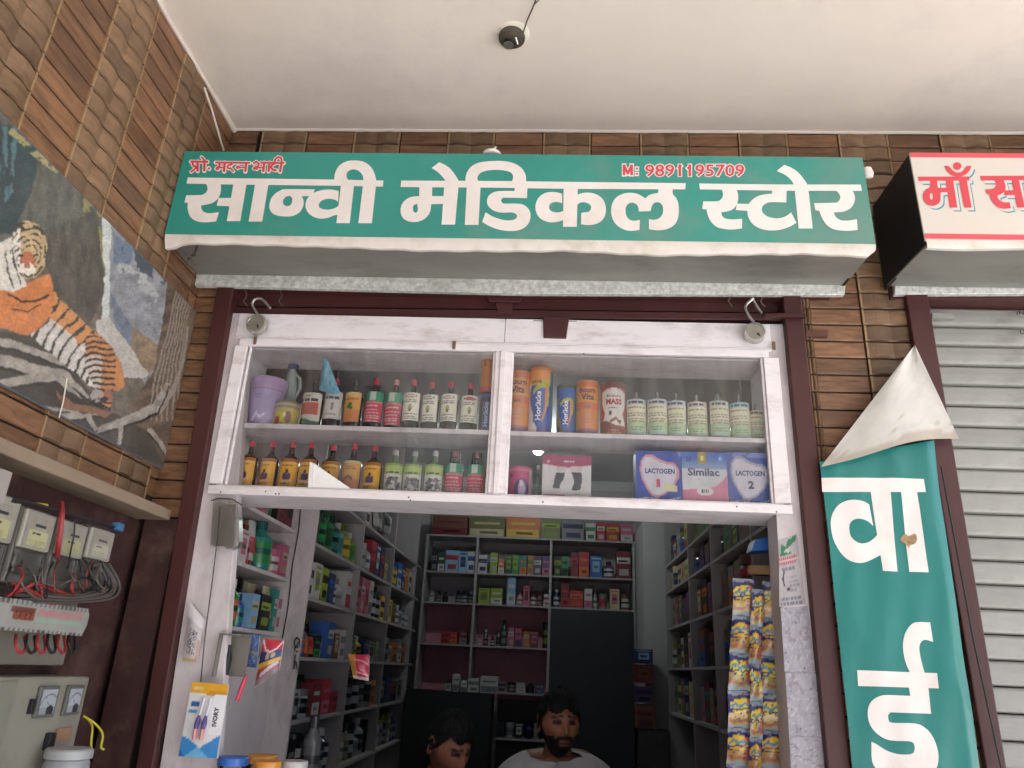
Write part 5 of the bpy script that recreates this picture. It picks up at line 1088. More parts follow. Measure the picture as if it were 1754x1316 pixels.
# ================================================================== THINGS ON THE LEFT JAMB
def sheet(name, label, cat, px, Y, paint, nu=30, nv=44, thick=.006, mm=None, bulge=.004, group=None, parts=None):
    """thin packet or sheet whose corners (tl, tr, br, bl) are photographed points"""
    tl_, tr_, br_, bl_ = [PY(x, y, Y) for x, y in px]; cx = (tl_+tr_+br_+bl_)/4; t = thing(name, label, cat, (cx.x, Y, min(bl_.z, br_.z)), group=group)
    f = lambda u, v, e=0.0: (bl_.lerp(br_, u)).lerp(tl_.lerp(tr_, u), v)+Vector((0, -thick-bulge*sin(pi*u)*sin(pi*v)-e, 0))
    g = MB(); grid(g, f, nu, nv, paint); g.sm = [True]*len(g.f); emit('front_print', g, mm or VCG, t)
    g = MB(); g.prism([bl_, br_, tr_, tl_], (0, -thick*.8, 0)); emit('backing', g, mat('packet_back', 'c9c5c0', .5), t)
    return t, f
def p_ivory(U, V):
    i = full(U, 'd8d6d8'); put(i, V > .86+.03*(U > .5), 'e0a430'); put(i, (V > .84) & (V < .86+.03*(U > .5)) & (U > .45), 'c8902a'); put(i, inpoly(U, V, [(0, 0), (0, .28), (.25, .22), (.5, .12), (.75, .22), (1, .32), (1, 0)]), '3f86c4'); put(i, inpoly(U, V, [(.15, 0), (.45, .14), (.75, 0)]), '6fb0dc')
    put(i, inpoly(U, V, [(0, 0), (0, .1), (.15, 0)]), '2a5f9f'); put(i, (abs(U-.20) < .11) & (abs(V-.70) < .035), '2c5a96'); put(i, (abs(U-.18) < .12) & (abs(V-.615) < .012), '4f92b8'); put(i, (abs(U-.18) < .12) & (abs(V-.585) < .010), '4f92b8')
    put(i, (abs(U-.22) < .13) & (abs(V-.92) < .028), 'd8c080'); lines(i, U, V, .905, .935, 1, .12, .32, '8a3a3a', fr=.8, seed=3); put(i, (U > .68) & (V > .3) & (V < .86), 'e2e0e2'); return i
t, f = sheet('toothbrush_packet', 'yellow, white and blue packet of two pink toothbrushes hanging on the left jamb', 'packet', ((331, 1168), (393, 1173), (374, 1299), (307, 1295)), -.045, p_ivory)
for k, u0 in enumerate((.34, .52)):
    g = MB(); g.tube([f(u0+.02, .24, .006), f(u0+.03, .38, .008)], .0062, 8); emit('brush_handle', g, mat('pink_handle', 'cf8f90', .35), t)
    g = MB(); g.tube([f(u0+.03, .38, .008), f(u0+.045, .46, .008), f(u0+.06, .56, .007)], [.0062, .0075, .0035], 8); emit('brush_grip', g, mat('purple_grip', '5a4a86', .4), t)
    g = MB(); g.tube([f(u0+.06, .56, .007), f(u0+.09, .72, .006), f(u0+.095, .80, .006)], [.003, .0035, .0045], 8); emit('brush_head', g, mat('clear_white_plastic', 'd0ccd6', .3), t)
g = MB(); text_on(g, 'IVORY', lambda a, b: f(a, b, .002), .74, .42, .12, .26, .03, True); emit('lettering', g, mat('print_2c2a3a', '2c2a3a', .4, var=.03), t)
g = MB(); g.tube([PY(377, 868, -.03), PY(372, 925, -.02), PY(365, 985, -.018), PY(357, 1045, -.018), PY(350, 1100, -.02), PY(344, 1168, -.042)], .0016, 6)
tag(emit('string', g, M_WIRE_K), 'dark string running down the left jamb to the toothbrush packet', 'string')
def p_bill(U, V):
    i = full(U, 'b9b2b4'); put(i, (U > .25) & (U < .8) & (V < .62) & (V > .12) & (fbm(U*8, V*10, 5, 4) > .5), '55545c'); put(i, V < .06, 'b59a6c'); put(i, (U > .8) & (V < .5), 'b8958a'); put(i, V > .75, 'd2ccce'); return i
sheet('blister_packet', 'torn clear blister packet with grey print stuck on the left jamb', 'packet', ((327, 1032), (352, 1062), (338, 1134), (314, 1132)), -.010, p_bill, bulge=.010)
a, b = PY(368, 856, -.02), PY(418, 945, -.02)
g = MB(); cx = (a.x+b.x)/2
o_ = smooth_poly([(372, 858), (414, 864), (416, 930), (408, 940), (396, 944), (388, 938), (372, 940), (367, 936)], 50); g.prism([PY(p_.x, p_.y, -.006) for p_ in reversed(o_)], (0, -.028, 0))
t = thing('plastic_holder', 'dusty translucent plastic holder fixed at the top of the left jamb', 'holder', (cx, -.05, b.z)); emit('cover', g, glassmat('dusty_plastic', tint=(.8, .79, .76), rough=.4, haze=.5), t)
g = MB(); g.tube([PY(362, 858, -.02), PY(372, 854, -.06), PY(398, 855, -.08), PY(415, 866, -.03)], .0022, 6); emit('wire_rim', g, M_WIRE_G, t)
# dark niche box in the jamb
g = MB(); a, b = PY(380, 1088, .0), PY(400, 1160, .0)
t = thing('switch_recess', 'small dark open box set beside the left jamb under the shelf with tubes', 'box', ((a.x+b.x)/2, .02, b.z))
g.box(a.x, a.x+.004, -.02, .06, b.z, a.z); g.box(a.x, b.x+.01, -.02, .06, a.z, a.z+.004); g.box(a.x, b.x+.01, .056, .06, b.z, a.z); emit('case', g, mat('dark_niche', '77716a', .6), t)
g = MB(); g.lathe([(.010, 0), (.011, .05), (.006, .065), (.006, .08), (0, .08)], (a.x+.02, .02, b.z+.004), 12); emit('black_bottle', g, M_DARK, t)

def p_sachet_r(U, V, s=0):
    i = full(U, '34406e'); put(i, V > .72, 'b83446'); put(i, near(U, V, [(0, .98), (.25, .74), (.5, .68), (.75, .74), (1, .98)], .03), 'd9c4c4'); put(i, V < .42, 'b8402f'); put(i, (V < .46) & (V > .36), 'c8a03c'); put(i, V < .30, '8a3a4c'); put(i, near(U, V, [(.2, .2), (.6, .26), (.9, .3)], .05), 'a9a8b8'); put(i, V < .12, '6f5f66'); put(i, (((U-.4)/.1)**2+((V-.58)/.08)**2 < 1) | (((U-.65)/.1)**2+((V-.58)/.08)**2 < 1), 'b9a08a'); return i
sheet('sachet', 'red and navy sachet hanging in front of the left white panel', 'sachet', ((453, 1094), (487, 1098), (479, 1148), (437, 1178)), .10, p_sachet_r, bulge=.012)
def p_sachet_b(U, V):
    i = full(U, '46629a'); put(i, (V < .5) & (V > .4), '8a8f4a'); put(i, fbm(U*4, V*5, 4, 2) > .62, '8894b8'); return i
sheet('sachet', 'blue sachet hanging below the tubes shelf beside the left jamb', 'sachet', ((424, 1086), (446, 1088), (440, 1144), (418, 1142)), .14, p_sachet_b, bulge=.008)
def p_sachet_o(U, V):
    i = full(U, 'b83450'); put(i, U < .35, 'c98a34'); put(i, near(U, V, [(.3, .8), (.7, .75), (1, .6)], .03) | near(U, V, [(.3, .3), (.7, .25), (1, .2)], .03), 'dc9aa4'); put(i, V < .12, 'c9b9b4'); return i
sheet('sachet', 'red and orange sachet hanging at the second shelf post inside the shop', 'sachet', ((597, 1121), (633, 1122), (632, 1167), (606, 1162)), .75, p_sachet_o, bulge=.02)
g = MB(); g.tube([PY(420, 1162, .05), PY(406, 1200, .05)], .0065, 8); g.tube([PY(423, 1156, .05), PY(420, 1162, .05)], .0035, 8); tag(emit('pen', g, mat('hot_pink_plastic', 'c8405c', .35)), 'hot pink pen hanging beside the toothbrush packet', 'pen')

# jars along the counter edge
M_JAR = glassmat('jar_plastic', tint=(.85, .9, .88), rough=.1, haze=.2)
def jar(x, y, Y, R, lid, label, H=.17, fillc=None):
    c = PY(x, y, Y); t = thing('jar', label, 'jar', (c.x, Y, c.z-H), group='lidded jars on the counter')
    g = MB(); g.lathe([(R*.9, 0), (R*.97, .01), (R*.97, H*.8), (R*.85, H*.88), (R*.85, H*.9)], (0, 0, 0), 24); emit('body', g, M_JAR, t, local=True)
    g = MB(); g.lathe([(R*.92, H*.88), (R, H*.885), (R, H*.985), (R*.94, H), (0, H)], (0, 0, 0), 28); emit('lid', g, lid, t, local=True)
    g = MB(); g.lathe([(R*.85, .006), (R*.88, H*.62), (0, H*.66)], (0, 0, 0), 14); emit('contents', g, fillc or mat('sweets', '8a6a4a', .6, var=.6, scale=80), t, local=True)
    return c
jar(401, 1296, .0, .041, mat('blue_lid', '3c6cc0', .35), 'blue lidded jar at the bottom left of the counter')
jar(449, 1293, .06, .042, mat('orange_lid', 'd08a34', .35), 'orange lidded jar behind another orange lidded jar')
jar(459, 1303, -.03, .036, mat('orange_lid', 'd08a34', .35), 'nearer orange lidded jar on the counter')
jar(505, 1303, .04, .036, mat('white_lid', 'b9b6b4', .35), 'white lidded jar right of the orange lids')
g = MB(); c = PX(120, 1283, XM+.06)
t = thing('jar', 'milky white plastic jar standing before the electrical box', 'jar', (c.x, c.y, c.z-.16)); g.lathe([(.045, 0), (.048, .01), (.048, .13), (.044, .14)], (0, 0, 0), 24); emit('body', g, mat('milky_plastic', '8c8d90', .4), t, local=True)
g = MB(); g.lathe([(.046, .1405), (.050, .142), (.050, .158), (.046, .162), (0, .162)], (0, 0, 0), 24); emit('lid', g, mat('milky_lid', '9a9b9d', .4), t, local=True)
t = thing('counter', 'glass shop counter across the opening under the jars', 'counter', (-.1, .15, .15))
g = MB(); g.box(-.93, .62, -.06, .30, .15, 1.03); emit('counter_body', g, M_WHITE2, t, bevel=.004)
g = MB(); g.box(-.95, .64, -.08, .32, 1.031, 1.05); emit('counter_top', g, mat('dark_glass_top', '23282a', .1), t, bevel=.003)
g = MB(); g.box(XL+.02, XL+.16, -.75, -.10, .12, 1.095); tag(emit('plinth', g, mat('dark_plinth', '2c2422', .6)), 'dark plinth under the electrical box carrying the milky jar', 'plinth')

# ================================================================== THINGS ON THE RIGHT JAMB
def p_flyer(U, V):
    i = full(U, 'a9a2a6'); i *= (.9+.2*fbm(U, V, 8, 3)[..., None]); put(i, inpoly(U, V, [(.05, .74), (.12, .92), (.38, .86), (.42, .95), (.95, 1.0), (.9, .92), (.5, .84), (.62, .75), (.05, .74)]), '2c7050'); put(i, inpoly(U, V, [(.2, .80), (.6, .86), (.5, .76)]), 'b5b3b0')
    put(i, (V > .60) & (V < .71) & (U < .86) & (np.sin(U*60+V*20) > -.5), 'a84a54'); put(i, (V > .64) & (V < .66), 'c9b0b4'); lines(i, U, V, .50, .58, 2, .1, .8, '6d6f7c', fr=.6, seed=2); put(i, near(U, V, [(.22, .50), (.16, .40), (.22, .30)], .03), '3f3f48')
    lines(i, U, V, .20, .46, 4, .4, .9, '85858e', fr=.5, seed=4); put(i, ((U-.38)/.06)**2+((V-.24)/.03)**2 < 1, '3a3a42'); lines(i, U, V, .02, .16, 2, .02, .95, '6c6e78', fr=.5, seed=6); return i
sheet('flyer', 'torn flyer with green and red print glued on the right jamb', 'flyer', ((1334, 925), (1365, 915), (1380, 1035), (1335, 1040)), .0005, p_flyer, thick=.0008, bulge=.0, mm=VC)
def p_scrap(U, V, s=0):
    i = full(U, '9c98a2'); i *= (.85+.3*fbm(U, V, 9, 3+s)[..., None]); put(i, fbm(U*5, V*7, 4, 7+s) > .66, 'b4b0b6'); put(i, (fbm(U*4, V*9, 3, 20+s) > .74) & (fbm(U, V, 3, 5+s) > .42), '50505a'); put(i, (fbm(U*2, V*3, 4, 60+s) > .66), '8c8288'); return i
for k, q4 in enumerate((((1337, 1042), (1383, 1038), (1396, 1150), (1344, 1152)), ((1345, 1153), (1397, 1151), (1410, 1260), (1352, 1262)), ((1353, 1263), (1411, 1261), (1416, 1330), (1356, 1330)))):
    sheet('paper_remnant', ['torn grey paper remnants directly under the flyer on the right jamb', 'torn grey paper remnants in the middle of the right jamb', 'torn grey paper remnants at the bottom of the right jamb'][k], 'paper', q4, .0005, lambda U, V, k=k: p_scrap(U, V, k*3), thick=.0008, bulge=0, mm=VC, group='paper remnants on the right jamb')
# sachet strips hanging by the right jamb
def p_sach(U, V, s=0):
    o = .10*np.sin(s*2.3); V = V+.025*np.sin(U*7+s*2)+o*.2; U = U+.06*np.sin(s*1.7)
    i = full(U, '2c2868'); put(i, V > .90, '8a98a4'); put(i, V < .11, '93a0ac'); put(i, (V < .42) & (V > .11), ['c0a05c', 'b48a50', 'a8985c'][s % 3]); put(i, inpoly(U, V, [(0, .16), (0, .3), (.4, .22), (1, .34), (1, .16)]), '9a6a58')
    b = ((U-.45)/.46)**2+((V-.62)/.19)**2+.5*(fbm(U*2, V*2, 4, s)-.5) < 1; put(i, b, ['e0c82c', 'dcb62c', 'd4c434'][s % 3]); put(i, (fbm(U*3, V*3, 5, s+8) > .68) & (V > .2), '3a3478'); put(i, near(U, V, [(.08, .60), (.25, .68), (.4, .58), (.6, .66), (.85, .60)], .04), '5a8cb0'); put(i, near(U, V, [(.1, .52), (.8, .52)], .02), '3a2f86')
    put(i, (U > .74) & (V > .24) & (V < .52), 'c4a030' if s % 2 else 'b8604a'); put(i, ((U-.8)/.12)**2+((V-.74)/.07)**2 < 1, 'c4684a'); lines(i, U, V, .28, .36, 2, .5, .72, '2c2440', fr=.5, seed=s); return i
for col in range(3):
    xs_ = ((1255, 1291), (1286, 1307), (1304, 1341))[col]; xb_ = ((1243, 1287), (1282, 1304), (1299, 1346))[col]
    yt0 = (990, 1000, 995)[col]; Yc = (.105, .085, .11)[col]
    t = thing('sachet_strip', ['left strip of yellow and blue sachets hanging by the right jamb', 'narrow middle strip of yellow sachets hanging by the right jamb', 'right strip of yellow and blue sachets hanging by the right jamb'][col], 'sachet strip', tuple(PY((xs_[0]+xs_[1])/2, 1316, Yc)), group='sachet strips by the right jamb')
    n = 6; hh = 64
    for k in range(n):
        ya, yb = yt0+k*hh+(8 if col == 1 else 0), yt0+(k+1)*hh+(8 if col == 1 else 0)
        fa, fb = (ya-990)/330, (yb-990)/330
        cx = lambda fr, side: (xs_[side]+(xb_[side]-xs_[side])*fr)+2*sin(fr*9+col)
        c4 = [PY(cx(fa, 0), ya, Yc), PY(cx(fa, 1), ya+3, Yc), PY(cx(fb, 1), yb+3, Yc), PY(cx(fb, 0), yb, Yc)]
        ff = lambda u, v, c4=c4, k=k: (c4[3].lerp(c4[2], u)).lerp(c4[0].lerp(c4[1], u), v)+Vector((0, -.016*sin(pi*v)*(.4+.6*sin(pi*u))+.004*sin(k*2+u*6), 0))
        g = MB(); grid(g, ff, 18, 24, lambda U, V, k=k, col=col: p_sach(U, V, k+col*3)); g.sm = [True]*len(g.f); emit('sachet', g, VCG, t)
g = MB(); a = PY(1300, 978, .10); g.lathe([(.040, -.010), (.043, 0), (.040, .016), (.036, .016), (.036, -.010)], (a.x+.012, a.y+.02, a.z), 22, sy=.5); tag(emit('hanging_ring', g, mat('brown_cardboard', '6e553a', .8, var=.3)), 'brown cardboard ring from which the sachet strips hang', 'ring')
g = MB(); c = PY(1313, 935, .16); g.hexa([(c.x-.05, .14, c.z-.02), (c.x+.03, .14, c.z-.014), (c.x+.03, .22, c.z-.014), (c.x-.05, .22, c.z-.02), (c.x-.038, .14, c.z+.015), (c.x+.03, .14, c.z+.03), (c.x+.03, .22, c.z+.03), (c.x-.038, .22, c.z+.015)]); tag(emit('blue_pack', g, mat('blue_pack_film', '2f62a8', .3, coat=.3), bevel=.003), 'bright blue pack just above the cardboard ring beside the right jamb', 'pack')

# ================================================================== SHELVING INSIDE THE SHOP
M_SH = mat('shelf_laminate', 'a09a9c', .55, var=.06, scale=4)
M_SHD = mat('dark_shelf_laminate', '4a4648', .55, var=.1)
BS = thing('back_shelves', 'tall open shelves across the back wall of the shop with a pink lower panel', 'shelves', (-.2, 3.7, .15))
BZ = (2.455, 2.180, 1.955, 1.66)
def bpart(par, name, x0, x1, y0, y1, z0, z1, mm): g = MB(); g.box(x0, x1, y0, y1, z0, z1); return emit(name, g, mm, par)
for x in (-.975, -.585, -.020, .605): bpart(BS, 'upright', x-.009, x+.009, 3.60, 3.845, 1.30 if x < -.1 else 1.30, 2.445 , M_SH)
for i, z in enumerate(BZ):
    xs_ = [(-.966, -.594), (-.576, -.029), (-.011, .596)]
    if i == 0: bpart(BS, 'shelf_board', -.99, .62, 3.595, 3.845, z-.012, z, M_SH); continue
    for j, (a, b) in enumerate(xs_):
        if i == 3 and j == 2: continue
        bpart(BS, 'shelf_board', a, b, 3.60, 3.845, z-.012, z, M_SH)
bpart(BS, 'back_panel', -1.0, .62, 3.8455, 3.855, 1.95, 2.9, M_SH); bpart(BS, 'pink_panel', -1.0, .0, 3.8455, 3.857, 1.30, 1.9495, M_PINK)
bpart(BS, 'side_panel', .62, .77, 3.12, 3.845, .15, 2.52, M_SHOPW)
g = MB(); g.box(-.010, .595, 3.585, 3.60, .15, 1.94); tag(emit('dark_door', g, M_DARKDOOR, bevel=.002), 'plain dark door under the right part of the back shelves', 'door')
g = MB(); g.box(-.985, -.395, 3.30, 3.58, .15, 1.345); tag(emit('back_counter', g, mat('black_laminate', '1b1a1c', .5), bevel=.003), 'black cupboard below the pink panel at the back of the shop', 'cupboard')

for kz, (yy_, lab_) in enumerate(((1188, 'upper'), (1267, 'lower'))):
    z_ = PY(900, yy_, 3.6).z; bpart(BS, 'shelf_board', -.385, -.029, 3.60, 3.845, z_-.012, z_, M_SH)
bpart(BS, 'dark_panel', -.386, -.029, 3.8455, 3.857, .15, 1.2995, M_SHD)
LS = thing('left_shelves', 'deep white shelves along the left side wall inside the shop', 'shelves', (-1.15, 2.0, .15))
for y, x in ((.90, -.992), (1.73, -1.0), (2.54, -1.0), (3.375, -1.0)): bpart(LS, 'upright', -1.298, x, y, y+.018, .15, 2.97, M_WHITE2 if y < 1 else M_SH)
LZ0 = (2.005, 1.808, 1.597); LZ = (2.20, 1.967, 1.745, 1.512, 1.275, 1.03)
for z in LZ0: bpart(LS, 'shelf_board', -1.298, -1.08, .215, .8995, z-.014, z, M_WHITE2)
for (a, b) in ((.9185, 1.7295), (1.7485, 2.5395), (2.5585, 3.3745), (3.3935, 3.58)):
    for z in LZ: bpart(LS, 'shelf_board', -1.298, -1.003, a, b, z-.014, z, M_SH)
bpart(LS, 'lower_panel', -1.10, -1.085, .215, .8995, .15, 1.50, M_WHITE2)
bpart(LS, 'back_sheet', -1.2995, -1.2985, .215, 3.58, .15, 2.97, M_SH)
g = MB(); g.tube([PY(516-.137*(y-866)+1.1*sin(y*.05), y, .897) for y in range(866, 1095, 12)], .0022, 5); emit('crack', g, M_DARK, LS)
g = MB()
for pts in ([(508, 1092), (504, 1100), (506, 1110), (513, 1108), (513, 1096), (508, 1092)], [(512, 1100), (504, 1112), (510, 1118)], [(506, 1122), (503, 1146), (509, 1148), (508, 1136), (505, 1132)]): g.tube([PY(x, y, .893) for x, y in pts], .0022, 5)
emit('key_chain', g, mat('dark_chain', '3a3a3c', .4, metal=.5), LS)
RS = thing('right_shelves', 'deep shelves along the right side wall inside the shop holding dark cartons', 'shelves', (.95, 2.0, .15))
RZ = (2.20, 2.03, 1.80, 1.56, 1.30)
for y in (.72, 1.48, 2.10, 2.98): bpart(RS, 'upright', .75, 1.178, y, y+.018, .15, 2.97, M_SH)
for (a, b) in ((.215, .7195), (.7385, 1.4795), (1.4985, 2.0995), (2.1185, 2.9795)):
    for z in RZ: bpart(RS, 'shelf_board', .753, 1.178, a, b, z-.014, z, M_SH)
bpart(RS, 'back_sheet', 1.1785, 1.1795, .215, 3.1, .15, 2.97, M_SH)

CN = {'black': '1d1c20', 'dark green': '1f4a38', 'green': '2f8048', 'lime green': '8a9a34', 'light blue': '7fa4c4', 'blue': '34589c', 'navy': '26305c', 'red': 'a83440', 'dark red': '6f2530', 'orange': 'c06a38', 'yellow': 'c8a43a', 'white': 'b9b6b6', 'pink': 'b4607c', 'purple': '584068', 'brown': '6a4634', 'olive': '6c6a40', 'grey': '77767a', 'teal': '2f7f78', 'cream': 'b4a98a', 'silver': '9a9ca0'}
def item(kind, w, d, h, c1, c2, seed, name=None):
    """small packed good, front towards -y, base at the origin"""
    R = np.random.RandomState(seed); g = MB(); a, b = lin(CN[c1]), lin(CN[c2]); dk = tuple(v*.35 for v in a)
    if kind == 'box':
        g.col = a; g.box(-w/2, w/2, -d/2, d/2, 0, h); y = -d/2-.0008
        def patch(x0, x1, z0, z1, c): g.col = c; g.add([(x0*w, y, z0*h), (x1*w, y, z0*h), (x1*w, y, z1*h), (x0*w, y, z1*h)], [(0, 1, 2, 3)], [c]*4)
        t = R.rand()
        if t < .4: patch(-.47, .47, .55, .78, b); patch(-.35, .30, .60, .68, dk); patch(-.3, .35, .12, .35, tuple(v*.7 for v in b))
        elif t < .75: patch(-.47, .47, .04, .40, b); patch(-.36, .36, .62, .74, b); patch(-.2, .3, .16, .28, dk)
        else: patch(-.30, .30, .25, .75, b); patch(-.4, .4, .84, .92, b); patch(-.2, .2, .42, .58, dk)
    elif kind == 'bottle':
        r = w/2
        for prof, c in (([(r*.95, 0), (r, .004), (r, h*.12)], a), ([(r*1.005, h*.12), (r*1.005, h*.55)], b), ([(r, h*.55), (r*.96, h*.64), (r*.5, h*.74), (r*.42, h*.80)], a), ([(r*.5, h*.80), (r*.5, h*.98), (0, h)], lin(CN['white']) if R.rand() < .4 else dk)):
            g.col = c; g.lathe(prof, (0, 0, 0), 14)
        g.col = dk; g.lathe([(r*1.012, h*.30), (r*1.012, h*.42)], (0, 0, 0), 14)
    elif kind == 'jar':
        r = w/2
        for prof, c in (([(r*.95, 0), (r, .004), (r, h*.16)], a), ([(r*1.005, h*.16), (r*1.005, h*.68)], b), ([(r, h*.68), (r*.94, h*.76)], a), ([(r*.98, h*.77), (r*.98, h*.98), (0, h)], dk if R.rand() < .5 else a)):
            g.col = c; g.lathe(prof, (0, 0, 0), 16)
        g.col = dk; g.lathe([(r*1.012, h*.38), (r*1.012, h*.50)], (0, 0, 0), 16)
    elif kind == 'tube':
        g.col = a; r = w/2; n = 12; vs = []
        for k in range(n): vs.append((r*cos(2*pi*k/n), r*.7*sin(2*pi*k/n), h*.14))
        for k in range(n): vs.append((r*1.05*cos(2*pi*k/n), r*.08*sin(2*pi*k/n), h))
        g.smooth = True; g.add(vs, [(k, (k+1) % n, n+(k+1) % n, n+k) for k in range(n)]); g.smooth = False; g.col = b; g.lathe([(r*.75, 0), (r*.75, h*.14), (0, h*.141)], (0, 0, 0), 12, sy=.7)
        g.col = b; g.add([(-r*.7, -r*.66, h*.3), (r*.7, -r*.66, h*.3), (r*.8, -r*.36, h*.65), (-r*.8, -r*.36, h*.65)], [(0, 1, 2, 3)])
    else:   # soft pouch
        g.col = a; n = 6; vs = []; 
        g.prism([(-w/2, -d*.3, .0), (w/2, -d*.3, 0), (w/2, -d*.1, h), (-w/2, -d*.1, h)], (0, d*.3, 0)); g.prism([(-w*.4, -d*.5, h*.12), (w*.4, -d*.5, h*.12), (w*.4, -d*.42, h*.8), (-w*.4, -d*.42, h*.8)], (0, d*.2, 0))
        g.col = b; g.add([(-w*.34, -d*.51-.001, h*.4), (w*.34, -d*.51-.001, h*.4), (w*.34, -d*.46-.001, h*.66), (-w*.34, -d*.46-.001, h*.66)], [(0, 1, 2, 3)])
    return emit(name or {'box': 'product_box', 'bottle': 'product_bottle', 'jar': 'product_jar', 'tube': 'product_tube', 'pouch': 'product_pouch'}[kind], g, VCG if kind != 'box' else VC, local=True)
NOUN = {'box': 'box', 'bottle': 'bottle', 'jar': 'jar', 'tube': 'tube', 'pouch': 'pouch'}
seed_ = [100]
def goods(kind, x, y, z, rz, w, d, h, c1, c2, label, group):
    seed_[0] += 1; o = item(kind, w, d, h, c1, c2, seed_[0]); o.location = (x, y, z+.0008); o.rotation_euler = (0, 0, rz+random.uniform(-.08, .08)*(kind != 'box')+random.uniform(-.03, .03))
    return tag(o, label, NOUN[kind], group)
def c2n(c1, c2): return c1 if c1 == c2 else f'{c1} and {c2}'
# back wall rows: (left px, right px, top px, kind, colour, second colour)
rows = {0: [(742, 802, 884, 'box', 'brown', 'dark red'), (805, 866, 886, 'box', 'olive', 'cream'), (868, 925, 886, 'box', 'orange', 'yellow'), (928, 960, 889, 'box', 'olive', 'lime green'), (963, 1000, 890, 'box', 'grey', 'navy'), (1004, 1020, 897, 'box', 'white', 'green'), (1022, 1036, 895, 'box', 'red', 'white'), (1039, 1060, 897, 'box', 'red', 'yellow'), (1063, 1084, 898, 'box', 'pink', 'white')],
        1: [(740, 750, 945, 'box', 'black', 'grey'), (751, 763, 947, 'box', 'dark green', 'white'), (764, 786, 943, 'box', 'light blue', 'red'), (787, 801, 945, 'box', 'light blue', 'navy'), (802, 815, 945, 'box', 'white', 'blue'), (820, 835, 951, 'box', 'white', 'navy'), (841, 853, 947, 'box', 'lime green', 'white'), (854, 864, 958, 'box', 'orange', 'white'), (866, 877, 951, 'box', 'dark green', 'lime green'), (878, 889, 951, 'box', 'green', 'lime green'), (891, 903, 952, 'box', 'teal', 'orange'), (904, 913, 952, 'box', 'orange', 'green'), (915, 928, 953, 'box', 'purple', 'white'), (929, 942, 953, 'box', 'purple', 'pink'),
            (950, 961, 953, 'box', 'black', 'lime green'), (962, 973, 953, 'box', 'green', 'black'), (979, 991, 947, 'box', 'dark red', 'red'), (992, 1009, 946, 'box', 'red', 'orange'), (1011, 1031, 953, 'box', 'blue', 'light blue'), (1034, 1052, 961, 'bottle', 'purple', 'white'), (1056, 1080, 945, 'box', 'dark red', 'white')],
        2: [(737, 744, 1012, 'box', 'grey', 'white'), (747, 757, 1012, 'bottle', 'black', 'grey'), (758, 768, 1014, 'bottle', 'black', 'black'), (780, 790, 1011, 'bottle', 'black', 'grey'), (791, 801, 1012, 'bottle', 'black', 'silver'), (802, 812, 1013, 'bottle', 'black', 'grey'), (820, 839, 1008, 'box', 'lime green', 'olive'), (841, 861, 1008, 'box', 'lime green', 'white'), (870, 884, 989, 'box', 'light blue', 'white'), (886, 896, 1012, 'bottle', 'pink', 'white'), (897, 907, 1004, 'box', 'pink', 'dark red'), (909, 919, 1012, 'bottle', 'dark red', 'white'), (920, 930, 1013, 'bottle', 'dark red', 'grey'), (932, 943, 1018, 'box', 'white', 'pink'),
            (948, 959, 1009, 'bottle', 'navy', 'white'), (961, 975, 1000, 'box', 'dark red', 'red'), (976, 999, 1012, 'box', 'red', 'orange'), (1001, 1014, 1009, 'box', 'white', 'pink'), (1016, 1023, 1010, 'bottle', 'grey', 'white'), (1026, 1040, 1017, 'jar', 'grey', 'red'), (1045, 1061, 1009, 'box', 'cream', 'pink'), (1064, 1078, 1017, 'jar', 'brown', 'white')],
        3: [(756, 770, 1081, 'box', 'red', 'dark red'), (771, 784, 1083, 'box', 'red', 'orange'), (788, 800, 1078, 'box', 'dark red', 'grey'), (803, 811, 1077, 'bottle', 'white', 'grey'), (818, 824, 1090, 'bottle', 'silver', 'white'), (828, 837, 1078, 'bottle', 'black', 'grey'), (840, 848, 1090, 'bottle', 'black', 'white'), (850, 858, 1079, 'bottle', 'grey', 'black'), (859, 869, 1061, 'bottle', 'dark green', 'grey'), (871, 881, 1075, 'box', 'pink', 'white'), (883, 894, 1077, 'box', 'pink', 'purple'), (897, 907, 1082, 'box', 'orange', 'cream'), (909, 922, 1082, 'box', 'brown', 'pink'), (930, 942, 1065, 'jar', 'black', 'olive')]}
RN = ['top shelf', 'second shelf', 'third shelf', 'fourth shelf']
bq = 3.66
for r, L in rows.items():
    for k, (x0, x1, yt, kd, c1, c2) in enumerate(L):
        a, b = PY(x0, yt, bq-.03), PY(x1, yt, bq-.03); z = BZ[r]; h = max(.03, (a.z+b.z)/2-z); h = min(h, .27)
        w = b.x-a.x; dd = .10 if kd == 'box' else w
        lbl = f'{c2n(c1, c2)} {"carton" if r == 0 and k < 5 else NOUN[kd]}, {ORD[k]} from left, back wall {RN[r]}' if k < 20 else f'{c2n(c1, c2)} {NOUN[kd]} at the right end of the back wall {RN[r]}'
        goods(kd, (a.x+b.x)/2, bq-.03+dd/2, z, 0, w, dd, h, c1, c2, lbl, f'goods on the {RN[r]} of the back wall')
for k, (x0, x1, yt) in enumerate(((762, 772, 1176), (775, 787, 1155), (789, 800, 1165), (802, 820, 1162), (823, 853, 1158))):
    a, b = PY(x0, yt, 3.33), PY(x1, yt, 3.33); goods('box', (a.x+b.x)/2, 3.40, 1.346, 0, b.x-a.x, .1, max(.05, a.z-1.346), 'white', 'grey', f'white medicine box on the black cupboard, {ORD[k]} from the left', 'white boxes on the black cupboard')
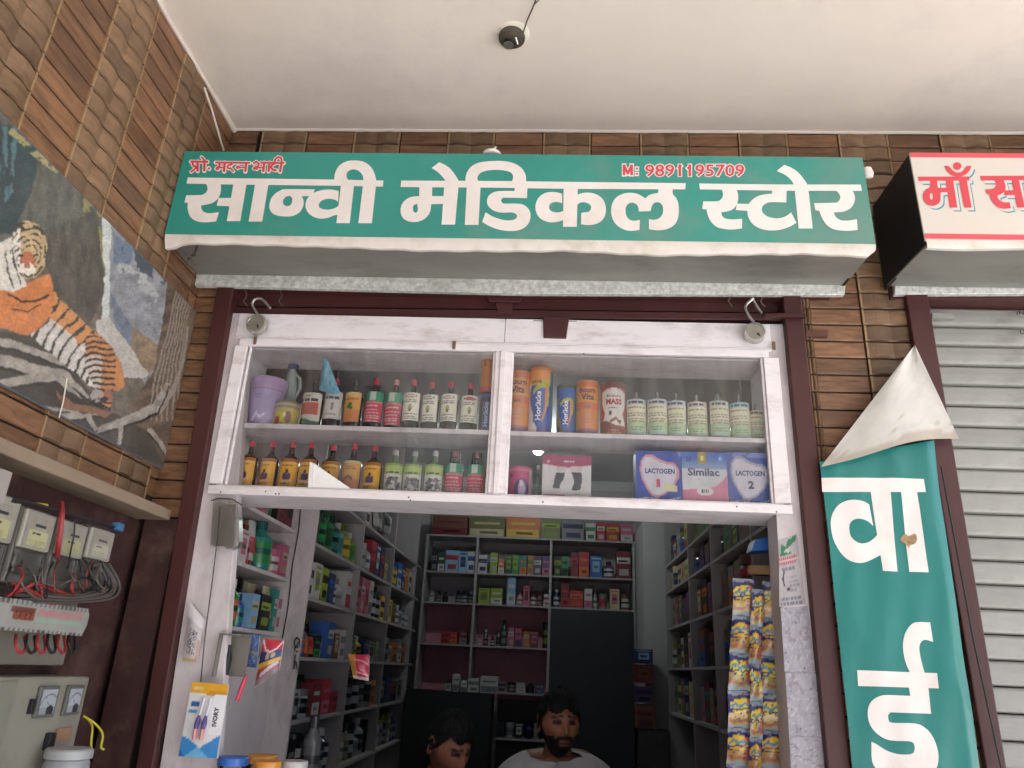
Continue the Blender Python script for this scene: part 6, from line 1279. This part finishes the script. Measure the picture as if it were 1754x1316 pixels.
for kz, (yy_, lab_) in enumerate(((1188, 'upper'), (1267, 'lower'))):
    z_ = PY(900, yy_, 3.6).z
    for k in range(5): goods(['box', 'jar', 'box', 'bottle', 'box'][k], -.35+k*.068, 3.68, z_, 0, .06, .06, .07+.03*((k*3+kz) % 3), ['grey', 'black', 'silver', 'black', 'navy'][(k+kz) % 5], ['black', 'grey', 'white'][k % 3], f'{ORD[k]} dark good from left on the {lab_} shelf beside the dark door', 'dark goods beside the dark door')
for k, (x0, x1, yt, yb, c1, c2) in enumerate(((1088, 1119, 1112, 1137, 'navy', 'light blue'), (1088, 1119, 1138, 1171, 'dark red', 'brown'), (1088, 1119, 1176, 1205, 'purple', 'navy'), (1088, 1124, 1207, 1250, 'brown', 'dark red'))):
    a, b = PY(x0, yt, 2.95), PY(x1, yb, 2.95); goods('box', (a.x+b.x)/2, 3.02, b.z, 0, b.x-a.x, .12, a.z-b.z, c1, c2, f'{c2n(c1, c2)} carton, {ORD[k]} from the top of the stack beside the dark door', 'cartons stacked beside the dark door')
zl = PY(1100, 1250, 2.95).z; g = MB(); g.box(.56, .74, 2.94, 3.10, .151, zl-.001); tag(emit('carton_stand', g, M_SHD), 'dark stand under the stacked cartons beside the dark door', 'stand')
# left wall bays
def bay(x, rz, y0, y1, z, L, where, group, dx):
    n = len(L); y = y0; f_ = min(1.35, max(1.0, (y1-y0)*.96/sum(i[1] for i in L))); L = [(i[0], i[1]*f_, min(i[2]*1.12, max(i[2], .185)), i[3], i[4]) for i in L]
    tot = sum(i[1] for i in L); gap = max(.003, (y1-y0-tot)/max(1, n))
    for k, (kd, w, h, c1, c2) in enumerate(L):
        if y+w > y1: break
        goods(kd, x+dx, y+w/2, z, rz, w*.97, min(.09, w*1.1) if kd == 'box' else w*.97, h, c1, c2, f'{c2n(c1, c2)} {NOUN[kd]}, {ORD[k]} from front, {where}', group); y += w+gap
W_ = 'left wall'
bay(-1.14, pi/2, .28, .89, LZ0[0], [('box', .07, .11, 'white', 'pink'), ('box', .07, .10, 'pink', 'white'), ('box', .07, .10, 'pink', 'red'), ('box', .06, .11, 'red', 'pink'), ('bottle', .06, .12, 'teal', 'green'), ('box', .08, .13, 'black', 'dark red'), ('box', .07, .13, 'dark red', 'black')], 'top shelf of nearest left bay', 'goods on the nearest left bay', 0)
bay(-1.145, pi/2, .26, .89, LZ0[1], [('bottle', .05, .12, 'pink', 'white'), ('bottle', .045, .11, 'purple', 'pink'), ('box', .055, .10, 'white', 'pink'), ('bottle', .05, .13, 'red', 'pink'), ('tube', .05, .15, 'white', 'red'), ('bottle', .085, .165, 'teal', 'green'), ('bottle', .045, .10, 'white', 'yellow'), ('jar', .055, .09, 'pink', 'white'), ('box', .05, .11, 'pink', 'cream')], 'second shelf of nearest left bay', 'goods on the nearest left bay', .02)
bay(-1.22, pi/2, .30, .80, LZ0[1], [('box', .06, .17, 'pink', 'white'), ('jar', .07, .17, 'white', 'pink'), ('box', .07, .165, 'white', 'grey'), ('jar', .075, .185, 'white', 'white'), ('box', .08, .17, 'cream', 'pink'), ('bottle', .06, .17, 'white', 'blue')], 'back row of nearest left bay second shelf', 'goods on the nearest left bay', 0)
bay(-1.13, pi/2, .26, .89, LZ0[2], [('tube', .05, .15, 'white', 'green'), ('bottle', .05, .13, 'lime green', 'orange'), ('bottle', .055, .14, 'green', 'orange'), ('bottle', .05, .10, 'blue', 'teal'), ('box', .06, .105, 'light blue', 'cream'), ('box', .09, .11, 'black', 'lime green'), ('tube', .06, .145, 'cream', 'yellow'), ('box', .035, .14, 'teal', 'white'), ('box', .035, .145, 'white', 'pink')], 'third shelf of nearest left bay', 'goods on the nearest left bay', .02)
bay(-1.20, pi/2, .36, .80, LZ0[2], [('bottle', .05, .19, 'white', 'blue'), ('jar', .08, .14, 'silver', 'grey'), ('jar', .08, .16, 'black', 'grey'), ('box', .08, .15, 'cream', 'white')], 'back row of nearest left bay third shelf', 'goods on the nearest left bay', 0)
GL = 'goods on the left wall shelves'
specs = [(.95, 1.70, 1, [('bottle', .08, .17, 'black', 'dark green'), ('bottle', .08, .18, 'dark green', 'green'), ('bottle', .08, .18, 'green', 'dark green'), ('bottle', .08, .17, 'dark green', 'teal'), ('bottle', .07, .15, 'light blue', 'teal'), ('bottle', .08, .16, 'lime green', 'yellow'), ('bottle', .08, .14, 'lime green', 'green')]),
         (.95, 1.70, 2, [('box', .07, .13, 'white', 'black'), ('box', .07, .135, 'white', 'lime green'), ('box', .07, .13, 'lime green', 'black'), ('box', .07, .12, 'navy', 'blue'), ('bottle', .06, .11, 'blue', 'white'), ('bottle', .06, .12, 'white', 'silver'), ('box', .07, .16, 'white', 'red')]),
         (.95, 1.70, 3, [('box', .07, .08, 'blue', 'orange'), ('pouch', .08, .09, 'orange', 'red'), ('box', .07, .08, 'black', 'green'), ('bottle', .05, .09, 'silver', 'white'), ('box', .08, .14, 'blue', 'white'), ('box', .07, .10, 'brown', 'cream'), ('box', .07, .12, 'white', 'grey')]),
         (.95, 1.70, 4, [('box', .09, .13, 'black', 'silver'), ('jar', .08, .10, 'silver', 'black'), ('box', .09, .12, 'dark red', 'white'), ('box', .09, .13, 'red', 'pink'), ('box', .08, .08, 'red', 'dark red')]),
         (1.78, 2.50, 1, [('bottle', .10, .15, 'silver', 'silver'), ('bottle', .09, .14, 'silver', 'white'), ('box', .09, .18, 'red', 'dark red'), ('box', .09, .17, 'navy', 'white'), ('box', .09, .16, 'navy', 'red'), ('box', .09, .12, 'olive', 'cream')]),
         (1.78, 2.50, 2, [('box', .08, .18, 'dark red', 'pink'), ('box', .07, .18, 'pink', 'white'), ('box', .07, .18, 'pink', 'red'), ('box', .07, .19, 'white', 'grey'), ('bottle', .08, .17, 'black', 'white'), ('bottle', .08, .17, 'black', 'silver'), ('box', .07, .12, 'yellow', 'black')]),
         (1.78, 2.50, 3, [('box', .08, .10, 'black', 'grey'), ('bottle', .06, .11, 'lime green', 'yellow'), ('bottle', .06, .11, 'yellow', 'black'), ('box', .08, .10, 'navy', 'grey'), ('box', .09, .09, 'grey', 'black'), ('box', .09, .10, 'olive', 'grey')]),
         (1.78, 2.50, 4, [('jar', .10, .14, 'black', 'grey'), ('jar', .10, .15, 'black', 'silver'), ('box', .1, .14, 'black', 'grey'), ('jar', .1, .15, 'grey', 'black'), ('box', .1, .12, 'orange', 'brown')]),
         (2.60, 3.34, 1, [('bottle', .08, .17, 'green', 'lime green'), ('bottle', .08, .17, 'olive', 'yellow'), ('box', .10, .15, 'blue', 'white'), ('box', .10, .16, 'navy', 'light blue'), ('box', .1, .15, 'orange', 'yellow'), ('box', .09, .14, 'white', 'navy')]),
         (2.60, 3.34, 2, [('box', .10, .12, 'yellow', 'olive'), ('box', .10, .11, 'olive', 'brown'), ('bottle', .08, .12, 'grey', 'white'), ('bottle', .08, .12, 'silver', 'grey'), ('bottle', .08, .12, 'grey', 'silver'), ('bottle', .08, .11, 'silver', 'white')]),
         (2.60, 3.34, 3, [('box', .12, .12, 'grey', 'black'), ('bottle', .08, .13, 'silver', 'grey'), ('box', .12, .11, 'orange', 'brown'), ('box', .12, .13, 'grey', 'white'), ('box', .1, .12, 'brown', 'orange')]),
         (2.60, 3.34, 4, [('box', .12, .12, 'black', 'grey'), ('box', .12, .13, 'navy', 'purple'), ('box', .12, .11, 'brown', 'black'), ('box', .12, .12, 'grey', 'black')]),
         (1.78, 2.50, 0, [('box', .1, .17, 'white', 'black'), ('pouch', .12, .18, 'white', 'grey'), ('pouch', .12, .16, 'grey', 'black'), ('box', .1, .14, 'white', 'grey')])]
BN_ = {.95: 'second', 1.78: 'third', 2.60: 'fourth'}
for y0, y1, r, L in specs:
    bay(-1.065, pi/2, y0, y1, LZ[r], L, f'{ORD[r]} shelf of {BN_[y0]} left bay', GL, 0)
    R = np.random.RandomState(int(y0*100)+r); L2_ = []; tot = 0
    while tot < y1-y0-.12:
        w = R.uniform(.05, .10); hh_ = min(.21 if r == 1 else .20, max(i_[2] for i_ in L)*R.uniform(.9, 1.18)); L2_.append((['box', 'box', 'bottle', 'jar'][R.randint(4)], w, hh_, *[list(CN)[j_] for j_ in R.randint(0, len(CN), 2)])); tot += w
    bay(-1.185, pi/2, y0, y1, LZ[r], L2_, f'rear of {ORD[r]} shelf, {BN_[y0]} left bay', GL, 0)
for y0, y1 in ((.95, 1.70), (1.78, 2.50), (2.60, 3.34)):
    R = np.random.RandomState(int(y0*31)); L2_ = [(['box', 'jar', 'bottle'][R.randint(3)], .09, R.uniform(.1, .19), ['black', 'grey', 'navy', 'silver', 'olive'][R.randint(5)], ['grey', 'white', 'black', 'silver'][R.randint(4)]) for _ in range(7)]
    bay(-1.08, pi/2, y0, y1, LZ[5], L2_, f'lowest shelf of {BN_[y0]} left bay', GL, 0)
# right wall bays
RB = [(.76, 1.46, 'nearest'), (1.52, 2.09, 'second'), (2.14, 2.96, 'third')]
pal = ['brown', 'dark red', 'grey', 'olive', 'black', 'purple', 'navy', 'cream']
for bi, (y0, y1, nm) in enumerate(RB):
    for r, z in enumerate(RZ):
        R = np.random.RandomState(bi*10+r+3); L = []; tot = 0
        while True:
            w = R.uniform(.09, .15)
            if tot+w > y1-y0-.03: break
            hmax = (RZ[r-1]-z-.03) if r else .2
            c1 = pal[R.randint(5 if bi < 2 else 8)]; c2 = list(CN)[R.randint(len(CN))]
            if bi == 2 and r == 0 and len(L) < 2: c1, c2 = 'lime green', 'red'
            if bi == 2 and r == 3 and len(L) < 2: c1, c2 = 'white', 'red'
            L.append(('box' if R.rand() < .8 else 'jar', w, hmax*R.uniform(.62, .95), c1, c2)); tot += w
        bay(.83, -pi/2, y0+.01, y1, z, L, f'{ORD[r]} shelf of {nm} right bay', 'goods on the right wall shelves', 0)
# bulb hanging inside the shop
c = PY(922, 770, 2.5); t = thing('lit_bulb', 'small glowing white bulb hanging from the shop ceiling seen through the cabinet glass', 'bulb', tuple(c))
g = MB(); g.lathe([(0, -.034), (.022, -.030), (.033, -.012), (.034, .0), (.028, .016), (.016, .024)], tuple(c), 20); emit('bulb_globe', g, mat('glowing_bulb', 'ffffff', .4, emit=('f0fffa', 34.0)), t)
g = MB(); g.lathe([(.016, .024), (.017, .05), (.012, .06), (0, .064)], tuple(c), 12); emit('bulb_base', g, M_GREYG, t)
g = MB(); g.tube([tuple(c+Vector((0, 0, .062))), (c.x+.01, c.y, 2.979)], .002, 6); emit('bulb_wire', g, M_WIRE_K, t)
# steel shaker bottle low on the left
p = PY(573, 1300, .95); t = goods('bottle', -.93, 1.02, 1.05, 0, .075, .075, .25, 'grey', 'grey', 'tall clear grey bottle standing low beside the left bays', None)
g = MB(); g.box(-1.0, -.80, .93, 1.12, .15, 1.049); tag(emit('low_stand', g, M_SHD), 'dark stand carrying the tall clear grey bottle', 'stand')

# ================================================================== PEOPLE
def sstep(a, b, x): t = np.clip((x-a)/(b-a), 0, 1); return t*t*(3-2*t)
def head_geo(beard, mb, Rm, off):
    nt_, np_ = 70, 84; th = np.linspace(.02, pi-.02, nt_)[:, None]; ph = np.linspace(-pi, pi, np_, endpoint=False)[None, :]
    a, b, c = .075, .094, .115
    x = a*np.sin(th)*np.sin(ph); y = -b*np.sin(th)*np.cos(ph); z = c*np.cos(th)+0*ph
    s = sstep(.02, -.10, z); x = x*(1-.22*s)*(1+.10*sstep(.05, .0, np.abs(z-.0))); fr = np.clip(-y/b, 0, 1)
    y = np.where(y > 0, y*(1-.42*s), y*(1.0-.02*s)); y = y-.012*s*fr
    ax = np.abs(x); G = lambda v, w: np.exp(-(v/w)**2)
    y -= fr*(.022*G(x, .0105)*sstep(.032, -.020, z)*sstep(-.036, -.026, z) + .007*G(ax-.012, .007)*G(z+.027, .008))
    y -= fr*.006*G(z-.032, .011)*G(x, .05); y += fr*.011*G(ax-.030, .015)*G(z-.012, .012); y -= fr*.004*G(ax-.043, .018)*G(z+.02, .02)
    y -= fr*(.006*G(x, .021)*(G(z+.054, .006)+1.1*G(z+.067, .007))-.003*G(x, .02)*G(z+.0605, .003)); y -= fr*.009*G(x, .020)*G(z+.098, .014); y += fr*.004*G(z+.082, .007)*G(x, .02)
    col = np.ones(x.shape+(3,))*np.array(lin('a46d55')); n = fbm(ph*40+x*0, th*40+x*0, 1, 4)
    col *= (.92+.16*n[..., None]); f = fr > .25
    lips = f & (((x/.023)**2+((z+.061)/.0095)**2) < 1); brow = f & (np.abs(z-.033-.003*np.cos(ax*60)) < .0042*(1.25-ax*12)) & (ax > .010) & (ax < .052)
    bd = (np.sin(th) > .0) & (z < -.036-.0*ax) & (y < .03) & ((z < -.075) | (ax > .040-.0*z)); bd |= f & (z > -.050) & (z < -.038) & (ax < .032); bd |= f & (ax > .018) & (z < -.045) & (z > -.085); bd |= f & (z < -.071); bd |= (ax > .058) & (z < .02) & (y < .012) & (y > -.03); bd |= (z < -.078)
    k = beard*(.55+.6*n)
    for msk, cc, w in ((bd & ~lips, lin('15100e'), np.clip(k, 0, 1)), (brow, lin('120d0b'), np.ones_like(k)*.9), (lips, lin('7a4a44'), np.ones_like(k)*.8), (f & (np.abs(z-.013) < .006) & (np.abs(ax-.030) < .016), lin('2a1a16'), np.ones_like(k)*.85), (f & (G(x, .022)*G(z+.0605, .0016) > .3), lin('2a1210'), np.ones_like(k)*.8), (f & (G(ax-.030, .020)*G(z-.020, .010) > .5), lin('4a2c22'), np.ones_like(k)*.45), (f & (G(ax-.006, .004)*G(z+.031, .004) > .5), lin('2a1612'), np.ones_like(k)*.7)):
        w = (w*msk)[..., None]; col = col*(1-w)+np.array(cc)*w
    P = np.stack([x, y, z], -1).reshape(-1, 3) @ Rm.T + off
    fs = [(i*np_+j, (i+1)*np_+j, (i+1)*np_+(j+1) % np_, i*np_+(j+1) % np_) for i in range(nt_-1) for j in range(np_)]
    mb.smooth = True; mb.add(P, fs, [tuple(q) for q in col.reshape(-1, 3)])
    for sx in (-1, 1):      # ears
        u = np.linspace(0, 2*pi, 20, endpoint=False); mb.col = lin('98624c')
        pts = [Rm @ np.array([sx*(.075+.006*(abs(sin(t))+.4)), .010+.016*cos(t)*(1.1 if sin(t) > 0 else .75), .004+.031*sin(t)])+off for t in u]; pts.append(pts[0]); mb.tube(pts, .0048, 6)
        mb.col = lin('4e2c20'); ctr = Rm @ np.array([sx*.073, .010, .004])+off; mb.add([ctr]+pts[:-1], [(0, k+1, (k+1) % 20+1) for k in range(20)])
        mb.col = None
def hair_geo(mb, Rm, off, seed, front=.058, vol=1.0):
    nt_, np_ = 60, 84; th = np.linspace(.01, pi*.72, nt_)[:, None]; ph = np.linspace(-pi, pi, np_, endpoint=False)[None, :]
    n = fbm(np.cos(ph)*9+th*3, np.sin(ph)*9+th*5, 1, seed); m2 = fbm(np.cos(ph)*30+th*3, np.sin(ph)*30+th*12, 1, seed+3)
    k = 1.05+.10*vol*np.clip(np.cos(th), 0, 1)+.10*vol*(n-.35)+.05*(m2-.5)
    x = .079*np.sin(th)*np.sin(ph)*k; y = -.097*np.sin(th)*np.cos(ph)*k; z = .115*np.cos(th)*k+0*ph
    ap = np.abs(ph)/pi; lim = np.where(ap < .30, front+.008*np.cos(ap*20)+.012*(m2-.5), np.where(ap < .46, front-(ap-.30)/.16*(front+.0), np.where(ap < .56, -.012+.03*0, -.055)))
    ok = z > lim; P = np.stack([x, y, z], -1).reshape(-1, 3) @ Rm.T + off
    fs = []
    for i in range(nt_-1):
        for j in range(np_):
            j2 = (j+1) % np_
            if ok[i, j] and ok[i+1, j] and ok[i, j2]: fs.append((i*np_+j, (i+1)*np_+j, (i+1)*np_+j2, i*np_+j2))
    mb.smooth = True; mb.add(P, fs); mb.smooth = False
    R = np.random.RandomState(seed)
    for _ in range(900):
        i, j = R.randint(nt_-1), R.randint(np_)
        if not ok[i, j]: continue
        p = np.array([x[i, j], y[i, j], z[i, j]]); d = p/np.linalg.norm(p); t = np.cross(d, R.randn(3)); t /= np.linalg.norm(t); q_ = p+d*.007*R.rand()+t*.020*R.rand()+np.array([0, -.004, 0]); w = np.cross(d, t)*.0011
        mb.add([Rm @ v + off for v in (p-w, p+w, q_)], [(0, 1, 2)])
def skin_mesh(verts, edges, radii, root=0, sub=2):
    me = bpy.data.meshes.new('sk'); me.from_pydata([tuple(v) for v in verts], edges, []); o = bpy.data.objects.new('sk', me); COL.objects.link(o)
    o.modifiers.new('skin', 'SKIN'); s = o.modifiers.new('sub', 'SUBSURF'); s.levels = sub; s.render_levels = sub
    for i, r in enumerate(radii): me.skin_vertices[0].data[i].radius = (r, r) if not hasattr(r, '__len__') else r
    for i in range(len(verts)): me.skin_vertices[0].data[i].use_root = (i == root)
    dg = bpy.context.evaluated_depsgraph_get(); dg.update(); m2 = bpy.data.meshes.new_from_object(o.evaluated_get(dg))
    V = [tuple(v.co) for v in m2.vertices]; F = [tuple(p.vertices) for p in m2.polygons]
    bpy.data.objects.remove(o); bpy.data.meshes.remove(me); bpy.data.meshes.remove(m2); return V, F
def person(label, hpx, Y, yaw, pitch, beard, shirtcol, hseed, front, vol, byaw):
    H = PY(*hpx, Y); Rz = lambda a: np.array([[cos(a), -sin(a), 0], [sin(a), cos(a), 0], [0, 0, 1]]); Rx = lambda a: np.array([[1, 0, 0], [0, cos(a), -sin(a)], [0, sin(a), cos(a)]])
    Rm = Rz(yaw) @ Rx(pitch); off = np.array(H); t = thing('person', label, 'person', (H.x, Y+.05, .15))
    mb = MB(); head_geo(beard, mb, Rm, off)
    B = Rz(byaw); nk = off+Rm @ np.array([0, .020, -.07]); base = np.array([H.x, Y, H.z]) + (B @ np.array([0, .055, 0])); base[2] = 0; sh = H.z-.128
    b3 = lambda x, y, z: base+B @ np.array([x, y, 0])+np.array([0, 0, z])
    seat = .60
    V = [b3(0, .02, seat+.06), b3(0, .03, seat+.25), b3(0, .01, sh-.10), b3(0, .0, sh+.015), nk]; E = [(0, 1), (1, 2), (2, 3), (3, 4)]; R = [(.145, .11), (.135, .10), (.165, .115), (.07, .065), .056]
    def chain(start, pts, rs):
        i = start
        for p_, r in zip(pts, rs): V.append(p_); R.append(r); E.append((i, len(V)-1)); i = len(V)-1
        return i
    for s in (-1, 1):
        e = chain(2, [b3(s*.13, .0, sh-.035), b3(s*.185, -.0, sh-.07), b3(s*.225, -.05, sh-.34), b3(s*.12, -.27, sh-.42), b3(s*.10, -.33, sh-.425)], [.075, .062, .044, .030, .030])
        for kf, (fx, fl, fr_) in enumerate(((-.030, .060, .0085), (-.010, .080, .009), (.010, .086, .009), (.028, .076, .0085))):
            chain(e, [b3(s*.10+fx*.9, -.375, sh-.425), b3(s*.10+fx, -.375-fl*.5, sh-.432), b3(s*.10+fx, -.375-fl*.9, sh-.452)], [.011, fr_, .007])
        chain(e, [b3(s*.10-s*.045, -.35, sh-.43), b3(s*.10-s*.06, -.385, sh-.44)], [.012, .009])
        chain(0, [b3(s*.09, -.02, seat+.03), b3(s*.13, -.42, seat-.01), b3(s*.13, -.40, .25), b3(s*.13, -.50, .19)], [.085, .055, .038, .035])
    sv, sf = skin_mesh(V, E, R); mb.smooth = True; mb.add(sv, sf, [lin('945f4a')]*len(sv)); mb.smooth = False
    emit('body', mb, VCSKIN, t, sharp=180)
    for s in (-1, 1):
        g = MB(); c = Rm @ np.array([s*.030, -.0705, .0120])+off; g.smooth = True
        g.lathe([(0, -.0105), (.006, -.0088), (.0095, -.0045), (.0105, 0), (.0095, .0045), (.006, .0088), (0, .0105)], tuple(c), 12); cc = lin('8e847c'); dkc = lin('140c0a')
        fwd = Rm @ np.array([0, -1, 0.0]); g.c = [dkc if np.dot((np.array(v)-c)/.0105, fwd) > .62 else cc for v in g.v]; emit('eye', g, VCG, t)
    g = MB(); hair_geo(g, Rm, off, hseed, front, vol); emit('hair', g, mat('black_hair', '0a0909', .85, var=.3, scale=80), t, sharp=180)
    # shirt
    V = [b3(0, .02, seat+.05), b3(0, .03, seat+.25), b3(0, .01, sh-.105), b3(0, .008, sh-.028), b3(0, -.002, sh+.018)]; E = [(0, 1), (1, 2), (2, 3), (3, 4)]; R = [(.165, .13), (.155, .12), (.185, .132), (.115, .092), (.074, .070)]
    for s in (-1, 1): chain(2, [b3(s*.13, .0, sh-.030), b3(s*.19, -.0, sh-.068), b3(s*.215, -.03, sh-.24)], [.088, .078, .070])
    sv, sf = skin_mesh(V, E, R); g = MB(); g.smooth = True; g.add(sv, sf); emit('shirt', g, mat('cloth_'+shirtcol, shirtcol, .85, var=.08, scale=5, bump=.3, bscale=14), t, sharp=180)
    V = [b3(0, .02, seat+.07), b3(0, .02, seat+.16)]; E = [(0, 1)]; R = [(.155, .125), (.15, .12)]
    for s in (-1, 1): chain(0, [b3(s*.09, -.02, seat+.03), b3(s*.13, -.42, seat-.01), b3(s*.13, -.40, .27)], [.10, .072, .055])
    sv, sf = skin_mesh(V, E, R); g = MB(); g.smooth = True; g.add(sv, sf); emit('trousers', g, mat('dark_trousers', '23242c', .85), t, sharp=180)
    st = thing('stool', f'plain dark stool under the {"bearded man in the white shirt" if beard > .6 else "young man in the dark shirt"}', 'stool', tuple(b3(0, .02, .15)))
    g = MB(); c = b3(0, .02, 0); g.lathe([(.16, seat-.12), (.165, seat-.11), (.165, seat-.075), (0, seat-.07)][::1], (c[0], c[1], 0), 24); emit('seat', g, M_DARK, st)
    for ax_ in (-.11, .11):
        for ay_ in (-.11, .11): g = MB(); g.tube([(c[0]+ax_, c[1]+ay_, .151), (c[0]+ax_*.8, c[1]+ay_*.8, seat-.115)], .014, 8); emit('leg', g, M_DARK, st)
    return t, Rm, off
person('bearded man in a white T-shirt seated inside the shop, facing out', (957, 1243), 1.10, radians(16), radians(-2), 1.3, 'cfd0d6', 5, .050, 1.5, radians(4))
tp_, Rm_, off_ = person('dark haired young man in dark shirt looking down with a black earbud', (768, 1279), 1.02, radians(48), radians(24), .45, '26262c', 11, .060, 1.3, radians(30))
g = MB(); c = Rm_ @ np.array([-.086, .006, -.004])+off_; g.lathe([(0, -.006), (.006, -.004), (.0075, .0), (.006, .005), (0, .007)], tuple(c), 12, 'x'); tag(emit('earbud', g, M_DARK), "black earbud in the young man's ear", 'earbud')

# ================================================================== HOUSE ADDED ACROSS THE LANE TO BLOCK SKY LIGHT (only seen as a reflection in the glass)
OB = thing('added_house', 'pale two storey building added across the lane to block sky, mirrored in the cabinet glass', 'added_house', (0, -10, 0))
g = MB(); g.box(-8, 9, -13, -10, 0, 6.2); emit('added_wall', g, mat('added_house_cream', 'a5a19a', .85, var=.1, scale=1.0), OB)
for k in range(5):
    for zz_ in (.9, 2.9):
        g = MB(); x = -6.5+k*3.1; g.box(x, x+1.2, -10.02, -9.94, zz_, zz_+1.3); w_ = emit('added_window', g, M_DARKDOOR, OB, bevel=.01)
g = MB(); g.box(-8.3, 9.3, -13.2, -9.7, 6.2, 6.4); emit('added_roof_slab', g, M_CONC, OB)
